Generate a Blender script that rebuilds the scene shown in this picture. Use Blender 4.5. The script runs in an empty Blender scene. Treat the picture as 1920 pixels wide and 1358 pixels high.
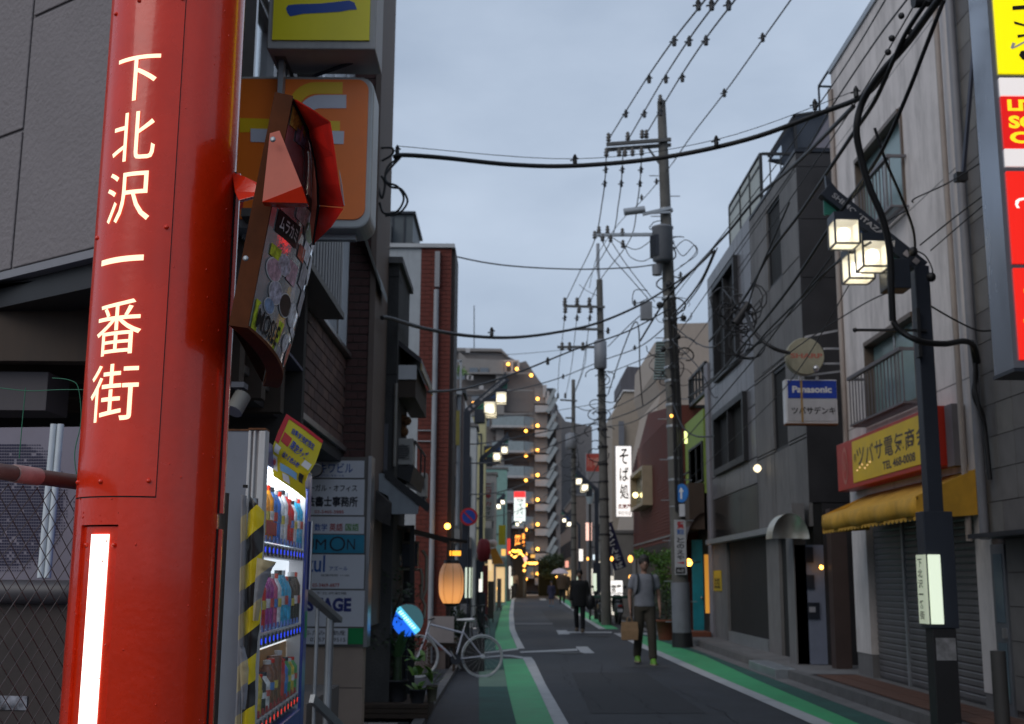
import bpy, bmesh, math, random
from mathutils import Vector, Matrix
random.seed(7)
S = bpy.context.scene
COL = S.collection
R = math.radians

# ---------------------------------------------------------------- camera
CAMZ = 1.45; FPX = 2205.0; CX = 960.0; CY = 679.0
PITCH = math.atan((1088-679)/FPX); ROLL = R(.37)
fwd = Vector((0, math.cos(PITCH), math.sin(PITCH)))
up0 = Vector((0, -math.sin(PITCH), math.cos(PITCH))); rt0 = Vector((1, 0, 0))
rt = rt0*math.cos(ROLL)+up0*math.sin(ROLL); upv = up0*math.cos(ROLL)-rt0*math.sin(ROLL)
cam = bpy.data.cameras.new('camera'); camo = bpy.data.objects.new('camera', cam); COL.objects.link(camo)
camo.matrix_world = Matrix(((rt.x, upv.x, -fwd.x, 0), (rt.y, upv.y, -fwd.y, 0), (rt.z, upv.z, -fwd.z, CAMZ), (0, 0, 0, 1)))
cam.sensor_width = 36; cam.lens = FPX/1920*36; cam.clip_start = .05; cam.clip_end = 3000
cam.dof.use_dof = True; cam.dof.focus_distance = 3.0; cam.dof.aperture_fstop = 7.2
S.camera = camo
# ---------------------------------------------------------------- world and light
SUN_EL, SUN_RZ = 38, 222
w = bpy.data.worlds.new('World'); S.world = w; w.use_nodes = True
nt = w.node_tree; nt.nodes.clear()
N = nt.nodes.new; L = nt.links.new
out = N('ShaderNodeOutputWorld'); bg = N('ShaderNodeBackground'); L(bg.outputs[0], out.inputs[0])
sky = N('ShaderNodeTexSky'); sky.sky_type = 'NISHITA'; sky.sun_disc = False
sky.sun_elevation = R(SUN_EL); sky.sun_rotation = R(SUN_RZ); sky.air_density = 1.4; sky.dust_density = 2
tc = N('ShaderNodeTexCoord'); mp = N('ShaderNodeMapping'); mp.inputs['Scale'].default_value = (1, 1, 2.2)
L(tc.outputs['Generated'], mp.inputs[0])
nz = N('ShaderNodeTexNoise'); nz.inputs['Scale'].default_value = 2.6; nz.inputs['Detail'].default_value = 7; nz.inputs['Roughness'].default_value = .5
L(mp.outputs[0], nz.inputs['Vector'])
cr = N('ShaderNodeValToRGB'); cr.color_ramp.elements[0].position = .3; cr.color_ramp.elements[1].position = .72
cr.color_ramp.elements[0].color = (2.55, 3.2, 4.25, 1); cr.color_ramp.elements[1].color = (4.5, 5.25, 6.4, 1)
L(nz.outputs[0], cr.inputs[0])
mx = N('ShaderNodeMix'); mx.data_type = 'RGBA'; mx.inputs[0].default_value = .93
L(sky.outputs[0], mx.inputs[6]); L(cr.outputs[0], mx.inputs[7]); L(mx.outputs[2], bg.inputs[0])
bg.inputs[1].default_value = .128
sd = bpy.data.lights.new('sun', 'SUN'); sd.energy = .95; sd.angle = R(40); sd.color = (1, .93, .86)
so = bpy.data.objects.new('sun', sd); COL.objects.link(so); so.rotation_euler = (R(52), 0, R(-42)); so.location = (0, -5, 20)
S.view_settings.view_transform = 'Standard'; S.view_settings.look = 'None'
S.view_settings.exposure = 0.0; S.view_settings.gamma = 1; S.view_settings.use_curve_mapping = False
try:
    S.cycles.use_denoising = True; S.cycles.max_bounces = 6; S.cycles.sample_clamp_indirect = 4
    S.cycles.caustics_reflective = False; S.cycles.caustics_refractive = False
except Exception: pass

# ---------------------------------------------------------------- pixel (of the 1920 px photo) to world, used to place things at their real distance
def ray(px, py):
    d = fwd + rt*((px-CX)/FPX) + upv*((CY-py)/FPX)
    return d
def P(px, py, Y):
    d = ray(px, py); t = Y/d.y
    return Vector((d.x*t, Y, CAMZ+d.z*t))
def G(px, py, z=0.0):
    d = ray(px, py); t = (z-CAMZ)/d.z
    return Vector((d.x*t, d.y*t, z))
def PX(px, py, X):
    d = ray(px, py); t = X/d.x
    return Vector((X, d.y*t, CAMZ+d.z*t))

# ---------------------------------------------------------------- materials
MATS = {}
def M(name, col, rough=.7, metal=0, var=.12, sc=3.0, bump=0.0, bsc=40, spec=None, coat=0, stain=0, stretch=(1,1,1), alpha=None, trans=0):
    if name in MATS: return MATS[name]
    m = bpy.data.materials.new(name); m.use_nodes = True; t = m.node_tree; b = t.nodes['Principled BSDF']
    b.inputs['Roughness'].default_value = rough; b.inputs['Metallic'].default_value = metal
    if spec is not None: b.inputs['Specular IOR Level'].default_value = spec
    if coat: b.inputs['Coat Weight'].default_value = coat; b.inputs['Coat Roughness'].default_value = .08
    if trans: b.inputs['Transmission Weight'].default_value = trans
    co = t.nodes.new('ShaderNodeTexCoord'); mp = t.nodes.new('ShaderNodeMapping'); mp.inputs['Scale'].default_value = stretch
    t.links.new(co.outputs['Object'], mp.inputs[0])
    n = t.nodes.new('ShaderNodeTexNoise'); n.inputs['Scale'].default_value = sc; n.inputs['Detail'].default_value = 6; n.inputs['Roughness'].default_value = .65
    t.links.new(mp.outputs[0], n.inputs['Vector'])
    r = t.nodes.new('ShaderNodeValToRGB'); r.color_ramp.elements[0].position = .3; r.color_ramp.elements[1].position = .7
    c = Vector(col); lo = c*(1-var); hi = c*(1+var)
    r.color_ramp.elements[0].color = (*lo, 1); r.color_ramp.elements[1].color = (*hi, 1)
    t.links.new(n.outputs[0], r.inputs[0])
    src = r.outputs[0]
    if stain:
        n2 = t.nodes.new('ShaderNodeTexNoise'); n2.inputs['Scale'].default_value = 1.3; n2.inputs['Detail'].default_value = 8; n2.inputs['Roughness'].default_value = .75
        m2 = t.nodes.new('ShaderNodeMapping'); m2.inputs['Scale'].default_value = (1.6, 1.6, .35)
        t.links.new(co.outputs['Object'], m2.inputs[0]); t.links.new(m2.outputs[0], n2.inputs['Vector'])
        r2 = t.nodes.new('ShaderNodeValToRGB'); r2.color_ramp.elements[0].position = .46; r2.color_ramp.elements[1].position = .68
        r2.color_ramp.elements[0].color = (0, 0, 0, 1); r2.color_ramp.elements[1].color = (stain, stain, stain, 1)
        t.links.new(n2.outputs[0], r2.inputs[0])
        mm = t.nodes.new('ShaderNodeMix'); mm.data_type = 'RGBA'
        t.links.new(r2.outputs[0], mm.inputs[0]); t.links.new(src, mm.inputs[6]); mm.inputs[7].default_value = (*(c*.35), 1)
        src = mm.outputs[2]
    t.links.new(src, b.inputs['Base Color'])
    mr = t.nodes.new('ShaderNodeMapRange'); mr.inputs[3].default_value = max(0, rough-.08); mr.inputs[4].default_value = min(1, rough+.1)
    t.links.new(n.outputs[0], mr.inputs[0]); t.links.new(mr.outputs[0], b.inputs['Roughness'])
    if bump:
        nb = t.nodes.new('ShaderNodeTexNoise'); nb.inputs['Scale'].default_value = bsc; nb.inputs['Detail'].default_value = 4
        t.links.new(mp.outputs[0], nb.inputs['Vector'])
        bn = t.nodes.new('ShaderNodeBump'); bn.inputs['Strength'].default_value = bump; bn.inputs['Distance'].default_value = .02
        t.links.new(nb.outputs[0], bn.inputs['Height']); t.links.new(bn.outputs[0], b.inputs['Normal'])
    MATS[name] = m; return m
def E(name, col, st, grad=None, base=None):
    """something that gives off light"""
    if name in MATS: return MATS[name]
    m = bpy.data.materials.new(name); m.use_nodes = True; b = m.node_tree.nodes['Principled BSDF']
    b.inputs['Base Color'].default_value = (*(base or [min(.8, c) for c in col]), 1); b.inputs['Roughness'].default_value = .4
    b.inputs['Emission Color'].default_value = (*col, 1); b.inputs['Emission Strength'].default_value = st
    if grad:   # brighter low down where the bulb is
        t = m.node_tree; co = t.nodes.new('ShaderNodeTexCoord'); sp = t.nodes.new('ShaderNodeSeparateXYZ'); mr = t.nodes.new('ShaderNodeMapRange')
        t.links.new(co.outputs['Object'], sp.inputs[0]); t.links.new(sp.outputs[2], mr.inputs[0])
        mr.interpolation_type = 'SMOOTHSTEP'
        mr.inputs[1].default_value = grad[0]; mr.inputs[2].default_value = grad[1]; mr.inputs[3].default_value = st; mr.inputs[4].default_value = st*grad[2]
        t.links.new(mr.outputs[0], b.inputs['Emission Strength'])
    MATS[name] = m; return m

# ---------------------------------------------------------------- objects
WLOC = {}
def tag(o, label=None, cat=None, group=None, kind=None):
    if label: o['label'] = label
    if cat: o['category'] = cat
    if group: o['group'] = group
    if kind: o['kind'] = kind
    return o
def thing(name, label, cat, loc=(0, 0, 0), group=None):
    o = bpy.data.objects.new(name, None); COL.objects.link(o); o.empty_display_size = .2
    o.location = loc; WLOC[o.name] = Vector(loc)
    return tag(o, label, cat, group)
def dup(o, parent=None):
    c = o.copy(); COL.objects.link(c); c.parent = parent
    for ch in list(o.children): dup(ch, c)
    return c

class MB:
    def __init__(s): s.v = []; s.f = []; s.sm = []
    def add(s, vs, fs, smooth=False):
        n = len(s.v); s.v += [Vector(v) for v in vs]; s.f += [[i+n for i in f] for f in fs]; s.sm += [smooth]*len(fs); return s
    def hexa(s, p):   # 8 corners: bottom 4 (ccw) then top 4
        return s.add(p, [(0,3,2,1),(4,5,6,7),(0,1,5,4),(1,2,6,5),(2,3,7,6),(3,0,4,7)])
    def box(s, x0, x1, y0, y1, z0, z1):
        return s.hexa([(x0,y0,z0),(x1,y0,z0),(x1,y1,z0),(x0,y1,z0),(x0,y0,z1),(x1,y0,z1),(x1,y1,z1),(x0,y1,z1)])
    def fbox(s, F, u0, u1, z0, z1, d0, d1):   # box in a facade frame; d outward
        if u0 > u1: u0, u1 = u1, u0
        if z0 > z1: z0, z1 = z1, z0
        if d0 > d1: d0, d1 = d1, d0
        q = F.pt
        return s.hexa([q(u0,z0,d1),q(u1,z0,d1),q(u1,z0,d0),q(u0,z0,d0),q(u0,z1,d1),q(u1,z1,d1),q(u1,z1,d0),q(u0,z1,d0)])
    def poly(s, pts, off):   # flat polygon given thickness along off
        n = len(pts); a = [Vector(p) for p in pts]; b = [p+Vector(off) for p in a]
        return s.add(a+b, [list(range(n)), list(range(2*n-1, n-1, -1))]+[[(i+1) % n, i, n+i, n+(i+1) % n] for i in range(n)])
    def bar(s, a, b, w, h=None, up=(0, 0, 1)):
        a = Vector(a); b = Vector(b); h = h or w; t = (b-a).normalized(); upx = Vector(up)
        if abs(t.dot(upx)) > .98: upx = Vector((1, 0, 0))
        x = t.cross(upx).normalized()*w/2; y = x.cross(t).normalized()*h/2
        return s.hexa([a-x-y, a+x-y, b+x-y, b-x-y, a-x+y, a+x+y, b+x+y, b-x+y])
    def tube(s, pts, r, n=8, smooth=True, caps=True, closed=False):
        pts = [Vector(p) for p in pts]; m = len(pts); rs = r if isinstance(r, (list, tuple)) else [r]*m
        base = len(s.v); prev = None
        for i, p in enumerate(pts):
            if closed: t = (pts[(i+1) % m]-pts[i-1])
            else: t = pts[min(i+1, m-1)]-pts[max(i-1, 0)]
            if t.length < 1e-9: t = Vector((0, 0, 1))
            t.normalize()
            if prev is None: prev = Vector((0, 0, 1)) if abs(t.z) < .9 else Vector((1, 0, 0))
            x = (prev - t*prev.dot(t))
            if x.length < 1e-6: x = t.orthogonal()
            x.normalize(); prev = x; y = t.cross(x)
            for k in range(n):
                a = 2*math.pi*k/n; s.v.append(p+(x*math.cos(a)+y*math.sin(a))*rs[i])
        for i in range(m if closed else m-1):
            j = (i+1) % m
            for k in range(n):
                s.f.append([base+i*n+k, base+i*n+(k+1) % n, base+j*n+(k+1) % n, base+j*n+k]); s.sm.append(smooth)
        if caps and not closed:
            s.f.append([base+k for k in range(n-1, -1, -1)]); s.sm.append(False)
            s.f.append([base+(m-1)*n+k for k in range(n)]); s.sm.append(False)
        return s
    def cyl(s, a, b, r, n=12, r2=None, smooth=True): return s.tube([a, b], [r, r if r2 is None else r2], n, smooth)
    def lathe(s, c, prof, n=16, axis=(0, 0, 1), smooth=True):
        ax = Vector(axis).normalized(); c = Vector(c); x = ax.orthogonal().normalized(); y = ax.cross(x)
        base = len(s.v); m = len(prof)
        for (r, h) in prof:
            for k in range(n):
                a = 2*math.pi*k/n; s.v.append(c+ax*h+(x*math.cos(a)+y*math.sin(a))*max(r, 1e-4))
        for i in range(m-1):
            for k in range(n):
                s.f.append([base+i*n+k, base+i*n+(k+1) % n, base+(i+1)*n+(k+1) % n, base+(i+1)*n+k]); s.sm.append(smooth)
        s.f.append([base+k for k in range(n-1, -1, -1)]); s.sm.append(False)
        s.f.append([base+(m-1)*n+k for k in range(n)]); s.sm.append(False)
        return s
    def ball(s, c, r, n=12, m=8, sc=(1, 1, 1)):
        c = Vector(c); base = len(s.v)
        for i in range(m+1):
            th = math.pi*i/m
            for k in range(n):
                a = 2*math.pi*k/n
                s.v.append(c+Vector((math.sin(th)*math.cos(a)*r*sc[0], math.sin(th)*math.sin(a)*r*sc[1], math.cos(th)*r*sc[2])))
        for i in range(m):
            for k in range(n):
                s.f.append([base+i*n+k, base+(i+1)*n+k, base+(i+1)*n+(k+1) % n, base+i*n+(k+1) % n]); s.sm.append(True)
        return s
    def loft(s, secs, n=16):   # secs: (cx,cy,z,rx,ry)
        base = len(s.v)
        for (cx, cy, z, rx, ry) in secs:
            for k in range(n):
                a = 2*math.pi*k/n; s.v.append(Vector((cx+math.cos(a)*rx, cy+math.sin(a)*ry, z)))
        for i in range(len(secs)-1):
            for k in range(n):
                s.f.append([base+i*n+k, base+i*n+(k+1) % n, base+(i+1)*n+(k+1) % n, base+(i+1)*n+k]); s.sm.append(True)
        s.f.append([base+k for k in range(n-1, -1, -1)]); s.sm.append(True)
        s.f.append([base+(len(secs)-1)*n+k for k in range(n)]); s.sm.append(True)
        return s
    def mesh(s, name, mat, off=(0, 0, 0)):
        me = bpy.data.meshes.new(name); off = Vector(off)
        if any(s.sm) and not all(s.sm):   # flat faces beside smooth ones get corners of their own
            for i, f in enumerate(s.f):
                if not s.sm[i]:
                    n0 = len(s.v); s.v += [s.v[k].copy() for k in f]; s.f[i] = list(range(n0, n0+len(f)))
        me.from_pydata([tuple(v-off) for v in s.v], [], s.f)
        me.polygons.foreach_set('use_smooth', s.sm)
        if mat: me.materials.append(mat)
        me.update(); return me
    def build(s, name, mat, parent=None, loc=None, kind=None, label=None, bevel=0):
        """one mesh object; its vertices are given in world (or in its thing's local) coordinates"""
        if parent is not None: off = WLOC.get(parent.name, Vector((0, 0, 0)))
        else: off = Vector(loc) if loc is not None else Vector((0, 0, 0))
        me = s.mesh(name, mat, off)
        o = bpy.data.objects.new(name, me); COL.objects.link(o)
        if parent is not None: o.parent = parent; WLOC[o.name] = off
        else: o.location = off; WLOC[o.name] = off
        if kind: o['kind'] = kind
        if label: o['label'] = label
        if bevel:
            b = o.modifiers.new('bevel', 'BEVEL'); b.width = bevel; b.segments = 2; b.limit_method = 'ANGLE'
        return o
def copies(name, me, locs, parent, rots=None):
    """alike pieces that share one mesh; locs are relative to the parent's thing"""
    outl = []
    for i, l in enumerate(locs):
        o = bpy.data.objects.new(name, me); COL.objects.link(o); o.parent = parent; o.location = l
        if rots: o.rotation_euler = rots[i]
        outl.append(o)
    return outl

class Frame:
    """vertical plane: u runs to the right as seen from in front, d points out of the wall"""
    def __init__(s, o, u):
        s.o = Vector((o[0], o[1], 0)); s.u = Vector((u[0], u[1], 0)).normalized(); s.n = Vector((s.u.y, -s.u.x, 0))
    def pt(s, u, z, d=0): return s.o+s.u*u+s.n*d+Vector((0, 0, z))
    def px(s, px, py, d=0):
        dd = ray(px, py); o = s.o+s.n*d; c = Vector((0, 0, CAMZ))
        t = (o-c).dot(s.n)/dd.dot(s.n); p = c+dd*t
        return ((p-s.o).dot(s.u), p.z)
    def rect(s, x0, y0, x1, y1, d=0):
        """two opposite corners in photo pixels -> u0,u1,z0,z1"""
        ym = (y0+y1)/2; xm = (x0+x1)/2
        a = (s.px(x0, ym, d)[0], s.px(xm, y0, d)[1]); b = (s.px(x1, ym, d)[0], s.px(xm, y1, d)[1])
        return min(a[0], b[0]), max(a[0], b[0]), min(a[1], b[1]), max(a[1], b[1])
def FY(Y): return Frame((0, Y), (1, 0))            # faces the camera, u = x
def FR(X): return Frame((X, 0), (0, -1))           # right side of the street, u = -y
def FL(X): return Frame((X, 0), (0, 1))            # left side of the street, u = y

TXT = {}
def glyph(s, bold=.0):
    k = (s, bold)
    if k not in TXT:
        c = bpy.data.curves.new('lettering', 'FONT'); c.body = s; c.size = 1; c.offset = bold; c.resolution_u = 3
        o = bpy.data.objects.new('lettering', c); COL.objects.link(o)
        me = bpy.data.meshes.new_from_object(o.evaluated_get(bpy.context.evaluated_depsgraph_get()))
        vs = [v.co.copy() for v in me.vertices]; fs = [list(p.vertices) for p in me.polygons]
        bpy.data.objects.remove(o); bpy.data.curves.remove(c); bpy.data.meshes.remove(me)
        if vs:
            x0 = min(v.x for v in vs); x1 = max(v.x for v in vs); y0 = min(v.y for v in vs); y1 = max(v.y for v in vs)
            vs = [((v.x-x0)/(x1-x0 or 1), (v.y-y0)/(y1-y0 or 1)) for v in vs]
            TXT[k] = (vs, fs, (x1-x0)/(y1-y0 or 1))
        else: TXT[k] = ([], [], 1)
    return TXT[k]
def text(F, s, u0, u1, z0, z1, d, mat, parent, bold=.01, name='lettering'):
    """flat lettering stretched into a rectangle of the facade frame, standing d proud"""
    vs, fs, _ = glyph(s, bold); mb = MB()
    mb.add([F.pt(u0+(u1-u0)*a, z0+(z1-z0)*b, d) for a, b in vs], fs)
    return mb.build(name, mat, parent)
def vtext(F, s, u0, u1, z0, z1, d, mat, parent, bold=.01, name='character'):
    """vertical writing, one object per character"""
    n = len(s); h = (z1-z0)/n
    for i, ch in enumerate(s):
        a = z1-(i+1)*h+h*.09; b = z1-i*h-h*.09
        if ch in 'ー一': mid = (a+b)/2; a, b = mid-h*.07, mid+h*.07
        text(F, ch, u0, u1, a, b, d, mat, parent, bold, name)

def spline(pts, k=6):
    pts = [Vector(p) for p in pts]
    if len(pts) < 3: return [pts[0].lerp(pts[-1], i/k) for i in range(k+1)]
    o = []
    for i in range(len(pts)-1):
        p0 = pts[max(i-1, 0)]; p1 = pts[i]; p2 = pts[i+1]; p3 = pts[min(i+2, len(pts)-1)]
        for j in range(k):
            t = j/k
            o.append(.5*((2*p1)+(p2-p0)*t+(2*p0-5*p1+4*p2-p3)*t*t+(3*p1-p0-3*p2+p3)*t**3))
    o.append(pts[-1]); return o
# ================================================================ common materials
m_asph = M('asphalt', (.030, .033, .041), .72, var=.3, sc=1.7, bump=.35, bsc=70, stain=.55)
m_asph2 = M('old_asphalt', (.04, .042, .045), .85, var=.25, sc=2, bump=.3, bsc=50)
m_green = M('green_road_paint', (.045, .36, .14), .6, var=.14, sc=2.2, bump=.15, bsc=60, stain=.3)
m_teal = M('worn_green_asphalt', (.022, .085, .07), .8, var=.3, sc=1.6, bump=.25, bsc=50, stain=.3)
m_pale = M('pale_green_patch', (.12, .2, .15), .8, var=.15, sc=3)
m_line = M('road_line_paint', (.42, .43, .44), .6, var=.12, sc=6, stain=.35)
m_curb = M('kerb_stone', (.12, .115, .115), .85, var=.25, sc=4, bump=.3)
m_ctile = M('ceramic_floor_tile', (.12, .055, .035), .7, var=.25, sc=5)
m_ptile = M('pale_floor_tile', (.32, .28, .26), .6, var=.12, sc=5)
m_red = M('red_enamel', (.74, .028, .002), .26, var=.1, sc=6, bump=.05, bsc=60, coat=.5, stain=.2, spec=.3)
m_red2 = M('dull_red', (.55, .13, .08), .55, var=.1, sc=7)
m_black = M('black_gap', (.006, .006, .006), .8)
m_dark = M('dark_steel', (.018, .022, .032), .42, metal=.2, var=.15)
m_blackm = M('black_metal', (.012, .012, .014), .5)
m_steel = M('galvanised_steel', (.33, .35, .37), .42, metal=.6, var=.15, sc=5)
m_alu = M('aluminium', (.5, .5, .51), .3, metal=.85, var=.08)
m_white = M('white_paint', (.62, .62, .63), .5, var=.06)
m_glass = M('dark_glass', (.012, .016, .022), .06, var=.2, sc=.8, spec=.8)
m_skyglass = M('mirror_glass', (.62, .66, .7), .04, metal=1, var=.03)
m_frost = M('frosted_glass', (.2, .29, .29), .22, var=.12, sc=1.2)
m_cable = M('black_cable', (.012, .012, .014), .55)
m_conc = M('concrete', (.16, .155, .155), .85, var=.16, sc=2, bump=.15, stain=.5)
m_cpole = M('pole_concrete', (.12, .115, .105), .85, var=.2, sc=3, bump=.2, stain=.5)
m_insul = M('porcelain', (.06, .055, .05), .35)
m_leaf = M('dark_leaf', (.035, .06, .028), .55, var=.45, sc=9)
m_leaf2 = M('bright_leaf', (.16, .30, .05), .5, var=.4, sc=9)
m_wood = M('dark_wood', (.045, .028, .018), .7, var=.3, sc=6, stretch=(1, 1, .2))
m_rust = M('rust', (.12, .045, .015), .85, var=.5, sc=22, bump=.3)
e_lamp = E('lantern_glow', (1, .87, .62), 3.2)
e_bulb = E('lantern_bulb', (1, .93, .78), 14)
e_amber = E('amber_lamp', (1, .42, .06), 9)
e_white = E('white_sign_light', (1, .93, .84), 1.1)
e_strip = E('strip_light', (1, .92, .78), 2.2)
e_letter = E('letter_light', (1, .80, .50), 1.05)

# ================================================================ ground
def gpoly(name, pts, mat, z, kind='structure', parent=None):
    vs = [Vector((p[0], p[1], z)) for p in pts]
    a = sum(vs[i].x*vs[(i+1) % len(vs)].y-vs[(i+1) % len(vs)].x*vs[i].y for i in range(len(vs)))
    if a < 0: vs.reverse()
    mb = MB().add(vs, [list(range(len(vs)))])
    return mb.build(name, mat, parent, kind=kind)
def gx(*pp): return [G(*p).to_2d() for p in pp]
mb = MB().add([(-600, -600, -.02), (600, -600, -.02), (600, 1400, -.02), (-600, 1400, -.02)], [(0, 1, 2, 3)])
tag(mb.build('ground', m_asph2), kind='structure')
gpoly('road', [(-3, -4), (4.4, -4), (4.4, 60), (5, 100), (9, 170), (3, 170), (-1.2, 100), (-1.8, 60), (-1.8, 30), (-3, 12)], m_asph, 0)
def strip(name, left, right, mat, z):
    l = gx(*left); r = gx(*right); l2 = [Vector((p.x, p.y)) for p in l]; r2 = [Vector((p.x, p.y)) for p in r]
    n = min(len(l2), len(r2)); mb = MB()
    vs = []
    for i in range(n): vs += [(l2[i].x, l2[i].y, z), (r2[i].x, r2[i].y, z)]
    mb.add(vs, [(2*i, 2*i+1, 2*i+3, 2*i+2) for i in range(n-1)])
    return mb.build(name, mat, kind='structure')
# left side near
strip('worn_green_strip', [(899, 1236), (898.5, 1256)], [(942, 1236), (945, 1256)], m_teal, .004)
strip('pale_strip_patch', [(898, 1256), (898, 1288)], [(945, 1256), (951, 1288)], m_pale, .004)
strip('worn_green_strip', [(898, 1288), (898, 1358), (898, 1480)], [(951, 1288), (968, 1358), (998, 1480)], m_teal, .004)
strip('green_strip', [(942, 1236), (952.6, 1296), (968, 1357), (1000, 1490)], [(983, 1236), (1008, 1284), (1041, 1357), (1105, 1490)], m_green, .004)
strip('road_line', [(978, 1233), (983, 1240), (1005, 1284), (1038, 1357), (1098, 1490)], [(996, 1233), (1002, 1240), (1023, 1284), (1065, 1357), (1128, 1490)], m_line, .008)
strip('road_line', [(905, 1233.5), (943, 1229), (960, 1229.5), (980, 1232.5)], [(905, 1235), (943, 1231.5), (960, 1232.5), (978, 1236)], m_line, .009)
# left side far
strip('green_strip', [(948, 1122), (943, 1136), (930, 1176), (927.5, 1200), (930, 1219)], [(960, 1122), (956, 1136), (955, 1176), (958, 1190), (970, 1217)], m_green, .004)
strip('road_line', [(990, 1107), (966, 1116), (959, 1125), (954.5, 1152), (955, 1180), (961, 1195), (970, 1217)], [(996, 1107), (972, 1116.5), (964, 1126), (962.5, 1152), (965.5, 1180), (972, 1195), (984, 1217)], m_line, .008)
strip('worn_green_strip', [(927, 1122), (915, 1150), (905, 1190), (903, 1222)], [(948, 1122), (939, 1150), (928, 1190), (930, 1221)], m_teal, .004)
strip('road_line', [(903, 1224.5), (940, 1220), (972, 1216)], [(903, 1226), (940, 1222.5), (972, 1219)], m_line, .006)
# stop lines
strip('road_line', [(975, 1222.5), (1082, 1217.2)], [(976, 1225), (1083, 1221)], m_line, .0084)
strip('road_line', [(1079, 1213.5), (1101, 1213.2)], [(1091, 1226.3), (1115, 1225.6)], m_line, .0088)
strip('road_line', [(1043, 1182.6), (1062, 1182.4)], [(1047, 1190.4), (1069, 1190)], m_line, .0088)
strip('road_line', [(1064, 1184.8), (1147, 1185.2)], [(1066, 1187.6), (1147, 1187.5)], m_line, .0084)
strip('road_line', [(1206, 1187.4), (1251, 1187.6)], [(1206, 1190.4), (1251, 1191.2)], m_line, .0084)
strip('road_line', [(964, 1168.8), (1036, 1168.4)], [(964, 1172), (1036, 1171.6)], M('worn_line_paint', (.13, .13, .14), .7), .0084)
strip('road_line', [(1011, 1122.6), (1022, 1122.6)], [(1013, 1126), (1025, 1126)], m_line, .0084)
strip('road_line', [(975, 1115.4), (1016, 1115.2)], [(975, 1117.6), (1017, 1117.4)], m_line, .0084)
# right side
strip('road_line', [(1040, 1118), (1053, 1130), (1093, 1160), (1123, 1180)], [(1044, 1118), (1058, 1130), (1100, 1160), (1136, 1180)], m_line, .008)
strip('green_strip', [(1044, 1118), (1058, 1130), (1100, 1160), (1136, 1180)], [(1049, 1118), (1066, 1126), (1103, 1150), (1160, 1180)], m_green, .004)
strip('road_line', [(1150, 1188), (1200, 1214), (1300, 1260), (1400, 1304), (1538, 1366), (1800, 1486)], [(1164, 1188), (1212, 1211), (1306, 1252), (1400, 1292), (1545, 1352), (1860, 1486)], m_line, .008)
strip('green_strip', [(1164, 1188), (1212, 1211), (1306, 1252), (1400, 1292), (1545, 1352), (1860, 1486)], [(1192, 1188), (1240, 1203), (1323, 1231), (1420, 1276), (1560, 1336), (1900, 1486)], m_green, .004)
strip('worn_green_strip', [(1192, 1188), (1240, 1203), (1323, 1231), (1420, 1276), (1560, 1336), (1900, 1486)], [(1240, 1188), (1290, 1203), (1400, 1240), (1490, 1276), (1690, 1345), (2020, 1486)], m_teal, .004)
# drain gutter and kerb, right
def kerb(name, x0, x1, y0, y1, h, mat, step=.6):
    t = MB(); y = y0
    while y < y1-.01:
        t.box(x0, x1, y+.006, min(y+step, y1)-.006, -.02, h); y += step
    return t
F = None
sd_ = MB(); sd_.box(4.36, 9, -3, 70, -.03, .13); sd_.build('sidewalk', m_conc, kind='structure')
kr = MB(); kr.box(4.235, 4.355, -3, 70, -.02, .12); kro = kr.build('kerb', m_blackm, kind='structure')
bm_ = MB().box(4.22, 4.36, 0, .59, -.02, .135).mesh('kerb_stone', m_curb)
copies('kerb_stone', bm_, [(0, 9.6+.6*i, 0) for i in range(42)], kro)
gt = MB(); gt.box(3.98, 4.21, -3, 70, -.02, .012); gt.build('gutter', m_conc, kind='structure')
sl = MB(); a = G(1415, 1246); sl.box(4.02, 4.34, 18.4, 20.4, .0, .15)
tag(sl.build('ramp_plate', m_steel, loc=(4.2, 19, 0), bevel=.01), 'grey metal ramp plate bridging the kerb before the concrete building', 'ramp')
# orange tile strip before the shutters, individual tiles
tl = MB().box(0, .285, 0, .285, 0, .012).mesh('floor_tile', m_ctile)
tp = MB(); tp.box(4.37, 5.03, 9.6, 17.7, .13, .132); tpo = tp.build('tile_bed', m_blackm, kind='structure')
copies('floor_tile', tl, [(4.40+.3*(i % 2)+.01, 9.65+.3*(i//2), .132) for i in range(52)], tpo)
# left: pavement, tiles by the sign column
lp = MB(); lp.box(-9, -.98, 2, 11.55, -.03, .05); lp.build('sidewalk', m_conc, kind='structure')
lt = MB(); lt.box(-3.2, -1.0, 9.6, 12.2, .05, .052); lto = lt.build('tile_bed', m_blackm, kind='structure')
tl2 = MB().box(0, .29, 0, .29, 0, .012).mesh('floor_tile', m_ptile)
copies('floor_tile', tl2, [(-3.19+.3*(i % 7), 9.62+.3*(i//7), .053) for i in range(56)], lto)
kl = MB(); kl.box(-.975, -.87, 9.0, 24, -.02, .01); klo = kl.build('kerb', m_blackm, kind='structure')
copies('kerb_stone', MB().box(-.97, -.86, 0, .59, -.02, .06).mesh('kerb_stone', m_curb), [(0, 9.0+.6*i, 0) for i in range(25)], klo)
for i, (x0, x1, ya_, yb_) in enumerate([(.9, 2.2, 13.5, 19.5), (.5, 1.3, 27, 36), (1.4, 2.6, 38, 60), (1.9, 2.75, 20.5, 26)]):
    gpoly('road_patch', [(x0, ya_), (x1, ya_+.1), (x1-.05, yb_), (x0+.08, yb_-.1)], M('road_patch_%d' % (i % 2), ((.026, .027, .031), (.043, .044, .05))[i % 2], .8, var=.2, sc=3, bump=.3, bsc=80), .0035+.0001*i)
crk = MB()
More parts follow.
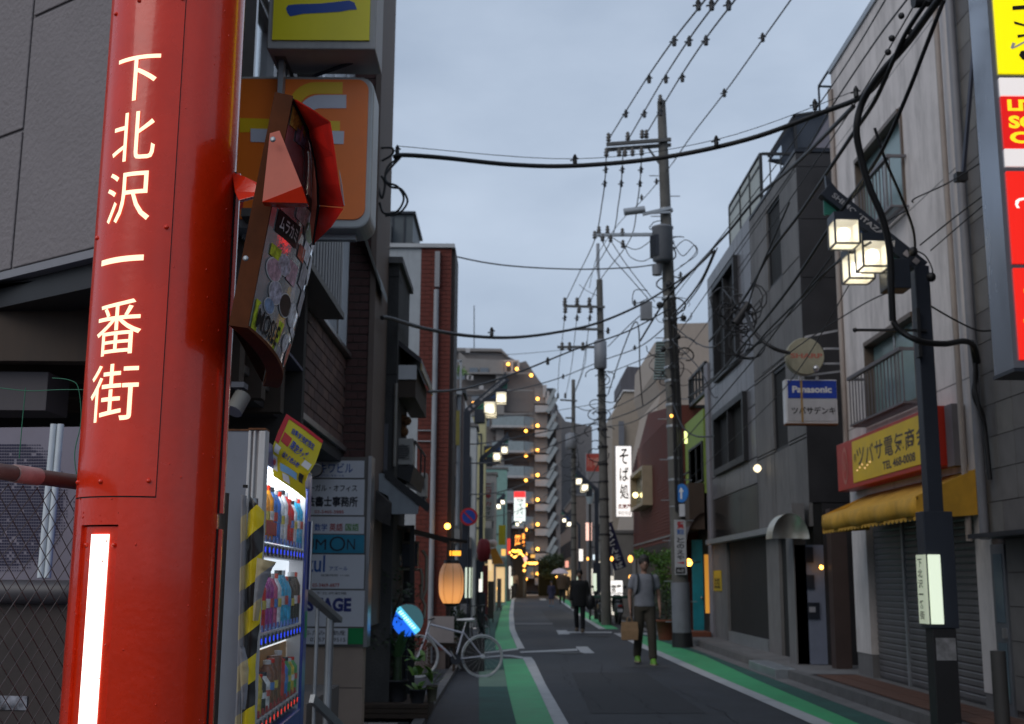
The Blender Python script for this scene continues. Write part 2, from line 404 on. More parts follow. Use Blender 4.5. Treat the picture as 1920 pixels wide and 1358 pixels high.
for (x, y0, y1, s_) in ((1.55, 8, 22, 3), (.95, 14, 30, 5), (2.3, 9, 17, 8), (.7, 9.5, 13, 2)):
    rc = random.Random(s_); pts = []; y = y0
    while y < y1: pts.append((x+rc.uniform(-.05, .05)+.1*math.sin(y*.6), y)); y += .25
    for a, b in zip(pts, pts[1:]): w_ = rc.uniform(.001, .004); crk.add([(a[0]-w_, a[1], .0046), (a[0]+w_, a[1], .0046), (b[0]+w_, b[1], .0046), (b[0]-w_, b[1], .0046)], [(0, 1, 2, 3)])
crk.build('road_crack', M('crack_sealer', (.012, .012, .013), .95, spec=.1), kind='structure')
for (x, y) in ((1.2, 24.5), (2.35, 32)): MB().lathe((x, y, .002), [(.3, 0), (.3, .008)], 28).build('manhole_cover', M('cast_iron', (.03, .03, .03), .6), kind='structure')
mh = MB(); mh.lathe((1.9, 8.6, .002), [(.3, 0), (.3, .008)], 32); mh.build('manhole_cover', M('cast_iron', (.03, .03, .03), .6), kind='structure')

# ================================================================ GATE POLE (red, nearest)
PD = 3.0
pc = P(295, 679, PD); pcx = pc.x
PR = 130.5/FPX*PD*.985
def cyl_hit(px, py):
    d = ray(px, py); dx, dy = d.x, d.y
    a = dx*dx+dy*dy; b = -2*(dx*pcx+dy*PD); c = pcx**2+PD**2-PR*PR
    q = b*b-4*a*c
    if q < 0: q = 0
    t = (-b-math.sqrt(q))/(2*a); x = dx*t; y = dy*t
    return math.atan2(y-PD, x-pcx), CAMZ+d.z*t
def cp(th, z, r): return Vector((pcx+math.cos(th)*r, PD+math.sin(th)*r, z))
gp = thing('gate_pole', 'glossy red steel street gate pole with glowing vertical characters', 'pole', (pcx, PD, 0))
mb = MB()
n = 72
# shaft with recessed light slot left open between two angles
ths, zs0 = cyl_hit(153, 985); the, _ = cyl_hit(222, 985)
def arc(mb, t0, t1, z0, z1, r0, r1, k=24):
    vs = []; 
    for i in range(k+1):
        t = t0+(t1-t0)*i/k
        vs += [cp(t, z0, r1), cp(t, z1, r1), cp(t, z1, r0), cp(t, z0, r0)]
    fs = []
    for i in range(k):
        a = 4*i; b = a+4
        fs += [(a, b, b+1, a+1), (a+1, b+1, b+2, a+2), (a+2, b+2, b+3, a+3), (a+3, b+3, b, a)]
    fs += [(0, 1, 2, 3), (4*k+3, 4*k+2, 4*k+1, 4*k)]
    nn = len(mb.v); mb.v += [Vector(v) for v in vs]; mb.f += [[x+nn for x in f] for f in fs]; mb.sm += [True if j < 4*k and j % 4 == 0 else False for j in range(len(fs))]
zt = zs0; tc0, tc1 = ths, the
arc(mb, tc1, tc0+2*math.pi, 0, zt, PR-.03, PR, 64)
arc(mb, 0, 2*math.pi-1e-4, zt, 3.7, PR-.03, PR, 72)
mb.lathe((pcx, PD, -.02), [(.26, 0), (.26, .03), (PR, .05)], 48)
mb.build('shaft', m_red, gp)
mb = MB(); arc(mb, tc0, tc1, 0, zt-.004, PR-.03, PR-.008, 10); mb.build('slot_plate', m_red, gp)
l0, z1s = cyl_hit(169, 1002); l1, _ = cyl_hit(202, 1002)
mb = MB(); arc(mb, l0, l1, .3, z1s, PR-.008, PR-.004, 8); mb.build('light_strip', e_strip, gp)
# cover panel over the wiring, slightly proud, dark seam round it
pr0, zb = cyl_hit(291, 931); pr1, _ = cyl_hit(152, 931)
prA, _ = cyl_hit(345, 5)
mb = MB(); arc(mb, pr1-.22, pr0+.012, zb-.003, 3.68, PR+.0002, PR+.0006, 20); mb.build('panel_seam', m_black, gp)
mb = MB(); arc(mb, pr1-.2, pr0, zb, 3.68, PR+.0004, PR+.0022, 20); mb.build('cover_panel', m_red, gp)
# glowing characters
def cutglyph(vs, fs, n=14):
    bm = bmesh.new(); bv = [bm.verts.new((a, b, 0)) for a, b in vs]
    for f in fs:
        try: bm.faces.new([bv[i] for i in f])
        except ValueError: pass
    for i in range(1, n): bmesh.ops.bisect_plane(bm, geom=bm.verts[:]+bm.edges[:]+bm.faces[:], plane_co=(i/n, 0, 0), plane_no=(1, 0, 0))
    bm.verts.index_update(); r = ([(v.co.x, v.co.y) for v in bm.verts], [[v.index for v in f.verts] for f in bm.faces]); bm.free(); return r
m_red_shadow = M('letter_edge', (.5, .05, .01), .4)
for ch, (x, y, w_, h_) in zip('下北沢一番街', [(262, 147, 76, 92), (254, 256, 76, 98), (244, 368, 78, 102), (232, 487, 76, 11), (226, 614, 80, 104), (217, 736, 86, 106)]):
    vs, fs, asp = glyph(ch, .0)
    th0, z0 = cyl_hit(x, y); hz = h_/FPX*2.87*.5*1.02
    wl, _ = cyl_hit(x-w_/2, y); wr, _ = cyl_hit(x+w_/2, y)
    def mp_(a, b, r): return cp(wl+(wr-wl)*a, z0-hz+2*hz*b + (a-.5)*.006, r)
    vs, fs = cutglyph(vs, fs)
    mb = MB().add([mp_(a, b, PR+.0045) for a, b in vs], fs)
    # side walls: rear copy gives the letters depth
    mb.build('character', e_letter, gp)
# screws
scr = MB().lathe((0, 0, 0), [(.0058, 0), (.0055, .003), (.003, .0052), (.0004, .0058)], 14, axis=(1, 0, 0)).mesh('screw', m_red)
for (x, y) in [(312, 427), (184, 447), (148, 905), (190, 903), (279, 902), (219, 27), (342, -2), (262, 2), (156, 1022), (211, 1022)]:
    th, z = cyl_hit(x, y); o = bpy.data.objects.new('screw', scr); COL.objects.link(o); o.parent = gp
    o.location = cp(th, z, PR+(.002 if y < 1000 else -.008))-WLOC[gp.name]; o.rotation_euler = (0, 0, th)
# water droplets
mb = MB()
for i in range(240):
    th = random.uniform(-2.6, -.2); z = random.uniform(1.0, 3.4); mb.ball(cp(th, z, PR+.0003), random.uniform(.0008, .0022), 6, 4, (1, 1, random.uniform(1, 1.8)))
mb.build('water_droplet', m_red, gp, kind='stuff')
# side plates with a dark gap on the street side
tr, _ = cyl_hit(424, 680)
for (za, zb2) in [(P(445, 322, PD).z, P(412, 962, PD).z), (P(406, 992, PD).z, .25)]:
    mb = MB(); arc(mb, tr-.09, tr-.055, zb2, za, PR, PR+.004, 3); mb.build('side_gap', m_black, gp)
    mb = MB(); arc(mb, tr-.05, tr+.5, zb2, za, PR+.001, PR+.013, 8); mb.build('side_plate', m_red, gp)
mb = MB()
a = P(436, 322, 2.98); b = P(503, 357, 2.95); c = P(446, 377, 2.93)
mb.poly([P(434, 322, 3.0), P(462, 333, 2.96), P(502, 352, 2.93), P(500, 362, 2.92), P(447, 376, 2.92), P(440, 360, 2.95)], (0, .03, .004)); mb.build('flange', m_red, gp, bevel=.002)

# ================================================================ TRAFFIC MIRROR
mr_ = thing('traffic_mirror', 'sticker covered convex traffic mirror with broken red hood clamped to the red pole', 'mirror', P(500, 450, 3.0))
A_, B_, C_, D_ = P(545, 186, 2.75), P(462, 610, 2.80), P(519, 722, 3.36), P(604, 300, 3.30)
nrm = (B_-A_).cross(C_-B_).normalized()
nrm = nrm if nrm.x > 0 else -nrm
def msurf(u, v, e=0):
    p = A_.lerp(B_, v).lerp(D_.lerp(C_, v), u)
    # rounded plan: pull the corners in
    p += nrm*(.06*(1-(2*u-1)**2)*(1-.3*(2*v-1)**2)+e) + (C_-B_).normalized()*.06*u*(1-(2*v-1)**2)
    return p
mb = MB(); nu = 14; nv = 18; vs = [msurf(i/nu, j/nv) for j in range(nv+1) for i in range(nu+1)]
mb.add(vs, [(j*(nu+1)+i, (j+1)*(nu+1)+i, (j+1)*(nu+1)+i+1, j*(nu+1)+i+1) for j in range(nv) for i in range(nu)], True)
mb.build('mirror_face', M('scratched_mirror', (.85, .88, .92), .10, metal=.75, var=.2, sc=14, bump=.06, bsc=24), mr_)
m_rim = M('brown_rim', (.115, .034, .012), .75, spec=.15, var=.35, sc=7, stain=.5)
rim = [msurf(0, j/nv) for j in range(nv+1)]+[msurf(i/nu, 1) for i in range(1, nu+1)]
mb = MB(); k = len(rim); vs = []
cen = (A_+B_+C_+D_)/4
for i, p in enumerate(rim):
    o_ = (p-cen); o_ -= nrm*o_.dot(nrm); o_.normalize()
    q = p-nrm*.04
    # flat back edge
    vs += [p+nrm*.006, p+nrm*.006+o_*.01, q+o_*.012, q]
fs = []
for i in range(k-1):
    a = 4*i; b = a+4; fs += [(a, a+1, b+1, b), (a+1, a+2, b+2, b+1), (a+2, a+3, b+3, b+2), (a+3, a, b, b+3)]
mb.add(vs, fs); mb.build('rim', m_rim, mr_)
mb = MB(); rim2 = [msurf(1, j/nv) for j in range(nv+1)]
vs = []
for p in rim2: vs += [p+nrm*.006, p-nrm*.04, p-nrm*.04+Vector((0, .012, 0)), p+nrm*.006+Vector((0, .012, 0))]
mb.add(vs, [(4*i+a, 4*i+(a+1) % 4, 4*i+4+(a+1) % 4, 4*i+4+a) for i in range(nv) for a in range(4)])
mb.build('far_rim', m_rim, mr_)
mb = MB().add([A_-nrm*.042, B_-nrm*.042, C_-nrm*.042, D_-nrm*.042], [(0, 1, 2, 3)]); mb.build('back_plate', m_rim, mr_)
for (x, y) in [(512, 262), (461, 485)]:
    mb = MB(); mb.lathe(P(x, y, 2.70 if y < 300 else 2.74), [(.007, 0), (.007, .003), (.003, .004)], 12, axis=(-.2, -1, 0)); mb.build('rivet', m_steel, mr_)
# bracket (faded) and hood
mb = MB(); mb.poly([P(506, 250, 2.72), P(524, 245, 2.72), P(566, 350, 2.72), P(492, 378, 2.72)], (0, .012, 0)); mb.build('bracket', m_red2, mr_)
mb = MB(); mb.poly([P(491, 379, 2.715), P(566, 349, 2.715), P(576, 381, 2.73), P(520, 383, 2.73)], (0, .03, 0)); mb.build('bracket', m_red, mr_)
hi = [P(548, 186, 2.76), P(563, 214, 2.8), P(577, 244, 2.86), P(591, 300, 2.93), P(596, 345, 2.97), P(597, 384, 3.0)]
ho = [P(556, 187, 2.73), P(586, 205, 2.70), P(620, 229, 2.68), P(629, 290, 2.72), P(636, 345, 2.76), P(645, 387, 2.8)]
mb = MB()
nn = len(hi)
vs = hi+ho+[p+Vector((-.004, .006, 0)) for p in hi+ho]
fs = []
for i in range(nn-1):
    fs += [(i, i+1, nn+i+1, nn+i), (2*nn+i, 3*nn+i, 3*nn+i+1, 2*nn+i+1), (nn+i, nn+i+1, 3*nn+i+1, 3*nn+i)]
mb.add(vs, fs); mb.build('hood', M('red_plastic', (.62, .016, .008), .38, var=.3, sc=9), mr_)
mb = MB(); mb.poly([P(597, 386, 3.0), P(644, 391, 2.8), P(622, 425, 2.86), P(588, 458, 2.98)], (-.003, .006, 0)); mb.build('hood_lower_flap', MATS['red_plastic'], mr_)
mb = MB(); mb.poly([P(548, 188, 2.765), P(563, 216, 2.81), P(576, 246, 2.87), P(590, 300, 2.94), P(595, 345, 2.98), P(596, 384, 3.01), P(587, 460, 3.01), P(582, 400, 3.02), P(576, 340, 3.02), P(562, 262, 2.95)], (-.003, .004, 0)); mb.build('hood_reflection', m_red2, mr_)  # the hood's reflection in the mirror, put in as a dull red sheet
MB().tube([P(548, 186, 2.75), P(563, 215, 2.79), P(577, 245, 2.85), P(591, 300, 2.92), P(596, 345, 2.96), P(597, 385, 2.99), P(588, 459, 2.98)], .004, 6).build('hood_seam', m_black, mr_)
mb = MB(); mb.poly([P(636, 318, 3.0), P(641, 345, 3.0), P(646, 385, 3.02), P(641, 383, 3.02)], (.0, .006, 0)); mb.build('hood_chipped_edge', m_white, mr_)
# stickers
stc = [(.6, .62, .66), (.02, .02, .02), (.45, .55, .03), (.45, .3, .36), (.2, .3, .45), (.5, .47, .1), (.3, .3, .33), (.5, .1, .06), (.12, .2, .12), (.42, .42, .5)]
def sticker(u, v, du, dv, ci, shape='q', txt=None):
    mb = MB()
    if shape == 'c':
        pts = [msurf(u+du/2*math.cos(a*math.pi/8), v+dv/2*math.sin(a*math.pi/8), .003) for a in range(16)]
    elif shape == 's':
        pts = [msurf(u+du/2*(1 if a % 2 else .7)*math.cos(a*math.pi/8), v+dv/2*(1 if a % 2 else .72)*math.sin(a*math.pi/8), .003) for a in range(16)]
    else:
        pts = [msurf(u-du/2, v-dv/2, .003), msurf(u-du/2, v+dv/2, .003), msurf(u+du/2, v+dv/2, .003), msurf(u+du/2, v-dv/2, .003)]
    mb.add(pts, [list(range(len(pts)))])
    if not txt and shape != 'q': o = MB().add([p-nrm*.0008+(p-pts[(i+8) % 16])*.06 for i, p in enumerate(pts)], [list(range(16))]).build('sticker_border', m_white, mr_)
    o = mb.build('sticker', M('sticker_%d' % ci, stc[ci], .45, var=.7, sc=60), mr_)
    if txt:
        vs, fs, _ = glyph(txt, .02)
        mb = MB().add([msurf(u-du*.4+du*.8*a, v+dv*.3-dv*.6*b, .0045) for a, b in vs], fs)
        mb.build('lettering', m_white if ci == 1 else m_black, o)
sticker(.17, .51, .22, .1, 1, txt='ムラカミ')
sticker(.2, .94, .34, .14, 2, txt='MOSLE')
for i, (u, v, du, dv, ci, sh) in enumerate([(.1, .06, .16, .09, 5, 'q'), (.2, .1, .14, .07, 3, 'q'), (.14, .12, .1, .06, 4, 'q'), (.3, .40, .18, .08, 0, 'q'), (.42, .44, .16, .08, 8, 'c'), (.45, .52, .14, .08, 0, 'q'),
        (.1, .64, .09, .05, 2, 'q'), (.2, .66, .13, .08, 9, 'c'), (.12, .71, .13, .09, 3, 'c'), (.3, .66, .12, .09, 3, 'q'), (.32, .8, .16, .09, 1, 'c'), (.46, .8, .15, .09, 0, 'c'), (.18, .79, .13, .09, 9, 'c'), (.15, .86, .1, .06, 4, 'c'),
        (.48, .62, .14, .1, 6, 'q'), (.62, .55, .14, .12, 0, 'c'), (.6, .7, .16, .1, 6, 'q'), (.74, .62, .12, .1, 0, 'q'), (.6, .84, .2, .035, 0, 'q'), (.66, .93, .13, .1, 7, 'c'), (.8, .78, .13, .14, 6, 'q'), (.82, .92, .13, .08, 5, 'q'),
        (.5, .92, .13, .07, 0, 'c'), (.36, .55, .1, .06, 7, 'q'), (.72, .44, .12, .09, 6, 'c'), (.86, .5, .1, .12, 0, 'c'), (.56, .45, .1, .05, 0, 'q'), (.4, .98, .12, .04, 6, 'q'), (.86, .66, .1, .12, 6, 'q'), (.74, .86, .12, .08, 1, 'q'), (.4, .33, .2, .05, 1, 'q')]):
    sticker(u, v, du, dv, ci, sh)

# ================================================================ NEAR LEFT: rendered corner building behind the pole
wa = P(-150, 545, 6.2); wb = P(330, 465, 4.95)
wz = P(90, 505, 5.5).z
Fc = Frame((P(0, 520, 5.75).x, 5.75), (P(200, 487, 5.25).x-P(0, 520, 5.75).x, -.5))
cb = thing('corner_building', 'grey rough rendered corner building with dark underpass behind the red pole', 'building', Fc.pt(0, 0, -.3))
m_stucco = M('grey_stucco', (.21, .19, .195), .95, var=.06, sc=3, bump=.45, bsc=38)
zb0 = Fc.px(90, 505)[1]
u_r = Fc.px(300, 480)[0]
mb = MB(); mb.fbox(Fc, -4, u_r, zb0+.045, 8, -.3, -.012); mb.build('wall', M('joint_grey', (.17, .155, .16), .9), cb)
# rendered panels with recessed joints
uj = [-4, Fc.px(-260, 200)[0], Fc.px(42, 250)[0], u_r]; zj = [zb0+.045, Fc.px(20, 251)[1], Fc.px(20, 251)[1]+.9, Fc.px(20, 251)[1]+1.8, 8]
zj2 = [zb0+.045, zb0+1.4, zb0+2.8, 8]
for i in range(3):
    zz = zj if i < 2 else zj2
    for j in range(len(zz)-1):
        mb = MB(); mb.fbox(Fc, uj[i]+.008, uj[i+1]-.008, zz[j]+.008, zz[j+1]-.008, -.012, 0); mb.build('wall_panel', m_stucco, cb, bevel=.006)
mb = MB(); mb.fbox(Fc, -4, u_r, zb0, zb0+.04, -.3, .012); mb.build('drip_edge', M('grey_trim', (.22, .22, .24), .6), cb)
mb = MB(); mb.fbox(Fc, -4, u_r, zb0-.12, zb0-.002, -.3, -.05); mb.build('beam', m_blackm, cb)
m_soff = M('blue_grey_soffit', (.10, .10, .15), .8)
ex = Fc.pt(u_r, 0, -.31); fx = Fc.pt(-4, 0, -.31)
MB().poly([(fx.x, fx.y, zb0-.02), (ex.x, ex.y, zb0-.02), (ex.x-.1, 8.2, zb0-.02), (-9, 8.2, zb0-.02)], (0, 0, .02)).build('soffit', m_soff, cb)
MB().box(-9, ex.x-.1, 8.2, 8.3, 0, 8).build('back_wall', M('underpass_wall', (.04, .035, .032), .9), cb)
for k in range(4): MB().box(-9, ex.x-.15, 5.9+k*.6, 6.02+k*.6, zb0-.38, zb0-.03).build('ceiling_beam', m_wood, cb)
a = Fc.px(0, 600); MB().box(-4.2, -2.4, 6.0, 6.3, zb0-.62, zb0-.42).build('duct', M('duct', (.08, .07, .075), .7), cb)
MB().box(ex.x-.25, ex.x, ex.y+.3, 5.55, zb0, 8).build('side_wall', m_stucco, cb)
# perforated board
Fb = Frame((P(0, 800, 4.6).x, 4.6), (1, -.12))
bl = thing('perforated_board', 'mauve metal board with halftone perforations under the corner building', 'panel', Fb.pt(0, 0))
u0, z0 = Fb.px(-60, 1090); u1, z1 = Fb.px(200, 800); zl = Fb.px(70, 1095)[1]
mb = MB(); mb.fbox(Fb, u0-.3, u1+.15, zl, z1, -.03, 0)
mb.build('board', M('mauve_board', (.20, .18, .22), .6), bl)
mb = MB()
for i in range(64):
    for j in range(46):
        x = -40+i*4.6; y = 835+j*5.6
        cxp, cyp = (20, 930)
        f = ((x-15)/115)**2+((y-945)/130)**2
        g = ((x-205)/70)**2+((y-990)/140)**2
        if min(f, g) > 1 or random.random() < .05: continue
        a, b = Fb.px(x, y); sz = .0042 if min(f, g) < .8 else .0026
        mb.add([Fb.pt(a-sz, b-sz*.9, .002), Fb.pt(a+sz, b-sz*.9, .002), Fb.pt(a+sz, b+sz*.9, .002), Fb.pt(a-sz, b+sz*.9, .002)], [(0, 1, 2, 3)])
mb.build('perforation', M('navy_hole', (.03, .028, .06), .8), bl, kind='stuff')
# lower dark tarpaulin wall with rolled top
lw = thing('dark_barrier', 'dark brown sheeted barrier with round top rail behind the chain-link fence', 'barrier', Fb.pt(0, 0, .1))
mb = MB(); mb.fbox(Fb, u0-.3, u1+.15, .0, zl-.05, .03, .06); mb.build('sheet', M('brown_sheet', (.045, .035, .032), .75, var=.35, sc=4, bump=.2, bsc=6), lw)
mb = MB(); mb.tube([Fb.pt(u0-.3, zl-.03, .07), Fb.pt(u1+.15, zl-.03, .07)], .045, 12); mb.build('top_rail', M('grey_rail', (.06, .055, .06), .5), lw)
a = Fb.px(0, 1310); b = Fb.px(68, 1305)
mb = MB(); mb.fbox(Fb, a[0]-.2, b[0], Fb.px(40, 1328)[1], Fb.px(40, 1302)[1], .06, .065); mb.build('reflective_strip', M('shiny_patch', (.3, .3, .33), .3, metal=.8, var=.8, sc=25), lw)
for i, (xa, xb_) in enumerate([(91, 103), (105, 117)]):
    ta = Fb.px(xa+3, 797)[0]; tb_ = Fb.px(xb_+3, 797)[0]
    mb = MB(); p = P(97+13*i+4, 796, 4.40); q = P(72+13*i+4, 1084, 4.34)
    mb.tube([q, p], .0125, 10); o = mb.build('plastic_pipe', M('white_pvc', (.55, .6, .63), .45), loc=q)
    tag(o, ['white plastic pipe leaning on the perforated board, the left of two', 'white plastic pipe leaning on the perforated board, the right of two'][i], 'pipe')
# chain-link fence
ff = thing('chain_link_fence', 'rusty chain-link fence with taped top rail passing behind the red pole', 'fence', (-1.2, 3.6, 0))
fa = Vector((-1.415, 2.1, 0)); fb = Vector((-.965, 3.95, 0))
Ff = Frame((fa.x, fa.y), (fb.x-fa.x, fb.y-fa.y)); FLn = (fb-fa).length; ftop = 1.70
mb = MB(); dm = .057
nx_ = int(FLn/dm); nz_ = int(ftop/dm)
for i in range(nx_+nz_+1):   # two families of wires, each a zigzag straightened to a helix-like diagonal
    for sgn in (1, -1):
        if sgn > 0: ua = i*dm-nz_*dm; ub = ua+nz_*dm; za, zb_ = 0.02, nz_*dm+.02
        else: ua = i*dm; ub = ua-nz_*dm; za, zb_ = 0.02, nz_*dm+.02
        lo, hi_ = 0, FLn
        def clip(ua, ub, za, zb_):
            t0, t1 = 0, 1; du = ub-ua
            for s_ in (0,):
                if du > 0: t0 = max(t0, (lo-ua)/du); t1 = min(t1, (hi_-ua)/du)
                else: t0 = max(t0, (hi_-ua)/du); t1 = min(t1, (lo-ua)/du)
            return t0, t1
        t0, t1 = clip(ua, ub, za, zb_)
        if t1-t0 < .02: continue
        mb.tube([Ff.pt(ua+(ub-ua)*t0, za+(zb_-za)*t0, .0015*sgn), Ff.pt(ua+(ub-ua)*t1, za+(zb_-za)*t1, .0015*sgn)], .0016, 4, caps=False)
mb.build('wire_mesh', M('mesh_wire', (.10, .10, .10), .5, metal=.5), ff, kind='stuff')
mb = MB(); mb.tube([Ff.pt(0, ftop), Ff.pt(FLn, ftop)], .02, 10)
mb.build('top_rail', M('brown_rail', (.12, .085, .075), .6, var=.2, sc=12), ff)
mb = MB(); a = Ff.px(25, 890)[0]; b = Ff.px(70, 900)[0]
mb.tube([Ff.pt(a, ftop), Ff.pt(b, ftop)], .0225, 12); mb.build('tape_wrap', M('pink_tape', (.42, .27, .25), .6, var=.2, sc=20), ff)
mb = MB(); mb.tube([Ff.pt(FLn, 0), Ff.pt(FLn, ftop+.03)], .022, 10); mb.build('post', M('post_grey', (.11, .10, .09), .6, metal=.4, stain=.6), ff)
# green wires
for i, pts in enumerate([[(-20, 725, 3.4), (50, 733, 3.4), (110, 731, 3.4), (160, 731, 3.4)], [(48, 727, 3.42), (42, 790, 3.42), (36, 860, 3.42)], [(98, 709, 3.44), (130, 713, 3.44), (147, 728, 3.44), (152, 790, 3.44), (140, 850, 3.44), (146, 905, 3.44)]]):
    mb = MB(); mb.tube(spline([P(*p) for p in pts], 5), .0014, 5)
    o = mb.build('garden_wire', M('green_wire', (.01, .16, .08), .4), loc=P(*pts[0]))
    tag(o, ['thin green wire stretched level above the perforated board', 'thin green wire dropping straight down before the board', 'thin green wire bent in a hook close to the red pole'][i], 'wire')
# painted hoarding sheet and rusty channel post
hp = thing('steel_hoarding', 'grey white steel hoarding sheet with rusty top edge beside the red pole', 'hoarding', P(440, 1100, 4.05))
Fh = FY(4.06)
a = Fh.rect(395, 808, 458, 1358); a = (a[0], a[1], 0, a[3]); mb = MB(); mb.fbox(Fh, a[0], a[1], .02, a[3], -.02, 0); mb.build('sheet', M('hoarding_paint', (.19, .21, .25), .6, stain=.3), hp)
mb = MB(); mb.fbox(Fh, a[0], a[1], a[3], a[3]+.006, -.022, .003); mb.build('rusty_edge', m_rust, hp)
cpst = thing('channel_post', 'white folded steel post with rust spots beside the vending machine', 'post', P(472, 1100, 3.86))
Fp = FY(3.86); m_post = M('chipped_white_paint', (.55, .56, .56), .5, var=.05, stain=.55)
a = Fp.rect(453, 806, 486, 1358)
mb = MB(); mb.fbox(Fp, a[0], a[1], .02, a[3], -.06, -.012); mb.build('channel', m_post, cpst)
mb = MB()
for f0, f1 in ((0, .16), (.3, .42), (.62, 1)):
    mb.fbox(Fp, a[0]+(a[1]-a[0])*f0, a[0]+(a[1]-a[0])*f1, .02, a[3]-.003, -.012, 0)
mb.build('flange', m_post, cpst, bevel=.002)
mb = MB(); mb.fbox(Fp, a[0], a[1], a[3], a[3]+.006, -.062, .002); mb.build('rusty_cap', m_rust, cpst)
mb = MB(); b = Fp.px(460, 912); mb.fbox(Fp, b[0]-.008, b[0]+.008, b[1]-.005, b[1]+.005, 0, .002); mb.build('slot', m_black, cpst, bevel=.003)
# hazard tape
def stripes(name, c1, c2, sc, rough=.35):
    m = bpy.data.materials.new(name); m.use_nodes = True; t = m.node_tree; b = t.nodes['Principled BSDF']; b.inputs['Roughness'].default_value = rough
    co = t.nodes.new('ShaderNodeTexCoord'); mp = t.nodes.new('ShaderNodeMapping'); mp.inputs['Rotation'].default_value = (0, R(38), 0); t.links.new(co.outputs['Object'], mp.inputs[0])
    wv = t.nodes.new('ShaderNodeTexWave'); wv.bands_direction = 'Z'; wv.inputs['Scale'].default_value = sc; wv.inputs['Distortion'].default_value = .8; wv.inputs['Detail'].default_value = 0; wv.inputs['Detail Scale'].default_value = 2
    t.links.new(mp.outputs[0], wv.inputs['Vector']); r = t.nodes.new('ShaderNodeValToRGB'); r.color_ramp.interpolation = 'CONSTANT'
    r.color_ramp.elements[0].color = (*c1, 1); r.color_ramp.elements[1].color = (*c2, 1); r.color_ramp.elements[1].position = .5
    t.links.new(wv.outputs[0], r.inputs[0]); t.links.new(r.outputs[0], b.inputs['Base Color']); return m
hz1 = stripes('hazard_stripes', (.012, .012, .012), (.62, .5, .01), 2.6); hz2 = stripes('faded_hazard_stripes', (.22, .23, .25), (.42, .36, .2), 2.6, .6)
ht = thing('hazard_tape', 'yellow and black hazard sheet wrapped down a post beside the vending machine', 'tape', P(480, 1200, 3.78))
def ribbon(left, right, Y, mat, name, jit=.006, k=8):
    l = spline([P(x, y, Y) for x, y in left], k); r_ = spline([P(x, y, Y) for x, y in right], k); n = min(len(l), len(r_)); mb = MB(); vs = []
    for i in range(n):
        mid = l[i].lerp(r_[i], .5)+Vector((0, -.018-random.uniform(0, jit), 0)); q = l[i].lerp(r_[i], .25)+Vector((random.uniform(-jit, jit)*.3, -.012+random.uniform(-jit, jit), 0))
        vs += [l[i], q, mid, r_[i]+Vector((0, random.uniform(-jit, jit), 0))]
    mb.add(vs, [(4*i+j, 4*i+j+1, 4*i+5+j, 4*i+4+j) for i in range(n-1) for j in range(3)], True)
    return mb.build(name, mat, ht)
ribbon([(468, 928), (462, 1010), (459, 1120), (457, 1230), (453, 1360), (450, 1500)], [(496, 960), (492, 1050), (489, 1150), (480, 1240), (478, 1360), (474, 1500)], 3.78, hz1, 'striped_sheet')
ribbon([(452, 928), (450, 1050), (447, 1160), (444, 1280), (440, 1360), (436, 1500)], [(463, 930), (461, 1050), (458, 1160), (455, 1280), (452, 1360), (448, 1500)], 3.77, hz2, 'faded_sheet', .003)
ribbon([(482, 1046), (479, 1080), (476, 1120), (474, 1164)], [(518, 1054), (505, 1078), (494, 1110), (484, 1164)], 3.72, hz2, 'peeling_corner', .004)
ribbon([(449, 1210), (449, 1250), (452, 1300), (453, 1330)], [(458, 1212), (466, 1250), (464, 1300), (460, 1330)], 3.71, hz2, 'loose_flap', .003)
mb = MB(); mb.tube([P(474, 935, 3.81), P(463, 1500, 3.81)], .018, 8); mb.build('core_post', m_steel, ht)
# ================================================================ VENDING MACHINE (faces the street)
VX = -.893; vd_ = Vector((-.045, 1.0)).normalized(); Fv = Frame((VX-vd_.x*4.2, 4.2-vd_.y*4.2), vd_)
vm = thing('vending_machine', 'blue drinks vending machine with lit shelves of bottles behind striped post', 'vending machine', (VX-.35, 4.5, 0))
m_vblue = M('vending_blue', (.012, .035, .30), .3, coat=.4, var=.05)
wz0, wz1 = .87, 1.86
wy0, wy1 = 4.13, Fv.px(577, 960)[0]; ya, yb = 4.09, wy1+.13
zr = [Fv.px(540, y)[1] for y in (1046, 1196, 1338)]    # button row centres (by height at that spot)
mb = MB(); mb.fbox(Fv, ya, yb, .06, 1.95, -.46, -.09); mb.build('cabinet', m_vblue, vm, bevel=.01)
mb = MB(); mb.fbox(Fv, ya, wy0, .1, 1.95, -.088, 0); mb.fbox(Fv, wy1, yb, .1, 1.95, -.088, 0); mb.fbox(Fv, wy0, wy1, 1.862, 1.95, -.088, 0); mb.fbox(Fv, wy0, wy1, .1, wz0, -.088, 0)
mb.build('door_frame', m_vblue, vm, bevel=.006)
e_back = E('vending_backlight', (.80, .9, 1), .95)
mb = MB(); mb.fbox(Fv, wy0, wy1, wz0, 1.86, -.087, -.078); mb.build('backlight_panel', e_back, vm); MB().fbox(Fv, wy1-.006, wy1-.001, wz0, 1.86, -.077, -.012).build('side_lining', m_white, vm)
mb = MB(); mb.fbox(Fv, wy0, wy1, 1.842, 1.858, -.07, -.02); mb.build('light_tube', E('vending_tube', (.85, .95, 1), 9), vm)
m_pane = M('clear_acrylic', (.5, .55, .6), .05, var=.01)
MATS['clear_acrylic'].node_tree.nodes['Principled BSDF'].inputs['Alpha'].default_value = .07
rows = [(1.595, 3), (1.262, 0), (.955, 4)]
pal = [(.75, .3, .02), (.75, .76, .78), (.6, .03, .03), (.05, .2, .6), (.05, .45, .7), (.4, .06, .3), (.08, .35, .1), (.04, .035, .03), (.65, .5, .05), (.22, .09, .04), (.7, .72, .7), (.6, .12, .25)]
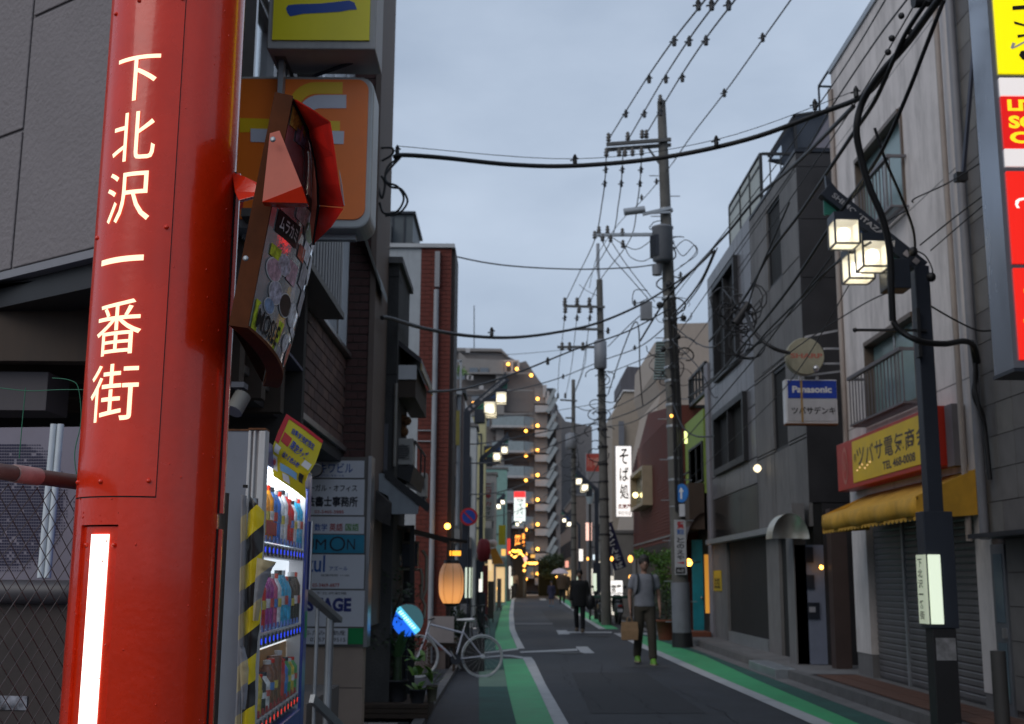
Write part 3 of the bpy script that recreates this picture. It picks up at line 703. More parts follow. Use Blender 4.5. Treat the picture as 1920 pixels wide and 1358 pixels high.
e_bblue = E('blue_button', (.02, .06, .8), 1.1); e_bred = E('red_button', (.8, .05, .03), .7)
for ri, (zs, sd_i) in enumerate(rows):
    mb = MB(); mb.fbox(Fv, wy0, wy1, zs-.065, zs-.012, -.077, -.012); mb.build('shelf', M('shelf_silver', (.5, .52, .55), .35, metal=.3), vm, bevel=.006)
    mb = MB(); nb = 14
    for k in range(nb):   # price tickets
        u = wy0+.03+(wy1-wy0-.06)*(k+.5)/nb
        t = MB(); t.fbox(Fv, u-.026, u+.026, zs-.008, zs+.016, -.02, -.014); t.build('price_card', M('card_red' if ri == 2 else 'card_blue', (.5, .05, .05) if ri == 2 else (.12, .2, .5), .5), vm)
        t = MB(); t.lathe(Fv.pt(u, zs-.039, -.012), [(.021, 0), (.021, .004), (.015, .006)], 14, axis=Fv.n); b_ = t.build('button', m_blackm, vm)
        t = MB(); t.lathe(Fv.pt(u, zs-.039, -.006), [(.011, 0), (.011, .002)], 10, axis=Fv.n); t.build('button_light', e_bred if ri == 2 else e_bblue, b_)
    order = [0, 0, 0, 0, 0, 3, 3, 1, 1, 2, 2, 1, 4, 4] if ri == 0 else ([2, 2, 2, 2, 5, 5, 11, 1, 4, 4, 4, 7, 7, 7] if ri == 1 else [7, 10, 11, 8, 7, 10, 9, 9, 9, 2, 3, 6, 8, 6])
    for k in range(nb):
        u = wy0+.03+(wy1-wy0-.06)*(k+.5)/nb; c = pal[order[k]]
        hh = [.22, .205, .215, .21, .225, .2][(k//2) % 6] if ri < 2 else [.15, .17, .14, .18, .2, .16][(k//2) % 6]
        mt = M('drink_%d' % order[k], c, .3, var=.45, sc=26, stretch=(1, 1, 1.6))
        can = ri == 2 and k in (1, 2, 8)
        t = MB()
        if can: t.lathe(Fv.pt(u, zs+.0, -.042), [(.028, 0), (.030, .01), (.030, hh*.85), (.028, hh*.92), (.027, hh*.92)], 14)
        else: t.lathe(Fv.pt(u, zs+.0, -.042), [(.029, 0), (.031, .008), (.031, hh*.35), (.0295, hh*.42), (.031, hh*.5), (.031, hh*.72), (.016, hh*.87), (.014, hh*.9)], 14)
        b_ = t.build('can' if can else 'bottle', mt, vm)
        if not can:
            t = MB(); t.lathe(Fv.pt(u, zs+hh*.9, -.042), [(.016, 0), (.016, hh*.09)], 10); t.build('cap', [m_white, m_red, m_dark][k % 3], b_)
            t = MB(); t.lathe(Fv.pt(u, zs+hh*.36, -.042), [(.0335, 0), (.0335, hh*.16)], 14); t.build('label', M('bottle_label_%d' % (k % 4), [(.7, .7, .72), (.6, .1, .08), (.1, .25, .6), (.65, .55, .1)][k % 4], .4, var=.4, sc=30), b_)
mb = MB(); u0_, z_ = wy0+.05, 1.2
for (ua, ub, za, zb_, nm, c) in [(.02, .3, .0, .05, 'price_banner', (.65, .4, .05)), (.30, .56, .0, .05, 'price_banner', (.6, .08, .06))]:
    t = MB(); t.fbox(Fv, wy0+ua, wy0+ub, 1.615+za, 1.615+zb_, -.012, -.010); t.build(nm, M('banner%.1f' % ua, c, .5, var=.3, sc=20), vm)
mb = MB(); mb.fbox(Fv, wy0+.01, wy1-.01, wz0, 1.17, -.077, -.074); mb.build('display_card', M('orange_card', (.75, .42, .12), .5, var=.3, sc=5), vm)
mb = MB(); mb.fbox(Fv, wy1-.09, wy1-.01, 1.6, 1.80, -.07, -.066); mb.build('display_card', m_white, vm)
mb = MB(); mb.fbox(Fv, wy0+.002, wy1-.002, wz0+.002, 1.858, -.007, -.003); mb.build('front_pane', m_pane, vm)
mb = MB(); mb.fbox(Fv, ya+.1, yb-.12, .25, .45, 0, .01); mb.build('dispensing_flap', m_blackm, vm)
mb = MB(); mb.tube([Fv.pt(yb-.03, 1.72, .008), Fv.pt(yb-.03, 1.40, .008)], .008, 8); mb.build('lock_rod', m_alu, vm)
mb = MB(); mb.fbox(Fv, yb-.07, yb-.02, 1.18, 1.30, 0, .003); mb.build('green_sticker', M('green_sticker', (.03, .3, .12), .4), vm)
# curling poster on top
ps = thing('poster', 'curling yellow promotional poster taped above the vending machine', 'poster', P(550, 860, 4.55))
grid = [[(537, 776), (573, 800), (606, 826)], [(522, 808), (560, 845), (592, 868)], [(511, 838), (540, 862), (578, 890)], [(510, 870), (540, 884), (572, 905)], [(512, 893), (545, 915), (574, 936)]]
dY = [4.50, 4.46, 4.44, 4.47, 4.5]
def psurf(a, b, e=0):
    r = b*(len(grid)-1); i = min(int(r), len(grid)-2); f = r-i
    def g(j): 
        row = grid[j]; c = a*2; k = min(int(c), 1); h = c-k
        return P(row[k][0]*(1-h)+row[k+1][0]*h, row[k][1]*(1-h)+row[k+1][1]*h, dY[j]+.12*a+e)
    return g(i).lerp(g(i+1), f)
mb = MB(); vs = [psurf(i/8, j/12) for j in range(13) for i in range(9)]
mb.add(vs, [(j*9+i, j*9+i+1, (j+1)*9+i+1, (j+1)*9+i) for j in range(12) for i in range(8)], True); mb.build('sheet', M('poster_yellow', (.6, .5, .02), .35, var=.05), ps)
def pbox(a0, a1, b0, b1, col, nm='print', e=-.002):
    mb = MB(); vs = [psurf(a0+(a1-a0)*i/4, b0+(b1-b0)*j/4, e) for j in range(5) for i in range(5)]
    mb.add(vs, [(j*5+i, j*5+i+1, (j+1)*5+i+1, (j+1)*5+i) for j in range(4) for i in range(4)], True); mb.build(nm, M('print_%s' % (str(col)), col, .4, var=.1), ps)
def ptext(s, a0, a1, b0, b1, mat):
    vs, fs, _ = glyph(s, .025); mb = MB().add([psurf(a0+(a1-a0)*x, b1-(b1-b0)*y, -.004) for x, y in vs], fs); mb.build('lettering', mat, ps)
pbox(0, 1, 0, .035, (.5, .02, .03)); pbox(0, .1, 0, .4, (.5, .02, .03)); pbox(.12, .3, .2, .34, (.5, .03, .03)); pbox(.76, .95, .32, .44, (.7, .7, .7)); pbox(.05, .2, .42, .55, (.7, .7, .7))
m_pb = M('print_navy', (.02, .05, .3), .4)
ptext('自動販売機限定', .25, .85, .09, .16, m_pb); ptext('限定グッズ', .34, .76, .2, .33, m_pb); ptext('当たる飲み物', .3, .74, .42, .55, m_pb)
pbox(.25, .75, .66, .8, (.2, .4, .65)); pbox(.3, .5, .82, .95, (.6, .6, .65)); pbox(.8, .92, .6, .8, (.03, .03, .03)); pbox(.02, .16, .6, .85, (.6, .6, .6)); pbox(.04, .12, .65, .75, (.5, .05, .05))
# small camera above
mb = MB(); q = P(592, 882, 4.95); mb.lathe(q, [(.012, -.03), (.024, -.03), (.03, 0), (.02, .01), (.018, .006)], 16, axis=(.3, -1, 0))
tag(mb.build('security_camera', m_blackm, loc=q), 'small round black camera on the top corner of the vending machine', 'camera')

# ================================================================ BRICK BUILDING (upper storey over a recess), faces the street
BX = -1.64; Fb_ = FL(BX); Y0, Y1 = 6.95, 11.45
bb = thing('brick_building', 'brown brick fronted building with ribbon windows above its recessed shopfront', 'building', (BX-1, 8.5, 0))
zb1 = Fb_.px(600, 803)[1]; zw = Fb_.px(620, 623)[1]
m_mort = M('mortar', (.10, .08, .075), .9)
mb = MB(); mb.fbox(Fb_, Y0, Y1, zb1, zw-.04, -.3, -.012); mb.build('wall', m_mort, bb)
m_brk = [M('brown_brick_%d' % i, c, .75, var=.15, sc=8, bump=.2) for i, c in enumerate([(.13, .072, .062), (.105, .06, .055), (.155, .088, .072)])]
bl_, bh = .30, .095; rows_n = int((zw-.04-zb1)/bh)
bmesh_ = [MB().box(0, .012, .006, bl_-.006, .006, bh-.006).mesh('brick', m) for m in m_brk]
cnt = 0; loc0 = WLOC[bb.name]
for r_ in range(rows_n):
    y = Y0+(.15 if r_ % 2 else 0)
    while y+bl_ <= Y1+.01 and cnt < 300:
        o = bpy.data.objects.new('brick', random.choice(bmesh_)); COL.objects.link(o); o.parent = bb
        o.location = Vector((BX-.012+random.uniform(0, .003), y, zb1+r_*bh))-loc0; y += bl_; cnt += 1
mb = MB(); mb.fbox(Fb_, Y0, Y1, zb1-.05, zb1-.002, -.3, .03); mb.build('drip_edge', m_alu, bb)
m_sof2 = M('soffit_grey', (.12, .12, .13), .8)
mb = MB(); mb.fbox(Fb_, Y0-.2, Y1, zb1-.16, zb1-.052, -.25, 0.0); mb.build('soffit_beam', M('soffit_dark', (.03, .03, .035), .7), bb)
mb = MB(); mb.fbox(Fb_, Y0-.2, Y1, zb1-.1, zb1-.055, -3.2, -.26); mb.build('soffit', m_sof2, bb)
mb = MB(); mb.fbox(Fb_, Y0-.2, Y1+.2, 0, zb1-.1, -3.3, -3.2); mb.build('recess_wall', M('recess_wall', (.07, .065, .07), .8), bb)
mb = MB(); mb.fbox(Fb_, Y0, Y1, zw-.038, zw, -.28, .05); mb.build('window_sill', m_alu, bb)
# ribbon windows
wtop = 8.5
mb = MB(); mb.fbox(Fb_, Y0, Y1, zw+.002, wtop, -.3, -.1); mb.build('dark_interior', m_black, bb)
wn = 7; wu = [Y0+(Y1-Y0)*i/wn for i in range(wn+1)]
for i in range(wn):
    for (za, zb_) in ((zw+.03, zw+1.55), (zw+1.6, zw+3.1)):
        t = MB(); t.fbox(Fb_, wu[i]+.002, wu[i]+.05, za, zb_, -.1, 0); t.fbox(Fb_, wu[i+1]-.05, wu[i+1]-.002, za, zb_, -.1, 0)
        t.fbox(Fb_, wu[i]+.052, wu[i+1]-.052, za, za+.05, -.1, -.01); t.fbox(Fb_, wu[i]+.052, wu[i+1]-.052, zb_-.05, zb_, -.1, -.01)
        wd = t.build('window', m_alu, bb)
        t = MB(); t.fbox(Fb_, wu[i]+.05, wu[i+1]-.05, za+.05, zb_-.05, -.06, -.05); t.build('pane', m_skyglass, wd)
mb = MB(); mb.fbox(Fb_, Y0, Y1, zw+1.55, zw+1.6, -.1, .02); mb.fbox(Fb_, Y0, Y1, zw+3.1, zw+3.5, -.1, .02); mb.build('transom', m_alu, bb)
# slatted screen in front of the first windows
sc_ = MB(); ub_ = Fb_.px(641, 600, .25)[0]
pz0 = Fb_.px(640, 598, .25)[1]
mb = MB(); mb.fbox(Fb_, 6.6, ub_, pz0, pz0+.05, .05, .27); mb.fbox(Fb_, 6.6, ub_, pz0+1.0, pz0+1.05, .2, .27); mb.build('screen_rail', M('bronze_trim', (.12, .11, .10), .5, metal=.4), bb)
slm = MB().box(0, .03, 0, .075, 0, .95).mesh('slat', M('pale_slat', (.30, .30, .31), .5, metal=.3))
yy = 6.65
while yy < ub_-.07:
    o = bpy.data.objects.new('slat', slm); COL.objects.link(o); o.parent = bb; o.location = Vector((BX+.22, yy, pz0+.05))-loc0; yy += .13
# end pier with bonded dark brick
Fp1 = FY(11.45); a = Fp1.rect(646, 480, 690, 860); pu1 = Fp1.px(700, 700)[0]
pz = Fp1.px(660, 860)[1]
mb = MB(); mb.fbox(Fp1, a[0], a[1], pz, 8.5, -1.2, -.012); mb.build('pier', m_mort, bb)
m_dbr = M('maroon_brick', (.075, .030, .026), .7, var=.2, sc=8, bump=.2)
dbm = [MB().box(.004, .222-.008, 0, .012, .004, .07).mesh('brick', m_dbr), MB().box(.004, .106-.0, 0, .012, .004, .07).mesh('brick', m_dbr)]
z = pz+.01; k = 0; u_w = a[1]-a[0]
while z < 6.6:
    if k % 2: seq = [(0, .6), (.6, .4)]
    else: seq = [(0, .35), (.35, .65)]
    for s0, s1 in seq:
        o = bpy.data.objects.new('brick', dbm[0]); COL.objects.link(o); o.parent = bb; o.location = Vector((a[0]+u_w*s0, 11.45, z))-loc0; o.scale = (s1*u_w/.222, 1, 1)
    z += .082; k += 1
mb = MB(); mb.fbox(Fp1, a[1]+.002, pu1, 1.0, 8.5, -1.2, .02); mb.build('corner_trim', M('tan_trim', (.16, .12, .10), .7), bb)
a2 = Fp1.rect(655, 430, 716, 540)
mb = MB(); mb.add([Fp1.pt(a2[0], a2[3]+.35, .5), Fp1.pt(a2[1], a2[2]-.02, .02), Fp1.pt(a2[1], a2[2]+.04, .02), Fp1.pt(a2[0], a2[3]+.42, .5), Fp1.pt(a2[0], a2[3]+.35, -.6), Fp1.pt(a2[1], a2[2]-.02, -.6), Fp1.pt(a2[1], a2[2]+.04, -.6), Fp1.pt(a2[0], a2[3]+.42, -.6)], [(0, 1, 2, 3), (7, 6, 5, 4), (0, 4, 5, 1), (1, 5, 6, 2), (2, 6, 7, 3), (3, 7, 4, 0)])
mb.build('canopy', M('canopy_metal', (.09, .10, .10), .45, metal=.5), bb)
# spotlight in the soffit
sp = thing('spotlight', 'grey ceiling spotlight under the brown brick building', 'light', P(445, 760, 5.6))
mb = MB(); mb.box(*[v for v in (P(436, 722, 5.6).x, P(460, 722, 5.6).x, 5.57, 5.66, P(445, 728, 5.6).z, P(445, 718, 5.6).z)]); mb.build('base', m_sof2, sp)
mb = MB(); mb.cyl(P(447, 728, 5.6), P(446, 745, 5.6), .008, 8); mb.build('stem', m_sof2, sp)
mb = MB(); mb.cyl(P(455, 742, 5.6), P(438, 772, 5.55), .042, 14); mb.build('lamp_head', M('lamp_beige', (.16, .15, .13), .5), sp)

# ================================================================ PROJECTING SIGNS over the machine
Fs = FY(6.75)
os_ = thing('orange_sign', 'orange rounded box sign with yellow and white stepped logo behind the mirror', 'sign', Fs.pt(Fs.px(560, 300)[0], 3.8))
def rrect(F, u0, u1, z0, z1, r, d0, d1, k=6):
    pts = []
    for cx_, cz_, a0 in ((u1-r, z1-r, 0), (u0+r, z1-r, 90), (u0+r, z0+r, 180), (u1-r, z0+r, 270)):
        for i in range(k+1): a = R(a0+90*i/k); pts.append((cx_+r*math.cos(a), cz_+r*math.sin(a)))
    return MB().poly([F.pt(u, z, d1) for u, z in pts], F.n*(d0-d1))
a = Fs.rect(425, 143, 698, 428)
rrect(Fs, a[0], a[1], a[2], a[3], .09, -.28, 0).build('case', M('sign_case', (.42, .43, .42), .4, metal=.2), os_, bevel=.012)
b = Fs.rect(433, 150, 688, 412)
m_or = M('orange_acrylic', (.95, .20, .015), .35, var=.05)
rrect(Fs, b[0], b[1], b[2], b[3], .07, .001, .012).build('face', m_or, os_)
m_lg_y = M('logo_yellow', (.85, .52, .01), .35, var=.03); m_lg_w = M('logo_white', (.62, .62, .68), .35, var=.03)
def lpoly(F, pts, mat, d, par, nm='logo'):
    mb = MB().add([F.pt(*F.px(x, y), d) for x, y in pts], [list(range(len(pts)))]); return mb.build(nm, mat, par)
def hook(x0, x1, yt, h, xd, yd, rad):   # horizontal bar turning down at its left end
    pts = [(x1, yt), (x0+rad, yt)]
    for i in range(1, 9): t = R(90+90*i/8); pts.append((x0+rad+rad*math.cos(t), yt+rad-rad*math.sin(t)))
    pts += [(x0, yd), (x0+h, yd)]
    ri = rad-h
    for i in range(0, 9): t = R(180-90*i/8); pts.append((x0+rad+ri*math.cos(t), yt+rad-ri*math.sin(t)))
    pts += [(x1, yt+h)]
    return pts
lpoly(Fs, hook(540, 643, 156, 22, 0, 245, 52), m_lg_y, .014, os_)
lpoly(Fs, hook(558, 650, 180, 25, 0, 245, 42), m_lg_w, .016, os_)
lpoly(Fs, [(450, 223), (638, 229), (638, 247), (450, 250)], m_lg_y, .0142, os_)
lpoly(Fs, [(471, 243), (646, 248), (645, 272), (471, 268)], m_lg_w, .0162, os_)
lpoly(Fs, [(446, 377), (452, 372), (458, 378), (456, 392), (448, 396), (446, 392), (453, 386), (452, 379)], M('logo_red', (.55, .03, .03), .4), .0145, os_)
for z_ in (a[2]-.01, a[3]+.01): MB().bar(Fs.pt(a[1]-.1, z_, -.14), Fs.pt(BX, z_, -.14), .05).build('mounting_bar', m_steel, os_)
Fy = FY(6.5)
ys = thing('yellow_sign', 'yellow box sign with one thick blue brush stroke at the top of the frame', 'sign', Fy.pt(Fy.px(610, 80)[0], 4.8))
a = Fy.rect(512, -420, 708, 92)
zc = a[2]
mb = MB(); mb.fbox(Fy, a[0], a[1]+.01, a[2], a[3], -.36, 0); mb.build('case', M('sign_case2', (.36, .35, .34), .5, stain=.4), ys, bevel=.008)
b = Fy.rect(522, -410, 700, 77)
mb = MB(); mb.fbox(Fy, b[0], b[1], b[2], b[3], .001, .012); mb.build('face', M('yellow_acrylic', (.8, .68, .01), .35, var=.04), ys)
lpoly(Fy, [(537, 18), (541, 12), (560, 10), (600, 9), (630, 6), (655, 3), (665, 7), (670, 20), (655, 21), (640, 24), (610, 26), (570, 28), (545, 33), (540, 27)], M('sign_blue', (.01, .06, .3), .4), .014, ys, 'brush_stroke')
mb = MB(); mb.cyl(P(662, 117, 6.7), P(588, 143, 6.76), .012, 8); mb.build('stay', m_dark, ys)

# ================================================================ DIRECTORY SIGN COLUMN
Fd = FY(11.3)
ds = thing('directory_sign', 'tall white tenant directory sign with stacked name panels beside the vending machine', 'sign', Fd.pt(Fd.px(630, 1300)[0], 0))
a = Fd.rect(545, 857, 686, 1213)
mb = MB(); mb.fbox(Fd, a[0], a[1], a[2], a[3], -.25, 0); mb.build('case', M('case_bronze', (.16, .15, .14), .4, metal=.5), ds)
mb = MB(); mb.fbox(Fd, a[1]+.001, a[1]+.035, a[2], a[3]+.01, -.25, .01); mb.build('side_profile', m_alu, ds)
mb = MB(); mb.fbox(Fd, a[0], a[1], .05, a[2]-.002, -.22, -.02); mb.build('plinth', M('beige_tile', (.4, .31, .25), .6, var=.08), ds)
for z_ in (.45, .85):
    mb = MB(); mb.fbox(Fd, a[0], a[1], z_, z_+.008, -.021, -.0185); mb.build('joint', m_mort, ds)
m_pn = M('panel_white', (.7, .71, .76), .4, var=.04)
def dpanel(y0, y1, x1=683, x0=548, mat=None):
    r_ = Fd.rect(x0, y0, x1, y1); mb = MB(); mb.fbox(Fd, r_[0], r_[1], r_[2], r_[3], .001, .012); return mb.build('name_panel', mat or m_pn, ds)
def dtext(p, s, x0, x1, y0, y1, col, bold=.015):
    r_ = Fd.rect(x0, y0, x1, y1); text(Fd, s, r_[0], r_[1], r_[2], r_[3], .014, M('ink_%s' % str(col), col, .5), p, bold)
K = (.02, .02, .03); BL = (.03, .1, .35); RD = (.4, .03, .03)
p = dpanel(864, 896); dtext(p, '第2トキワビル', 558, 662, 868, 888, BL); dtext(p, '北沢2-33-12', 590, 645, 890, 894, BL, .0)
p = dpanel(899, 966); dtext(p, 'リーガル・オフィス', 570, 670, 909, 922, K); dtext(p, '司法書士事務所', 560, 671, 931, 951, K, .03); dtext(p, '03-5465-3885', 590, 645, 957, 963, RD)
p = dpanel(969, 1001); dtext(p, '数学', 590, 614, 982, 996, BL); dtext(p, '英語', 618, 643, 982, 996, RD); dtext(p, '国語', 648, 673, 982, 996, (.1, .3, .05))
p = dpanel(1003, 1037, mat=M('panel_cyan', (.03, .27, .42), .4)); dtext(p, 'K', 560, 574, 1011, 1031, K, .0); dtext(p, 'U', 577, 589, 1011, 1031, K, 0); dtext(p, 'M', 592, 612, 1011, 1031, K, .0); dtext(p, 'O', 618, 648, 1006, 1034, K, -.01); dtext(p, 'N', 651, 666, 1011, 1031, K, .0)
p = dpanel(1040, 1104); dtext(p, 'azul', 560, 610, 1041, 1073, BL); dtext(p, 'アズール', 618, 652, 1062, 1070, BL); dtext(p, '営業時間 11:00', 602, 655, 1077, 1081, K, 0); dtext(p, '03-3469-6877', 586, 637, 1094, 1101, RD)
p = dpanel(1107, 1175); dtext(p, 'STAGE', 575, 659, 1121, 1147, (.03, .04, .2), .05); dtext(p, '下北沢劇場', 592, 650, 1110, 1115, K, .0); mb = None
p = dpanel(1178, 1208, x1=652); dtext(p, 'ふたみ不動産', 572, 648, 1182, 1191, K, .0); dtext(p, '03-5738-9515', 582, 648, 1196, 1203, K, .0)
dpanel(1178, 1208, x0=653, x1=681, mat=M('panel_green', (.01, .28, .08), .4))
# handrail and stair
hr = thing('handrail', 'steel handrail with sloping top rail in front of the directory sign', 'handrail', P(615, 1300, 7.6))
mb = MB(); mb.bar(P(560, 1098, 6.9), P(634, 1163, 7.6), .06, .035); mb.build('top_rail', m_steel, hr, bevel=.005)
mb = MB(); q = P(619, 1158, 7.55); mb.tube([q, (q.x, q.y, .05)], .026, 10); mb.build('post', m_steel, hr)
mb = MB(); q = P(596, 1130, 7.3); mb.tube([q, (q.x, q.y, .3)], .012, 8); mb.build('baluster', m_steel, hr)
mb = MB(); mb.bar(P(585, 1310, 7.2), P(650, 1375, 7.7), .03, .05); mb.build('stringer', m_steel, hr)
mb = MB()
for k in range(4): mb.box(-3.0, -1.25, 6.6+k*.3, 8.9, .05+k*.16, .05+(k+1)*.16-.001)
tag(mb.build('stair', M('stair_stone', (.14, .12, .11), .8), loc=(-2, 7.5, 0)), 'low stone steps rising behind the vending machine and handrail', 'stairs')
# ================================================================ LEFT MIDDLE: dark concrete house, red brick house
m_dconc = M('dark_concrete', (.055, .055, .055), .9, var=.25, sc=2, bump=.3, stain=.6)
F2 = FY(12.6); X2 = F2.px(744, 700)[0]; F2s = FL(X2)
dh = thing('concrete_house', 'narrow dark concrete house with pent roof bay and air conditioner after the directory sign', 'building', (X2-1, 13.5, 0))
zt2 = F2.px(720, 495)[1]
mb = MB(); mb.fbox(F2, -4, X2, 0, zt2, -1.35, 0); mb.build('wall', m_dconc, dh)
mb = MB(); mb.fbox(F2, -4, X2+.04, zt2, zt2+.07, -1.4, .05); mb.build('coping', m_conc, dh)
a = F2.rect(698, 795, 727, 885); mb = MB(); mb.fbox(F2, a[0], a[1], a[2], a[3], 0, .01); mb.build('render_patch', M('render_patch', (.11, .11, .125), .8), dh)
for y_ in (520, 703):
    z_ = F2.px(720, y_)[1]; mb = MB(); mb.fbox(F2, -1.55, X2+.002, z_, z_+.012, -.3, .004); mb.build('joint', m_black, dh)
mb = MB(); mb.tube([F2.pt(X2+.0, F2.px(745, 720)[1], .03), F2.pt(X2+.0, F2.px(742, 875)[1], .03)], .018, 8); mb.build('downpipe', M('old_pipe', (.25, .24, .22), .6), dh)
# pent roof bay on the street side
ua, ub = 12.75, 14.6
zr1 = F2s.px(752, 655)[1]; 
mb = MB(); q = F2s.pt
def slab(F, u0, u1, zi, zo, d0, d1, th):
    q = F.pt
    return [q(u0, zi, d0), q(u0, zo, d1), q(u1, zo, d1), q(u1, zi, d0), q(u0, zi+th, d0), q(u0, zo+th, d1), q(u1, zo+th, d1), q(u1, zi+th, d0)]
zi = P(745, 650, 12.8).z; zo = P(786, 683, 12.8).z
mb.hexa(slab(F2s, 12.75, 14.6, zi, zo, 0, .25, .06)); mb.build('pent_roof', M('tin_roof', (.035, .03, .035), .45), dh)
mb = MB(); mb.fbox(F2s, 12.8, 14.5, P(770, 745, 12.8).z, zo-.01, 0, .19); mb.build('bay', m_wood, dh)
mb = MB(); mb.fbox(F2s, 12.78, 12.8, P(770, 712, 12.8).z, zo-.015, .0, .2); mb.build('bay_side', m_white, dh)
mb = MB(); mb.fbox(F2s, 12.75, 14.6, zo-.08, zo-.001, .245, .262); mb.build('gutter', M('brass_gutter', (.30, .24, .13), .4, metal=.6), dh)
def aircon(name, F, u0, u1, z0, z1, d, label, ax='front'):
    t = thing(name, label, 'air conditioner', F.pt((u0+u1)/2, z0, d))
    MB().fbox(F, u0, u1, z0, z1, d-.28, d).build('casing', M('ac_cream', (.36, .35, .33), .6), t, bevel=.01)
    um, hm = (u0+u1)/2-(u1-u0)*.12, (z0+z1)/2
    w_ = min(u1-u0, z1-z0)*.42
    for k in range(7): MB().fbox(F, um-w_, um+w_, hm-w_+k*w_*2/7, hm-w_+k*w_*2/7+.012, d+.001, d+.009).build('grille_bar', m_conc, t)
    MB().lathe(F.pt(um, hm, d-.002), [(w_*.95, 0), (w_*.95, .003)], 18, axis=F.n).build('fan_opening', m_blackm, t)
    MB().fbox(F, u0+.02, u0+.05, z0-.06, z0-.001, d-.27, d).fbox(F, u1-.05, u1-.02, z0-.06, z0-.001, d-.27, d).build('feet', m_dark, t)
    return t
a = FY(13.0).rect(745, 822, 770, 872)
aircon('air_conditioner', FY(13.0), a[0]-.02, a[1]+.03, a[2], a[3], 0, 'cream air conditioner on a black bracket above the white gable')
bk = thing('balcony_box', 'black sheet balcony shelf carrying a cream air conditioner', 'balcony', P(760, 890, 13.2))
mb = MB(); a = FY(12.95).rect(742, 874, 776, 905); mb.add([FY(12.95).pt(a[0], a[2]+.07), FY(12.95).pt(a[1]-.04, a[2]), FY(12.95).pt(a[1], a[3]), FY(12.95).pt(a[0], a[3]), FY(14.6).pt(a[0], a[2]+.07), FY(14.6).pt(a[1]-.04, a[2]), FY(14.6).pt(a[1], a[3]), FY(14.6).pt(a[0], a[3])], [(0, 1, 2, 3), (7, 6, 5, 4), (0, 4, 5, 1), (1, 5, 6, 2), (2, 6, 7, 3), (3, 7, 4, 0)])
mb.build('shelf', m_blackm, bk); MB().bar((a[1]+.0, 13, a[3]+.28), (a[1], 14.6, a[3]+.28), .02).bar((a[1], 13.9, a[3]), (a[1], 13.9, a[3]+.28), .02).bar((a[1], 14.55, a[3]), (a[1], 14.55, a[3]+.28), .02).build('railing', m_blackm, bk)
a = FY(15.4).rect(781, 887, 797, 932)
aircon('air_conditioner', FY(15.4), a[0], a[1]+.02, a[2], a[3], 0, 'cream air conditioner low on the side of the red brick house')
# soft brown bundle on balcony
bd = MB()
for i in range(9): bd.ball(P(756+random.uniform(-8, 10), 800+random.uniform(-18, 14), 13.3+random.random()*.3), random.uniform(.04, .07), 8, 6)
tag(bd.build('cloth_bundle', M('brown_cloth', (.12, .055, .02), .9, var=.4, sc=12), loc=P(756, 815, 13.4)), 'brown cloth bundle piled on the balcony above an air conditioner', 'laundry')
# gable porch
gb = thing('porch_roof', 'white gabled porch roof with dark sloping edge beside the concrete house', 'roof', P(750, 960, 12.3))
Y = 12.2
mb = MB(); mb.poly([P(692, 888, Y), P(724, 888, Y), P(786, 946, Y), P(783, 964, Y), P(735, 964, Y), P(728, 930, Y), P(692, 912, Y)], (0, .03, 0)); mb.build('gable_board', M('pale_board', (.30, .33, .36), .6, stain=.3), gb)
mb = MB(); mb.hexa([P(721, 894, Y-.02), P(803, 962, Y-.02), P(803, 962, Y+1.2), P(721, 894, Y+1.2), P(722, 880, Y-.02), P(806, 946, Y-.02), P(806, 946, Y+1.2), P(722, 880, Y+1.2)]); mb.build('roof_slope', m_blackm, gb)
aw = MB(); aw.hexa([P(690, 967, 11.9), P(732, 988, 11.9), P(735, 945, 12.6), P(690, 930, 12.6), P(692, 908, 11.95), P(734, 945, 11.9), P(736, 940, 12.62), P(692, 902, 12.62)])
tag(aw.build('awning', M('weathered_awning', (.045, .04, .038), .85, var=.5, sc=5), loc=P(712, 960, 12)), 'weathered black awning below the white gable by the directory sign', 'awning')
# dark shopfront recess with pipes
sf = thing('snack_bar_front', 'dark cluttered restaurant front with cream pipes behind the potted plants', 'shopfront', (-1.3, 14, 0))
mb = MB(); mb.fbox(FY(14.6), -4, -1.2, 0, P(760, 985, 14.6).z, -.1, 0); mb.build('wall', m_blackm, sf)
mb = MB(); a = FY(13.4).rect(701, 985, 717, 1200); mb.fbox(FY(13.4), a[0], a[1], .05, a[3], -.05, 0); mb.build('pale_panel', M('pale_panel', (.20, .21, .23), .6), sf)
m_cp = M('cream_pipe', (.30, .26, .21), .6)
for pts in ([(729, 985), (728, 1066), (785, 1068)], [(730, 1016), (786, 1018)], [(788, 1066), (792, 1080), (790, 1120), (797, 1135), (795, 1160)], [(792, 1032), (800, 1045), (799, 1105), (792, 1122)], [(722, 1160), (722, 1212), (742, 1214)]):
    MB().tube([P(x, y, 13.8) for x, y in pts], .018, 8).build('pipe', m_cp, sf)
a = FY(13.7).rect(735, 1020, 783, 1062); MB().fbox(FY(13.7), a[0], a[1], a[2], a[3], -.2, 0).build('box', m_dark, sf)
MB().lathe(P(744, 1062, 13.5), [(.05, 0), (.062, .02), (.06, .1), (.04, .15), (.01, .17)], 16).build('bell_lamp', M('smoky_glass', (.2, .2, .22), .12, metal=.6), sf)
MB().bar(P(735, 985, 13.3), P(842, 1012, 14.5), .05, .03).bar(P(842, 1012, 14.5), P(873, 1016, 14.8), .06, .04).bar(P(773, 985, 13.2), P(773, 1330, 13.2), .05).build('canopy_frame', m_blackm, sf)
cnp = MB(); cnp.hexa([P(738, 990, 13.0), P(842, 1020, 13.9), P(835, 1016, 15.5), P(738, 995, 15.5), P(738, 982, 13.0), P(842, 1012, 13.9), P(835, 1010, 15.5), P(738, 987, 15.5)])
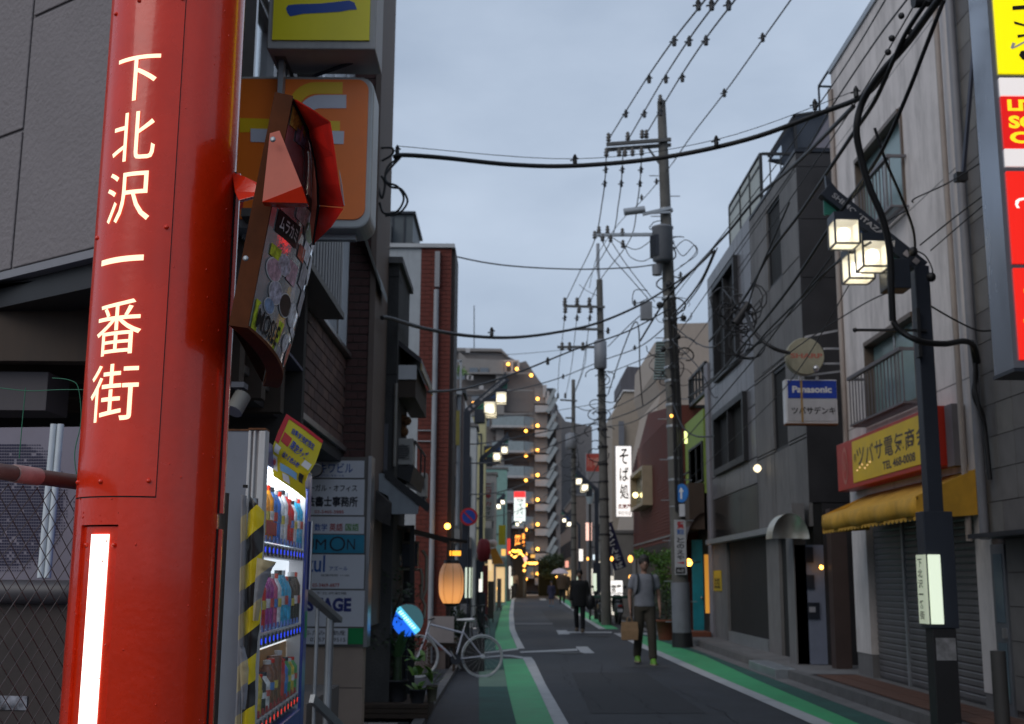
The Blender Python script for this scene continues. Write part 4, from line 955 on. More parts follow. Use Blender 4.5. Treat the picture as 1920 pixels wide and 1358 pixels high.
tag(cnp.build('canopy', m_blackm, loc=P(800, 1010, 14)), 'thin black canopy roof above the glowing paper lantern', 'canopy')
for (x, y, r_) in ((731, 1125, .045), (765, 1112, .05)):
    q = P(x, y, 13.3); t = MB().lathe(q, [(r_*.7, -r_), (r_, -r_*.3), (r_*.9, r_*.6), (r_*.4, r_)], 12)
    tag(t.build('meter', M('meter_grey', (.3, .3, .3), .4), loc=q), ['grey round gas meter half hidden by the olive tree', 'grey water meter box beside the cream pipe'][0 if x < 750 else 1], 'meter')
# red brick house with pale flank (faces the camera)
F3 = FY(20); a = F3.rect(706, 465, 842, 1130); um = F3.px(783, 800)[0]; u1 = a[1]
rb = thing('red_brick_house', 'tall red brick and white rendered house with long white downpipe on the left', 'building', ((a[0]+a[1])/2, 20, 0))
mb = MB(); mb.fbox(F3, a[0]-3, um, 0, a[3], -1.2, 0); mb.build('render_wall', M('pale_render', (.34, .37, .40), .8, var=.08, stain=.3), rb)
mb = MB(); mb.fbox(F3, um+.001, u1, 0, a[3], -1.2, -.012); mb.build('wall', m_mort, rb)
mb = MB(); mb.fbox(F3, a[0]-3.05, u1+.05, a[3], a[3]+.07, -1.2, .05); mb.build('coping', M('white_coping', (.4, .42, .44), .6), rb)
m_rbk = M('red_brick', (.12, .024, .016), .8, var=.2, sc=7)
wb_ = (u1-um)/3; bk_ = MB().box(.004, wb_-.004, 0, .012, .004, .073).mesh('brick', m_rbk)
hb_ = MB().box(.004, wb_/2-.004, 0, .012, .004, .073).mesh('brick', m_rbk)
z = .3; k = 0; n_ = 0; loc0 = WLOC[rb.name]
while z < a[3]-.07:
    for s in range(3 if k % 2 == 0 else 2):
        if n_ >= 298: break
        o = bpy.data.objects.new('brick', bk_); COL.objects.link(o); o.parent = rb; o.location = Vector((um+wb_*(s+(.5 if k % 2 else 0)), 19.998, z))-loc0; n_ += 1
    if k % 2:
        pass
    z += .0765; k += 1
mb = MB(); z = .3; k = 0
while z < a[3]-.07:
    if k % 2: mb.box(um+.004, um+wb_/2-.004, 20-.002, 20.012, z+.004, z+.073); mb.box(u1-wb_/2+.004, u1-.004, 20-.002, 20.012, z+.004, z+.073)
    if z > .3+.0765*118: mb.box(um+.004, u1-.004, 20-.002, 20.012, z+.004, z+.073)
    z += .0765; k += 1
mb.build('half_bricks', m_rbk, rb, kind='stuff')
x = F3.px(816, 700)[0]; MB().tube([F3.pt(x, .1, .06), F3.pt(x, F3.px(812, 545)[1], .06)], .045, 10).build('downpipe', M('pipe_white', (.28, .30, .33), .5), rb)
MB().fbox(F3, x-.035, x+.05, F3.px(812, 540)[1], F3.px(812, 474)[1], .01, .1).build('rain_hopper', M('pipe_grey', (.25, .25, .27), .5), rb)
MB().fbox(F3, u1+.001, u1+.06, 0, a[3]+.03, -1.2, -.1).build('edge_trim', M('edge_brown', (.05, .035, .03), .6), rb)
for y_ in (808, 828):
    z_ = F3.px(790, y_)[1]; MB().tube([F3.pt(um+.01, z_, .03), F3.pt(x-.05, z_, .03)], .012, 6).build('conduit', m_steel, rb)
# small things on its flank
MB_ = MB(); MB_.bar(P(832, 725, 21), P(824, 850, 21), .07, .03)
tag(MB_.build('blue_sign_edge', M('blue_edge', (.12, .2, .3), .5), loc=P(828, 790, 21)), 'narrow blue sign edge fixed to the red brick house', 'sign')
for i, (x0, y0, x1, y1) in enumerate([(820, 765, 825, 805), (820, 820, 825, 842)]):
    b_ = FY(20.9).rect(x0, y0, x1, y1); t = MB().fbox(FY(20.9), b_[0], b_[1], b_[2], b_[3], 0, .04)
    tag(t.build('sign_plate', M('dull_yellow', (.45, .33, .03), .5), loc=FY(20.9).pt(b_[0], b_[2])), ['upper yellow plate beside the blue sign edge', 'lower yellow plate beside the blue sign edge'][i], 'sign')
# roof shed behind
F4 = FY(25); a = F4.rect(709, 398, 774, 462)
sh = thing('rooftop_shed', 'glazed dark rooftop shed behind the red brick house', 'shed', F4.pt((a[0]+a[1])/2, a[2]-2))
MB().fbox(F4, a[0]-1, a[1], a[2]-3, a[3]-.05, -2, 0).build('wall', M('shed_wall', (.06, .075, .085), .5), sh)
MB().fbox(F4, a[0]-1, a[1]+.06, a[3]-.05, a[3], -2.1, .08).build('roof', m_dark, sh)
for x in (735, 757): MB().fbox(F4, F4.px(x, 430)[0], F4.px(x, 430)[0]+.03, a[2]-1, a[3]-.05, .001, .03).build('mullion', m_dark, sh)
b_ = F4.rect(712, 424, 734, 452); aircon('air_conditioner', F4, b_[0], b_[1], b_[2]-.2, b_[3], .3, 'white air conditioner on the roof in front of the glazed shed')

# ---------------------------------------------------------------- planter, pots and plants
def leafblob(mb, c, rad, n, ls, up=.3):
    for i in range(n):
        d = Vector((random.gauss(0, 1), random.gauss(0, 1), random.gauss(0, 1))).normalized()*random.random()**.5
        p = Vector(c)+Vector((d.x*rad[0], d.y*rad[1], d.z*rad[2]))
        a = Vector((random.uniform(-1, 1), random.uniform(-1, 1), random.uniform(-.6, 1))).normalized(); b = a.cross(Vector((random.uniform(-1, 1), random.uniform(-1, 1), random.uniform(-1, 1)))).normalized()
        s = ls*random.uniform(.6, 1.3)
        mb.add([p, p+a*s*.5+b*s*.22, p+a*s, p+a*s*.5-b*s*.22], [(0, 1, 2, 3)])
def bladeleaf(mb, base, ang, length, width, lift, droop, k=6):
    base = Vector(base); d = Vector((math.cos(ang), math.sin(ang), 0)); side = Vector((-d.y, d.x, 0)); vs = []
    for i in range(k+1):
        t = i/k; p = base+d*length*t*math.cos(lift)+Vector((0, 0, length*(t*math.sin(lift)-droop*t*t))); w_ = width*math.sin(math.pi*min(.97, (t*.85+.12)))
        vs += [p-side*w_/2, p+Vector((0, 0, -.1*w_)), p+side*w_/2]
    mb.add(vs, [f for i in range(k) for f in ((3*i, 3*i+1, 3*i+4, 3*i+3), (3*i+1, 3*i+2, 3*i+5, 3*i+4))], True)
pl = MB(); pl.box(-2.3, -.84, 12.45, 13.5, .05, .2)
for k in range(3): pl.box(-2.3, -.83, 12.43, 12.45, .055+k*.05, .1+k*.05)
tag(pl.build('planter_deck', m_wood, loc=(-1.5, 13, .05), bevel=.005), 'low dark timber deck holding the potted plants', 'deck')
def pot(c, r, h, mat, label, cat='plant pot'):
    t = MB().lathe(c, [(r*.75, 0), (r*.98, h*.9), (r*1.05, h*.9), (r*1.05, h), (r*.92, h), (r*.9, h*.85), (.001, h*.85)], 20)
    return t.build('pot', mat, None if label is None else label)
m_potd = M('dark_pot', (.03, .03, .035), .6); m_terra = M('terracotta', (.16, .05, .025), .8)
def plant(name, label, c, r, h, mat, cat='potted plant'):
    t = thing(name, label, cat, c)
    MB().lathe(c, [(r*.75, 0), (r*.98, h*.9), (r*1.05, h*.9), (r*1.05, h), (r*.92, h), (r*.9, h*.85), (.001, h*.85)], 20).build('pot', mat, t)
    return t
c = P(712, 1292, 12.8); c.z = .2; t = plant('olive_tree', 'bushy dark olive tree in a large dark pot beside the directory sign', c, .16, .26, m_potd, 'tree')
tk = MB()
for i in range(5):
    a_ = i*1.3; tk.tube(spline([c+Vector((0, 0, .2)), c+Vector((.05*math.cos(a_), .05*math.sin(a_), .6)), c+Vector((.2*math.cos(a_), .15*math.sin(a_), 1.1))], 4), [.012]*8+[.006], 6)
tk.build('trunk', m_wood, t)
mb = MB()
for i in range(26): leafblob(mb, c+Vector((random.uniform(-.18, .34), random.uniform(-.2, .2), random.uniform(.5, 1.38))), (.14, .14, .12), 60, .045)
leafblob(mb, c+Vector((.02, 0, .42)), (.22, .2, .14), 260, .05)
mb.build('foliage', m_leaf, t, kind='stuff')
c = P(744, 1298, 12.7); c.z = .2; t = plant('agave_plant', 'tall green plant with broad upright leaves in a dark pot', c, .115, .22, m_potd)
mb = MB(); mb.tube([c+Vector((0, 0, .2)), c+Vector((.0, 0, .45))], [.05, .045], 9); mb.build('stem', m_leaf, t)
for i in range(12): mb = MB(); bladeleaf(mb, c+Vector((0, 0, .38+.014*i)), i*2.4, .22+.05*(i % 3), .07, 1.15-.05*(i % 4), .18); mb.build('leaf', M('agave_green', (.07, .15, .06), .45, var=.25, sc=12), t)
c = P(783, 1300, 12.55); c.z = .2; t = plant('leafy_pot_plant', 'light green leafy plant in a small dark pot at the deck front', c, .085, .14, m_potd)
for j, h in enumerate((.12, .28, .42)):
    for i in range(10): mb = MB(); bladeleaf(mb, c+Vector((random.uniform(-.06, .06), random.uniform(-.05, .05), h)), i*.7+j, random.uniform(.14, .24), .055, random.uniform(.4, 1.2), .4); mb.build('leaf', m_leaf2, t)
c = P(810, 1300, 12.75); c.z = .2; t = plant('croton_plant', 'yellow green pointed leaf plant in a square pale pot at the deck edge', c, .06, .16, M('pale_pot', (.14, .13, .09), .7))
for i in range(16): mb = MB(); bladeleaf(mb, c+Vector((0, 0, .16+.02*(i % 6))), i*2.1, random.uniform(.16, .27), .045, random.uniform(.7, 1.35), .25); mb.build('leaf', m_leaf2, t)
c = P(700, 1250, 13.3); c.z = .2; t = plant('shrub', 'low dark shrub in a black pot behind the olive tree', c, .12, .2, m_blackm, 'shrub')
mb = MB(); leafblob(mb, c+Vector((0, 0, .4)), (.22, .2, .24), 500, .05); mb.build('foliage', m_leaf, t, kind='stuff')
for i, (x, y, s) in enumerate([(833, 1192, .3), (850, 1150, .4)]):
    c = P(x, y, 20.5); c.z = 0; t = plant('green_bush', ['small bright green bush behind the parked bicycle', 'taller dark green bush below the paper lantern'][i], c, .15, .3, m_potd, 'shrub')
    mb = MB(); leafblob(mb, c+Vector((0, 0, .55+.15*i)), (.28, .25, .35), 900, .06); mb.build('foliage', m_leaf, t, kind='stuff')

# ---------------------------------------------------------------- round lit ball sign
c = P(763, 1163, 12.9); t = thing('round_sign', 'round lit blue sign with a slanting cyan stripe above the potted plants', 'sign', c)
rr_ = .178; ax = Vector((.25, -1, 0)).normalized()
MB().lathe(c, [(rr_, -.05), (rr_, .03), (rr_*.97, .05)], 40, axis=ax).build('case', M('round_case', (.15, .02, .02), .4), t)
xx = Vector((-ax.y, ax.x, 0)); xx = Vector((1, .25, 0)).normalized()
def disc(pts, e, mat, nm):
    mb = MB().add([c+ax*e+xx*x*rr_*.95+Vector((0, 0, 1))*y*rr_*.95 for x, y in pts], [list(range(len(pts)))]); return mb.build(nm, mat, t)
circ = [(math.cos(i*math.pi/24), math.sin(i*math.pi/24)) for i in range(48)]
disc(circ, .052, E('sign_teal', (.06, .17, .2), .5), 'face')
def chord(lo, hi):   # part of the disc between two slanted lines
    th = R(-48); n_ = Vector((-math.sin(th), math.cos(th))); d_ = Vector((math.cos(th), math.sin(th)))
    pts = []
    for s_ in (lo, hi):
        h_ = math.sqrt(max(0, 1-s_*s_)); seq = [(-h_, s_), (h_, s_)]
        pts.append(seq)
    out_ = [pts[0][0], pts[0][1]]
    a0 = math.atan2(lo, math.sqrt(max(0, 1-lo*lo))); a1 = math.atan2(hi, math.sqrt(max(0, 1-hi*hi)))
    for i in range(1, 8): a_ = a0+(a1-a0)*i/8; out_.append((math.cos(a_), math.sin(a_)))
    out_ += [pts[1][1], pts[1][0]]
    for i in range(1, 8): a_ = a1+(a0-a1)*i/8; out_.append((-math.cos(a_), math.sin(a_)))
    return [tuple(d_*u+n_*v) for u, v in out_]
disc(chord(-.98, -.2), .054, E('sign_blue_glow', (.01, .12, .75), 1.1), 'blue_sector')
disc(chord(-.2, .22), .056, E('sign_cyan_glow', (.1, .55, .75), 1.2), 'stripe')
for k in range(9):
    u = -.78+k*.17; th = R(-48); n_ = Vector((-math.sin(th), math.cos(th))); d_ = Vector((math.cos(th), math.sin(th)))
    pts = [d_*(u+.03*a_)+n_*b_ for a_, b_ in ((0, -.1), (2, -.13+.02*(k % 3)), (3.6, .06), (2.2, .13), (1, .02))]
    disc([tuple(p) for p in pts], .058, E('sign_white_glow', (.8, 1, 1), 1.6), 'white_mark')
MB().tube([c-Vector((0, 0, rr_)), (c.x, c.y, .2)], .02, 8).build('stand', m_dark, t)

# ---------------------------------------------------------------- paper lantern
c = P(846, 1094, 15.3); c_l = c; t = thing('paper_lantern', 'large glowing orange paper lantern hanging under the black canopy', 'lantern', c)
hgt = 72/FPX*15.3; rl = 23/FPX*15.3
prof = []
for i in range(25):
    v = -1+2*i/24; prof.append((rl*(1-abs(v)**3.2*.38)*(1+.012*(i % 2)), v*hgt/2))
MB().lathe(c, prof, 32).build('shade', E('lantern_paper', (1, .40, .10), .85, grad=(-.22, .20, .22), base=(.6, .45, .34)), t)
for k in range(8):
    a_ = k*math.pi/4+.2; MB().tube([c+Vector((math.cos(a_)*r_*1.01, math.sin(a_)*r_*1.01, h_)) for r_, h_ in prof[::2]], .0025, 4).build('rib', M('rib_brown', (.12, .05, .015), .7), t)
MB().lathe(c+Vector((0, 0, hgt/2)), [(rl*.6, -.01), (rl*.62, .04), (rl*.5, .045)], 20).build('top_cap', m_blackm, t)
MB().lathe(c-Vector((0, 0, hgt/2+.035)), [(rl*.5, 0), (rl*.6, .04)], 20).build('bottom_cap', m_blackm, t)
MB().tube([c+Vector((0, 0, hgt/2)), c+Vector((0, 0, hgt/2+.25))], .006, 6).build('hook', m_blackm, t)
# glowing window over it
for i, (x0, y0, x1, y1, Yd) in enumerate([(843, 1033, 864, 1042, 17)]):
    a = FY(Yd).rect(x0, y0, x1, y1); tag(MB().fbox(FY(Yd), a[0], a[1], a[2], a[3], -.05, 0).build('lit_transom', E('amber_pane', (1, .38, .03), 1.8), loc=FY(Yd).pt(a[0], a[2])), 'glowing amber strip window above the paper lantern', 'window')
c = P(839, 987, 19.7); tag(MB().ball(c, .05, 12, 8).build('bulb', e_amber, loc=c), 'bare amber bulb beside the brick downpipe', 'light bulb')
# boards, crate
a = FY(18.6).rect(806, 1156, 851, 1205); tag(MB().fbox(FY(18.6), a[0], a[1], a[2], a[3], -.03, 0).build('board', M('grey_board', (.28, .25, .25), .7), loc=FY(18.6).pt(a[0], a[2])), 'pale grey board leaning behind the bicycle handlebar', 'board')
tb = thing('wooden_stool', 'small dark wooden stool carrying the pale board behind the bicycle', 'stool', P(830, 1230, 18.6))
a = FY(18.7).rect(798, 1206, 856, 1213); MB().fbox(FY(18.7), a[0], a[1], a[2], a[3], -.35, .02).build('seat', m_wood, tb)
for u in (a[0]+.03, a[1]-.06):
    for d in (-.3, 0): MB().fbox(FY(18.7), u, u+.03, 0, a[2]-.001, d-.03, d).build('leg', m_wood, tb)
a = FY(19.5).rect(862, 1197, 908, 1225); cr_ = thing('black_crate', 'low black crate behind the bicycle rear wheel', 'crate', FY(19.5).pt(a[0], 0))
MB().fbox(FY(19.5), a[0], a[1], 0, .02, -.4, 0).fbox(FY(19.5), a[0], a[1], .02, a[3], -.02, 0).fbox(FY(19.5), a[0], a[1], .02, a[3], -.4, -.38).fbox(FY(19.5), a[0], a[0]+.02, .02, a[3], -.379, -.021).fbox(FY(19.5), a[1]-.02, a[1], .02, a[3], -.379, -.021).build('body', m_blackm, cr_)

# ---------------------------------------------------------------- bicycle (faces left)
def bicycle(name, label, origin, rot, scale=1.0, col=(.42, .44, .52)):
    t = thing(name, label, 'bicycle'); mf = M('bike_paint_%s' % str(col), col, .35, metal=.2); mk = M('tyre_%s' % str(col), (.34, .37, .40) if col[0] > .3 else (.02, .02, .02), .6)
    r_ = .315; rear = Vector((0, 0, r_)); front = Vector((-1.0, 0, r_)); bb_ = Vector((-.42, 0, .27)); st = Vector((-.29, 0, .72)); hd = Vector((-.83, 0, .80)); hl = Vector((-.87, 0, .66))
    for c_ in (rear, front):
        wv = [c_+Vector((math.cos(i*math.pi/20)*r_, 0, math.sin(i*math.pi/20)*r_)) for i in range(40)]
        w_ = MB().tube(wv, .015, 8, closed=True).build('wheel', mk, t)
        MB().tube([c_+(p-c_)*.93 for p in wv], .008, 6, closed=True).build('rim', m_alu, w_)
        sp_ = MB()
        for i in range(20): a_ = i*math.pi/10; sp_.tube([c_+Vector((math.cos(a_+.3)*.02, .02*(-1)**i, math.sin(a_+.3)*.02)), c_+Vector((math.cos(a_)*r_*.93, 0, math.sin(a_)*r_*.93))], .0012, 4, caps=False)
        sp_.build('spokes', m_alu, w_); MB().cyl(c_-Vector((0, .045, 0)), c_+Vector((0, .045, 0)), .02, 10).build('hub', m_alu, w_)
    fr = MB()
    fr.tube([bb_, st], .015, 8); fr.tube([st+Vector((.01, 0, -.06)), hd], .015, 8); fr.tube([bb_, hl], .018, 8); fr.tube([hl-(hd-hl)*.1, hd+(hd-hl)*.15], .019, 8)
    for s in (1, -1):
        fr.tube([bb_+Vector((0, .02*s, 0)), rear+Vector((0, .055*s, 0))], .009, 6); fr.tube([st+Vector((0, .015*s, -.05)), rear+Vector((0, .055*s, 0))], .008, 6)
    fr.build('frame', mf, t)
    fk = MB()
    for s in (1, -1): fk.tube([hl+Vector((0, .02*s, 0)), hl+Vector((-.04, .05*s, -.1)), front+Vector((0, .05*s, 0))], .01, 6)
    fk.build('fork', mf, t)
    MB().tube([st, st+(st-bb_)*.28], .012, 8).build('seat_post', m_alu, t)
    sa = st+(st-bb_)*.28
    MB().loft([]) if False else None
    sdm = MB(); secs = [(-.15, .018, .012), (-.08, .024, .018), (0, .045, .024), (.07, .07, .03), (.12, .06, .026), (.135, .03, .015)]; base = 0; n = 14
    vs = []
    for (x, ry, rz) in secs: vs += [sa+Vector((x, math.cos(2*math.pi*k/n)*ry, .02+math.sin(2*math.pi*k/n)*rz)) for k in range(n)]
    sdm.add(vs, [(i*n+k, i*n+(k+1) % n, (i+1)*n+(k+1) % n, (i+1)*n+k) for i in range(len(secs)-1) for k in range(n)]+[tuple(range(n-1, -1, -1)), tuple((len(secs)-1)*n+k for k in range(n))], True)
    sdm.build('saddle', m_white if col[0] > .3 else m_blackm, t)
    hb = hd+(hd-hl)*.5
    MB().tube([hd, hb], .014, 8).build('stem', m_alu, t)
    MB().tube([hb+Vector((.03, -.27, .01)), hb+Vector((-.02, -.1, 0)), hb+Vector((-.03, 0, 0)), hb+Vector((-.02, .1, 0)), hb+Vector((.03, .27, .01))], .011, 8).build('handlebar', m_blackm, t)
    MB().lathe(bb_-Vector((0, .05, 0)), [(.08, 0), (.08, .004), (.02, .006)], 24, axis=(0, 1, 0)).build('chainring', m_dark, t)
    for s in (1, -1):
        e_ = bb_+Vector((.09*s, .07*s, -.14*s)); MB().bar(bb_+Vector((0, .06*s, 0)), e_, .02, .012).build('crank', m_alu, t)
        MB().box(e_.x-.045, e_.x+.045, e_.y-.03+.04*s, e_.y+.03+.04*s, e_.z-.01, e_.z+.01).build('pedal', m_blackm, t)
    MB().tube([bb_+Vector((0, -.05, .09)), rear+Vector((0, -.05, .04))], .004, 4).tube([bb_+Vector((0, -.05, -.09)), rear+Vector((0, -.05, -.04))], .004, 4).build('chain', m_blackm, t)
    MB().lathe(rear-Vector((0, .052, 0)), [(.035, 0), (.03, .008)], 14, axis=(0, 1, 0)).build('sprocket', m_alu, t)
    t.location = origin; t.rotation_euler = (R(-3), 0, rot); t.scale = (scale,)*3
    return t
q = G(904, 1270)
bicycle('bicycle', 'silver white city bicycle with white saddle parked across the pavement edge', (q.x, q.y, 0), R(9), .98)
for i, (x, y, r_) in enumerate([(834, 1130, 60), (895, 1160, 75)]):
    q = G(x+25, y+20+8*i); bicycle('bicycle', ['black bicycle parked in the shade behind the paper lantern', 'dark bicycle parked beyond the black lamp post on the left'][i], (q.x-.25+.2*i, min(q.y, 30), 0), R(r_), .95, (.02, .02, .02))

# ================================================================ STREET LAMPS
m_lamp = M('lamp_post_paint', (.022, .028, .042), .45, metal=.1, var=.12)
m_lpane = bpy.data.materials.new('lantern_pane'); m_lpane.use_nodes = True
_b = m_lpane.node_tree.nodes['Principled BSDF']; _b.inputs['Base Color'].default_value = (.8, .78, .7, 1); _b.inputs['Roughness'].default_value = .4
_b.inputs['Emission Color'].default_value = (1, .86, .56, 1); _b.inputs['Emission Strength'].default_value = .75; _b.inputs['Alpha'].default_value = .62
def lamp(label, x, y, H, sx, lit=(1, 1, 1), arm=.85, full=True, speaker=True, glow=None, group='street lamps with cube lanterns'):
    t = thing('street_lamp', label, 'street lamp', (x, y, 0), group); O = Vector((x, y, 0))
    def q(a, b, c=0): return O+Vector((a*sx, b, c))
    MB().box(x-.075, x+.075, y-.075, y+.075, 2.1, H).build('shaft', m_lamp, t, bevel=.006)
    MB().box(x-.145, x+.145, y-.11, y+.11, 1.02, 2.14).build('control_box', m_lamp, t, bevel=.006)
    MB().box(x-.115, x+.115, y-.1, y+.1, 0, 1.018).build('base', m_blackm, t, bevel=.006)
    # lit sign on the corner facing the road
    xf = .145*sx
    xx0, xx1 = sorted((x+xf-.135*sx, x+xf-.02*sx)) if full else sorted((x+xf-.12*sx, x+xf-.0*sx))
    MB().box(xx0, xx1, y-.135, y-.111, 1.06, 1.72).build('sign_light', E('post_light', (.85, 1, .75), .72), t)
    xs0, xs1 = sorted((x+xf+.002*sx, x+xf+.022*sx))
    ls_ = MB().box(xs0, xs1, y-.13, y+.1, 1.06, 1.72).build('street_name_plate', E('post_plate', (.75, .85, .62), .3), t)
    if full:
        Fq = Frame((x+(.145+.024)*sx, y), (0, 1 if sx > 0 else -1)); s0 = y*0
        vtext(Fq, '下北沢一番街', -.06, .07, 1.09, 1.69, .001, m_blackm, t, .01)
        MB().box(x-.09, x+.10, y-.108, y-.101, .72, .93).build('sticker_patch', M('sticker_grey', (.2, .2, .21), .6, var=.4, sc=14), t)
    # arm: flat slanting beam
    p0 = q(-.02, 0, H-.02); p1 = q(arm, 0, H+arm*.86)
    MB().bar(p0, p1, .15, .13, up=(0, 1, 0)).build('arm', m_lamp, t, bevel=.004)
    MB().poly([q(arm-.03, -.03, H+arm*.86-.02), q(arm-.02, -.03, H+arm*.86+.16), q(arm-.24, -.03, H+arm*.72)], (0, .06, 0)).build('arm_tip', m_lamp, t)
    dirv = (p1-p0).normalized(); nv = Vector((-dirv.z*sx, 0, dirv.x*sx)); nv = nv if nv.z > 0 else -nv
    if full:
        vs, fs, asp = glyph('SHIMOKITAZAWA', .02)
        A0, A1 = (p0+dirv*.42, p1-dirv*.06) if sx > 0 else (p1-dirv*.10, p0+dirv*.36)
        MB().add([A0.lerp(A1, a)+nv*(b-.5)*.055+Vector((0, -.077, 0)) for a, b in vs], fs).build('lettering', M('letter_silver', (.4, .4, .42), .5), t)
        for s_ in (.1, .22): c_ = p0+dirv*s_+Vector((0, -.077, 0)); MB().add([c_+dirv*.03+nv*.03, c_-dirv*.03+nv*.03, c_-dirv*.03-nv*.03, c_+dirv*.03-nv*.03], [(0, 1, 2, 3)]).build('emblem', M('emblem_grey', (.3, .28, .3), .6), t)
    # coloured panels under the arm
    for s0, s1, c_ in ((.15, .38, (.02, .16, .12)), (.45, .72, (.02, .06, .18)), (.76, .95, (.02, .16, .12))):
        a_ = p0.lerp(p1, s0)-nv*.08; b_ = p0.lerp(p1, s1)-nv*.08
        MB().poly([a_, b_, Vector((b_.x, b_.y, a_.z))], (0, .02, 0)).build('coloured_panel', M('panel_%s' % str(c_), c_, .4), t)
    # lanterns
    L_ = [(arm*.86, -.2, H+.28, .245, lit[0]), (arm*.57, -.2, H+.05, .26, lit[1]), (arm*.60, .2, H+.03, .26, lit[2])]
    for (a, b, z_, s_, on) in L_:
        c_ = q(a, b, z_); h = s_/2
        ln = MB().box(c_.x-h-.006, c_.x+h+.006, c_.y-h-.006, c_.y+h+.006, c_.z+h+.001, c_.z+h+.085).build('lantern', m_lamp, t)
        fm = MB()
        for ix in (-1, 1):
            for iy in (-1, 1): fm.box(c_.x+ix*h-.009, c_.x+ix*h+.009, c_.y+iy*h-.009, c_.y+iy*h+.009, c_.z-h, c_.z+h)
        for i_ in (-1, 1): fm.box(c_.x-h, c_.x+h, c_.y+i_*h-.0085, c_.y+i_*h+.0085, c_.z-h-.009, c_.z-h+.009); fm.box(c_.x+i_*h-.0085, c_.x+i_*h+.0085, c_.y-h+.009, c_.y+h-.009, c_.z-h-.008, c_.z-h+.008)
        fm.build('frame', m_lamp, ln)
        if on:
            MB().add([c_+Vector(v)*h*.98 for v in ((-1,-1,-1),(1,-1,-1),(1,1,-1),(-1,1,-1),(-1,-1,1),(1,-1,1),(1,1,1),(-1,1,1))], [(0,3,2,1),(0,1,5,4),(1,2,6,5),(2,3,7,6),(3,0,4,7)]).build('pane', glow or m_lpane, ln)
            MB().ball(c_+Vector((0, 0, .01)), s_*.26, 12, 8).build('bulb', e_bulb, ln)
        else: MB().add([c_+Vector(v)*h*.98 for v in ((-1,-1,-1),(1,-1,-1),(1,1,-1),(-1,1,-1),(-1,-1,1),(1,-1,1),(1,1,1),(-1,1,1))], [(0,3,2,1),(0,1,5,4),(1,2,6,5),(2,3,7,6),(3,0,4,7)]).build('pane', m_lamp, ln)
    hg = MB(); hg.bar(q(arm*.57, -.2, H+.26), q(arm*.57, .2, H+.26), .03); hg.bar(q(arm*.86, -.2, H+.48), q(arm*.86, .0, H+.56), .03); hg.build('hanger', m_lamp, t)
    if speaker:
        c_ = q(.29, -.1, H-.12); MB().box(c_.x-.12, c_.x+.12, c_.y-.13, c_.y+.13, c_.z-.16, c_.z+.15).build('speaker', m_lamp, t, bevel=.01)
    return t
q = P(1738, 512, 11.7); RLX, RLY, RLH = P(1747, 900, 11.7).x, 11.7, q.z
lr = lamp('large black street lamp with cube lanterns on the right pavement, nearest to the camera', RLX, RLY, RLH+.06, -1, arm=.95)
# side arm and camera-like clamps on the near post
q1 = P(1603, 619, 11.6); MB().bar((RLX, RLY-.1, q1.z), (q1.x, RLY-.1, q1.z), .025).ball((q1.x, RLY-.1, q1.z), .025, 8, 6).build('flag_bar', m_blackm, lr)
MB().box(RLX-.11, RLX-.076, RLY-.16, RLY-.06, q1.z-.28, q1.z+.22).build('clamp', m_blackm, lr)
for (x, y) in ((1712, 472), (1746, 520)): MB().ball(P(x, y, 11.5), .05, 8, 6).build('clamp', m_blackm, lr)
q = P(876, 772, 26.5); lamp('black street lamp behind the round blue and red sign on the left pavement', q.x, 26.5, q.z, 1, arm=.9)
q = P(903, 860, 42); lamp('second black street lamp on the left, small, with a hexagon sign behind it', q.x, 42, q.z, 1, arm=.95, full=False)
q = P(918, 952, 66); lamp('third street lamp on the left, tiny, before the white hanging sign', q.x, 66, q.z, 1, full=False, speaker=False)
q = P(958, 985, 92); lamp('farthest tiny street lamp on the left before the red and white lit sign', q.x, 92, q.z, 1, full=False, speaker=False)
q = P(1118, 918, 46); lamp('small street lamp on the right beyond the red brick building', q.x, 46, q.z, -1, arm=.8, full=False)
q = P(1086, 985, 74); lamp('tiny far street lamp on the right with three lanterns in a row', q.x, 74, q.z, -1, full=False, speaker=False, arm=1.1)
# no parking sign on the left lamp
c = P(879, 969, 26.2); t = thing('no_parking_sign', 'round red and blue no parking sign on the left lamp post', 'traffic sign', c)
r_ = 16.5/FPX*26.2
MB().lathe(c, [(r_, -.01), (r_, 0)], 36, axis=(0, -1, 0)).build('red_ring', M('sign_red', (.42, .015, .02), .45), t)
MB().lathe(c+Vector((0, -.002, 0)), [(r_*.76, -.0), (r_*.76, .003)], 36, axis=(0, -1, 0)).build('blue_disc', M('sign_blue2', (.012, .05, .30), .45), t)
a_ = Vector((-.72, 0, .72))*r_*.77; MB().bar(c+Vector((0, -.008, 0))+a_, c+Vector((0, -.008, 0))-a_, r_*.17, .006, up=(0, 1, 0)).build('red_slash', M('sign_red', (0, 0, 0)), t)
MB().tube([(c.x, c.y+.03, 0), (c.x, c.y+.03, c.z+r_)], .022, 8).build('post', m_dark, t)
# ================================================================ RIGHT SIDE
def uY(Y): return -Y       # on FR frames u = -y
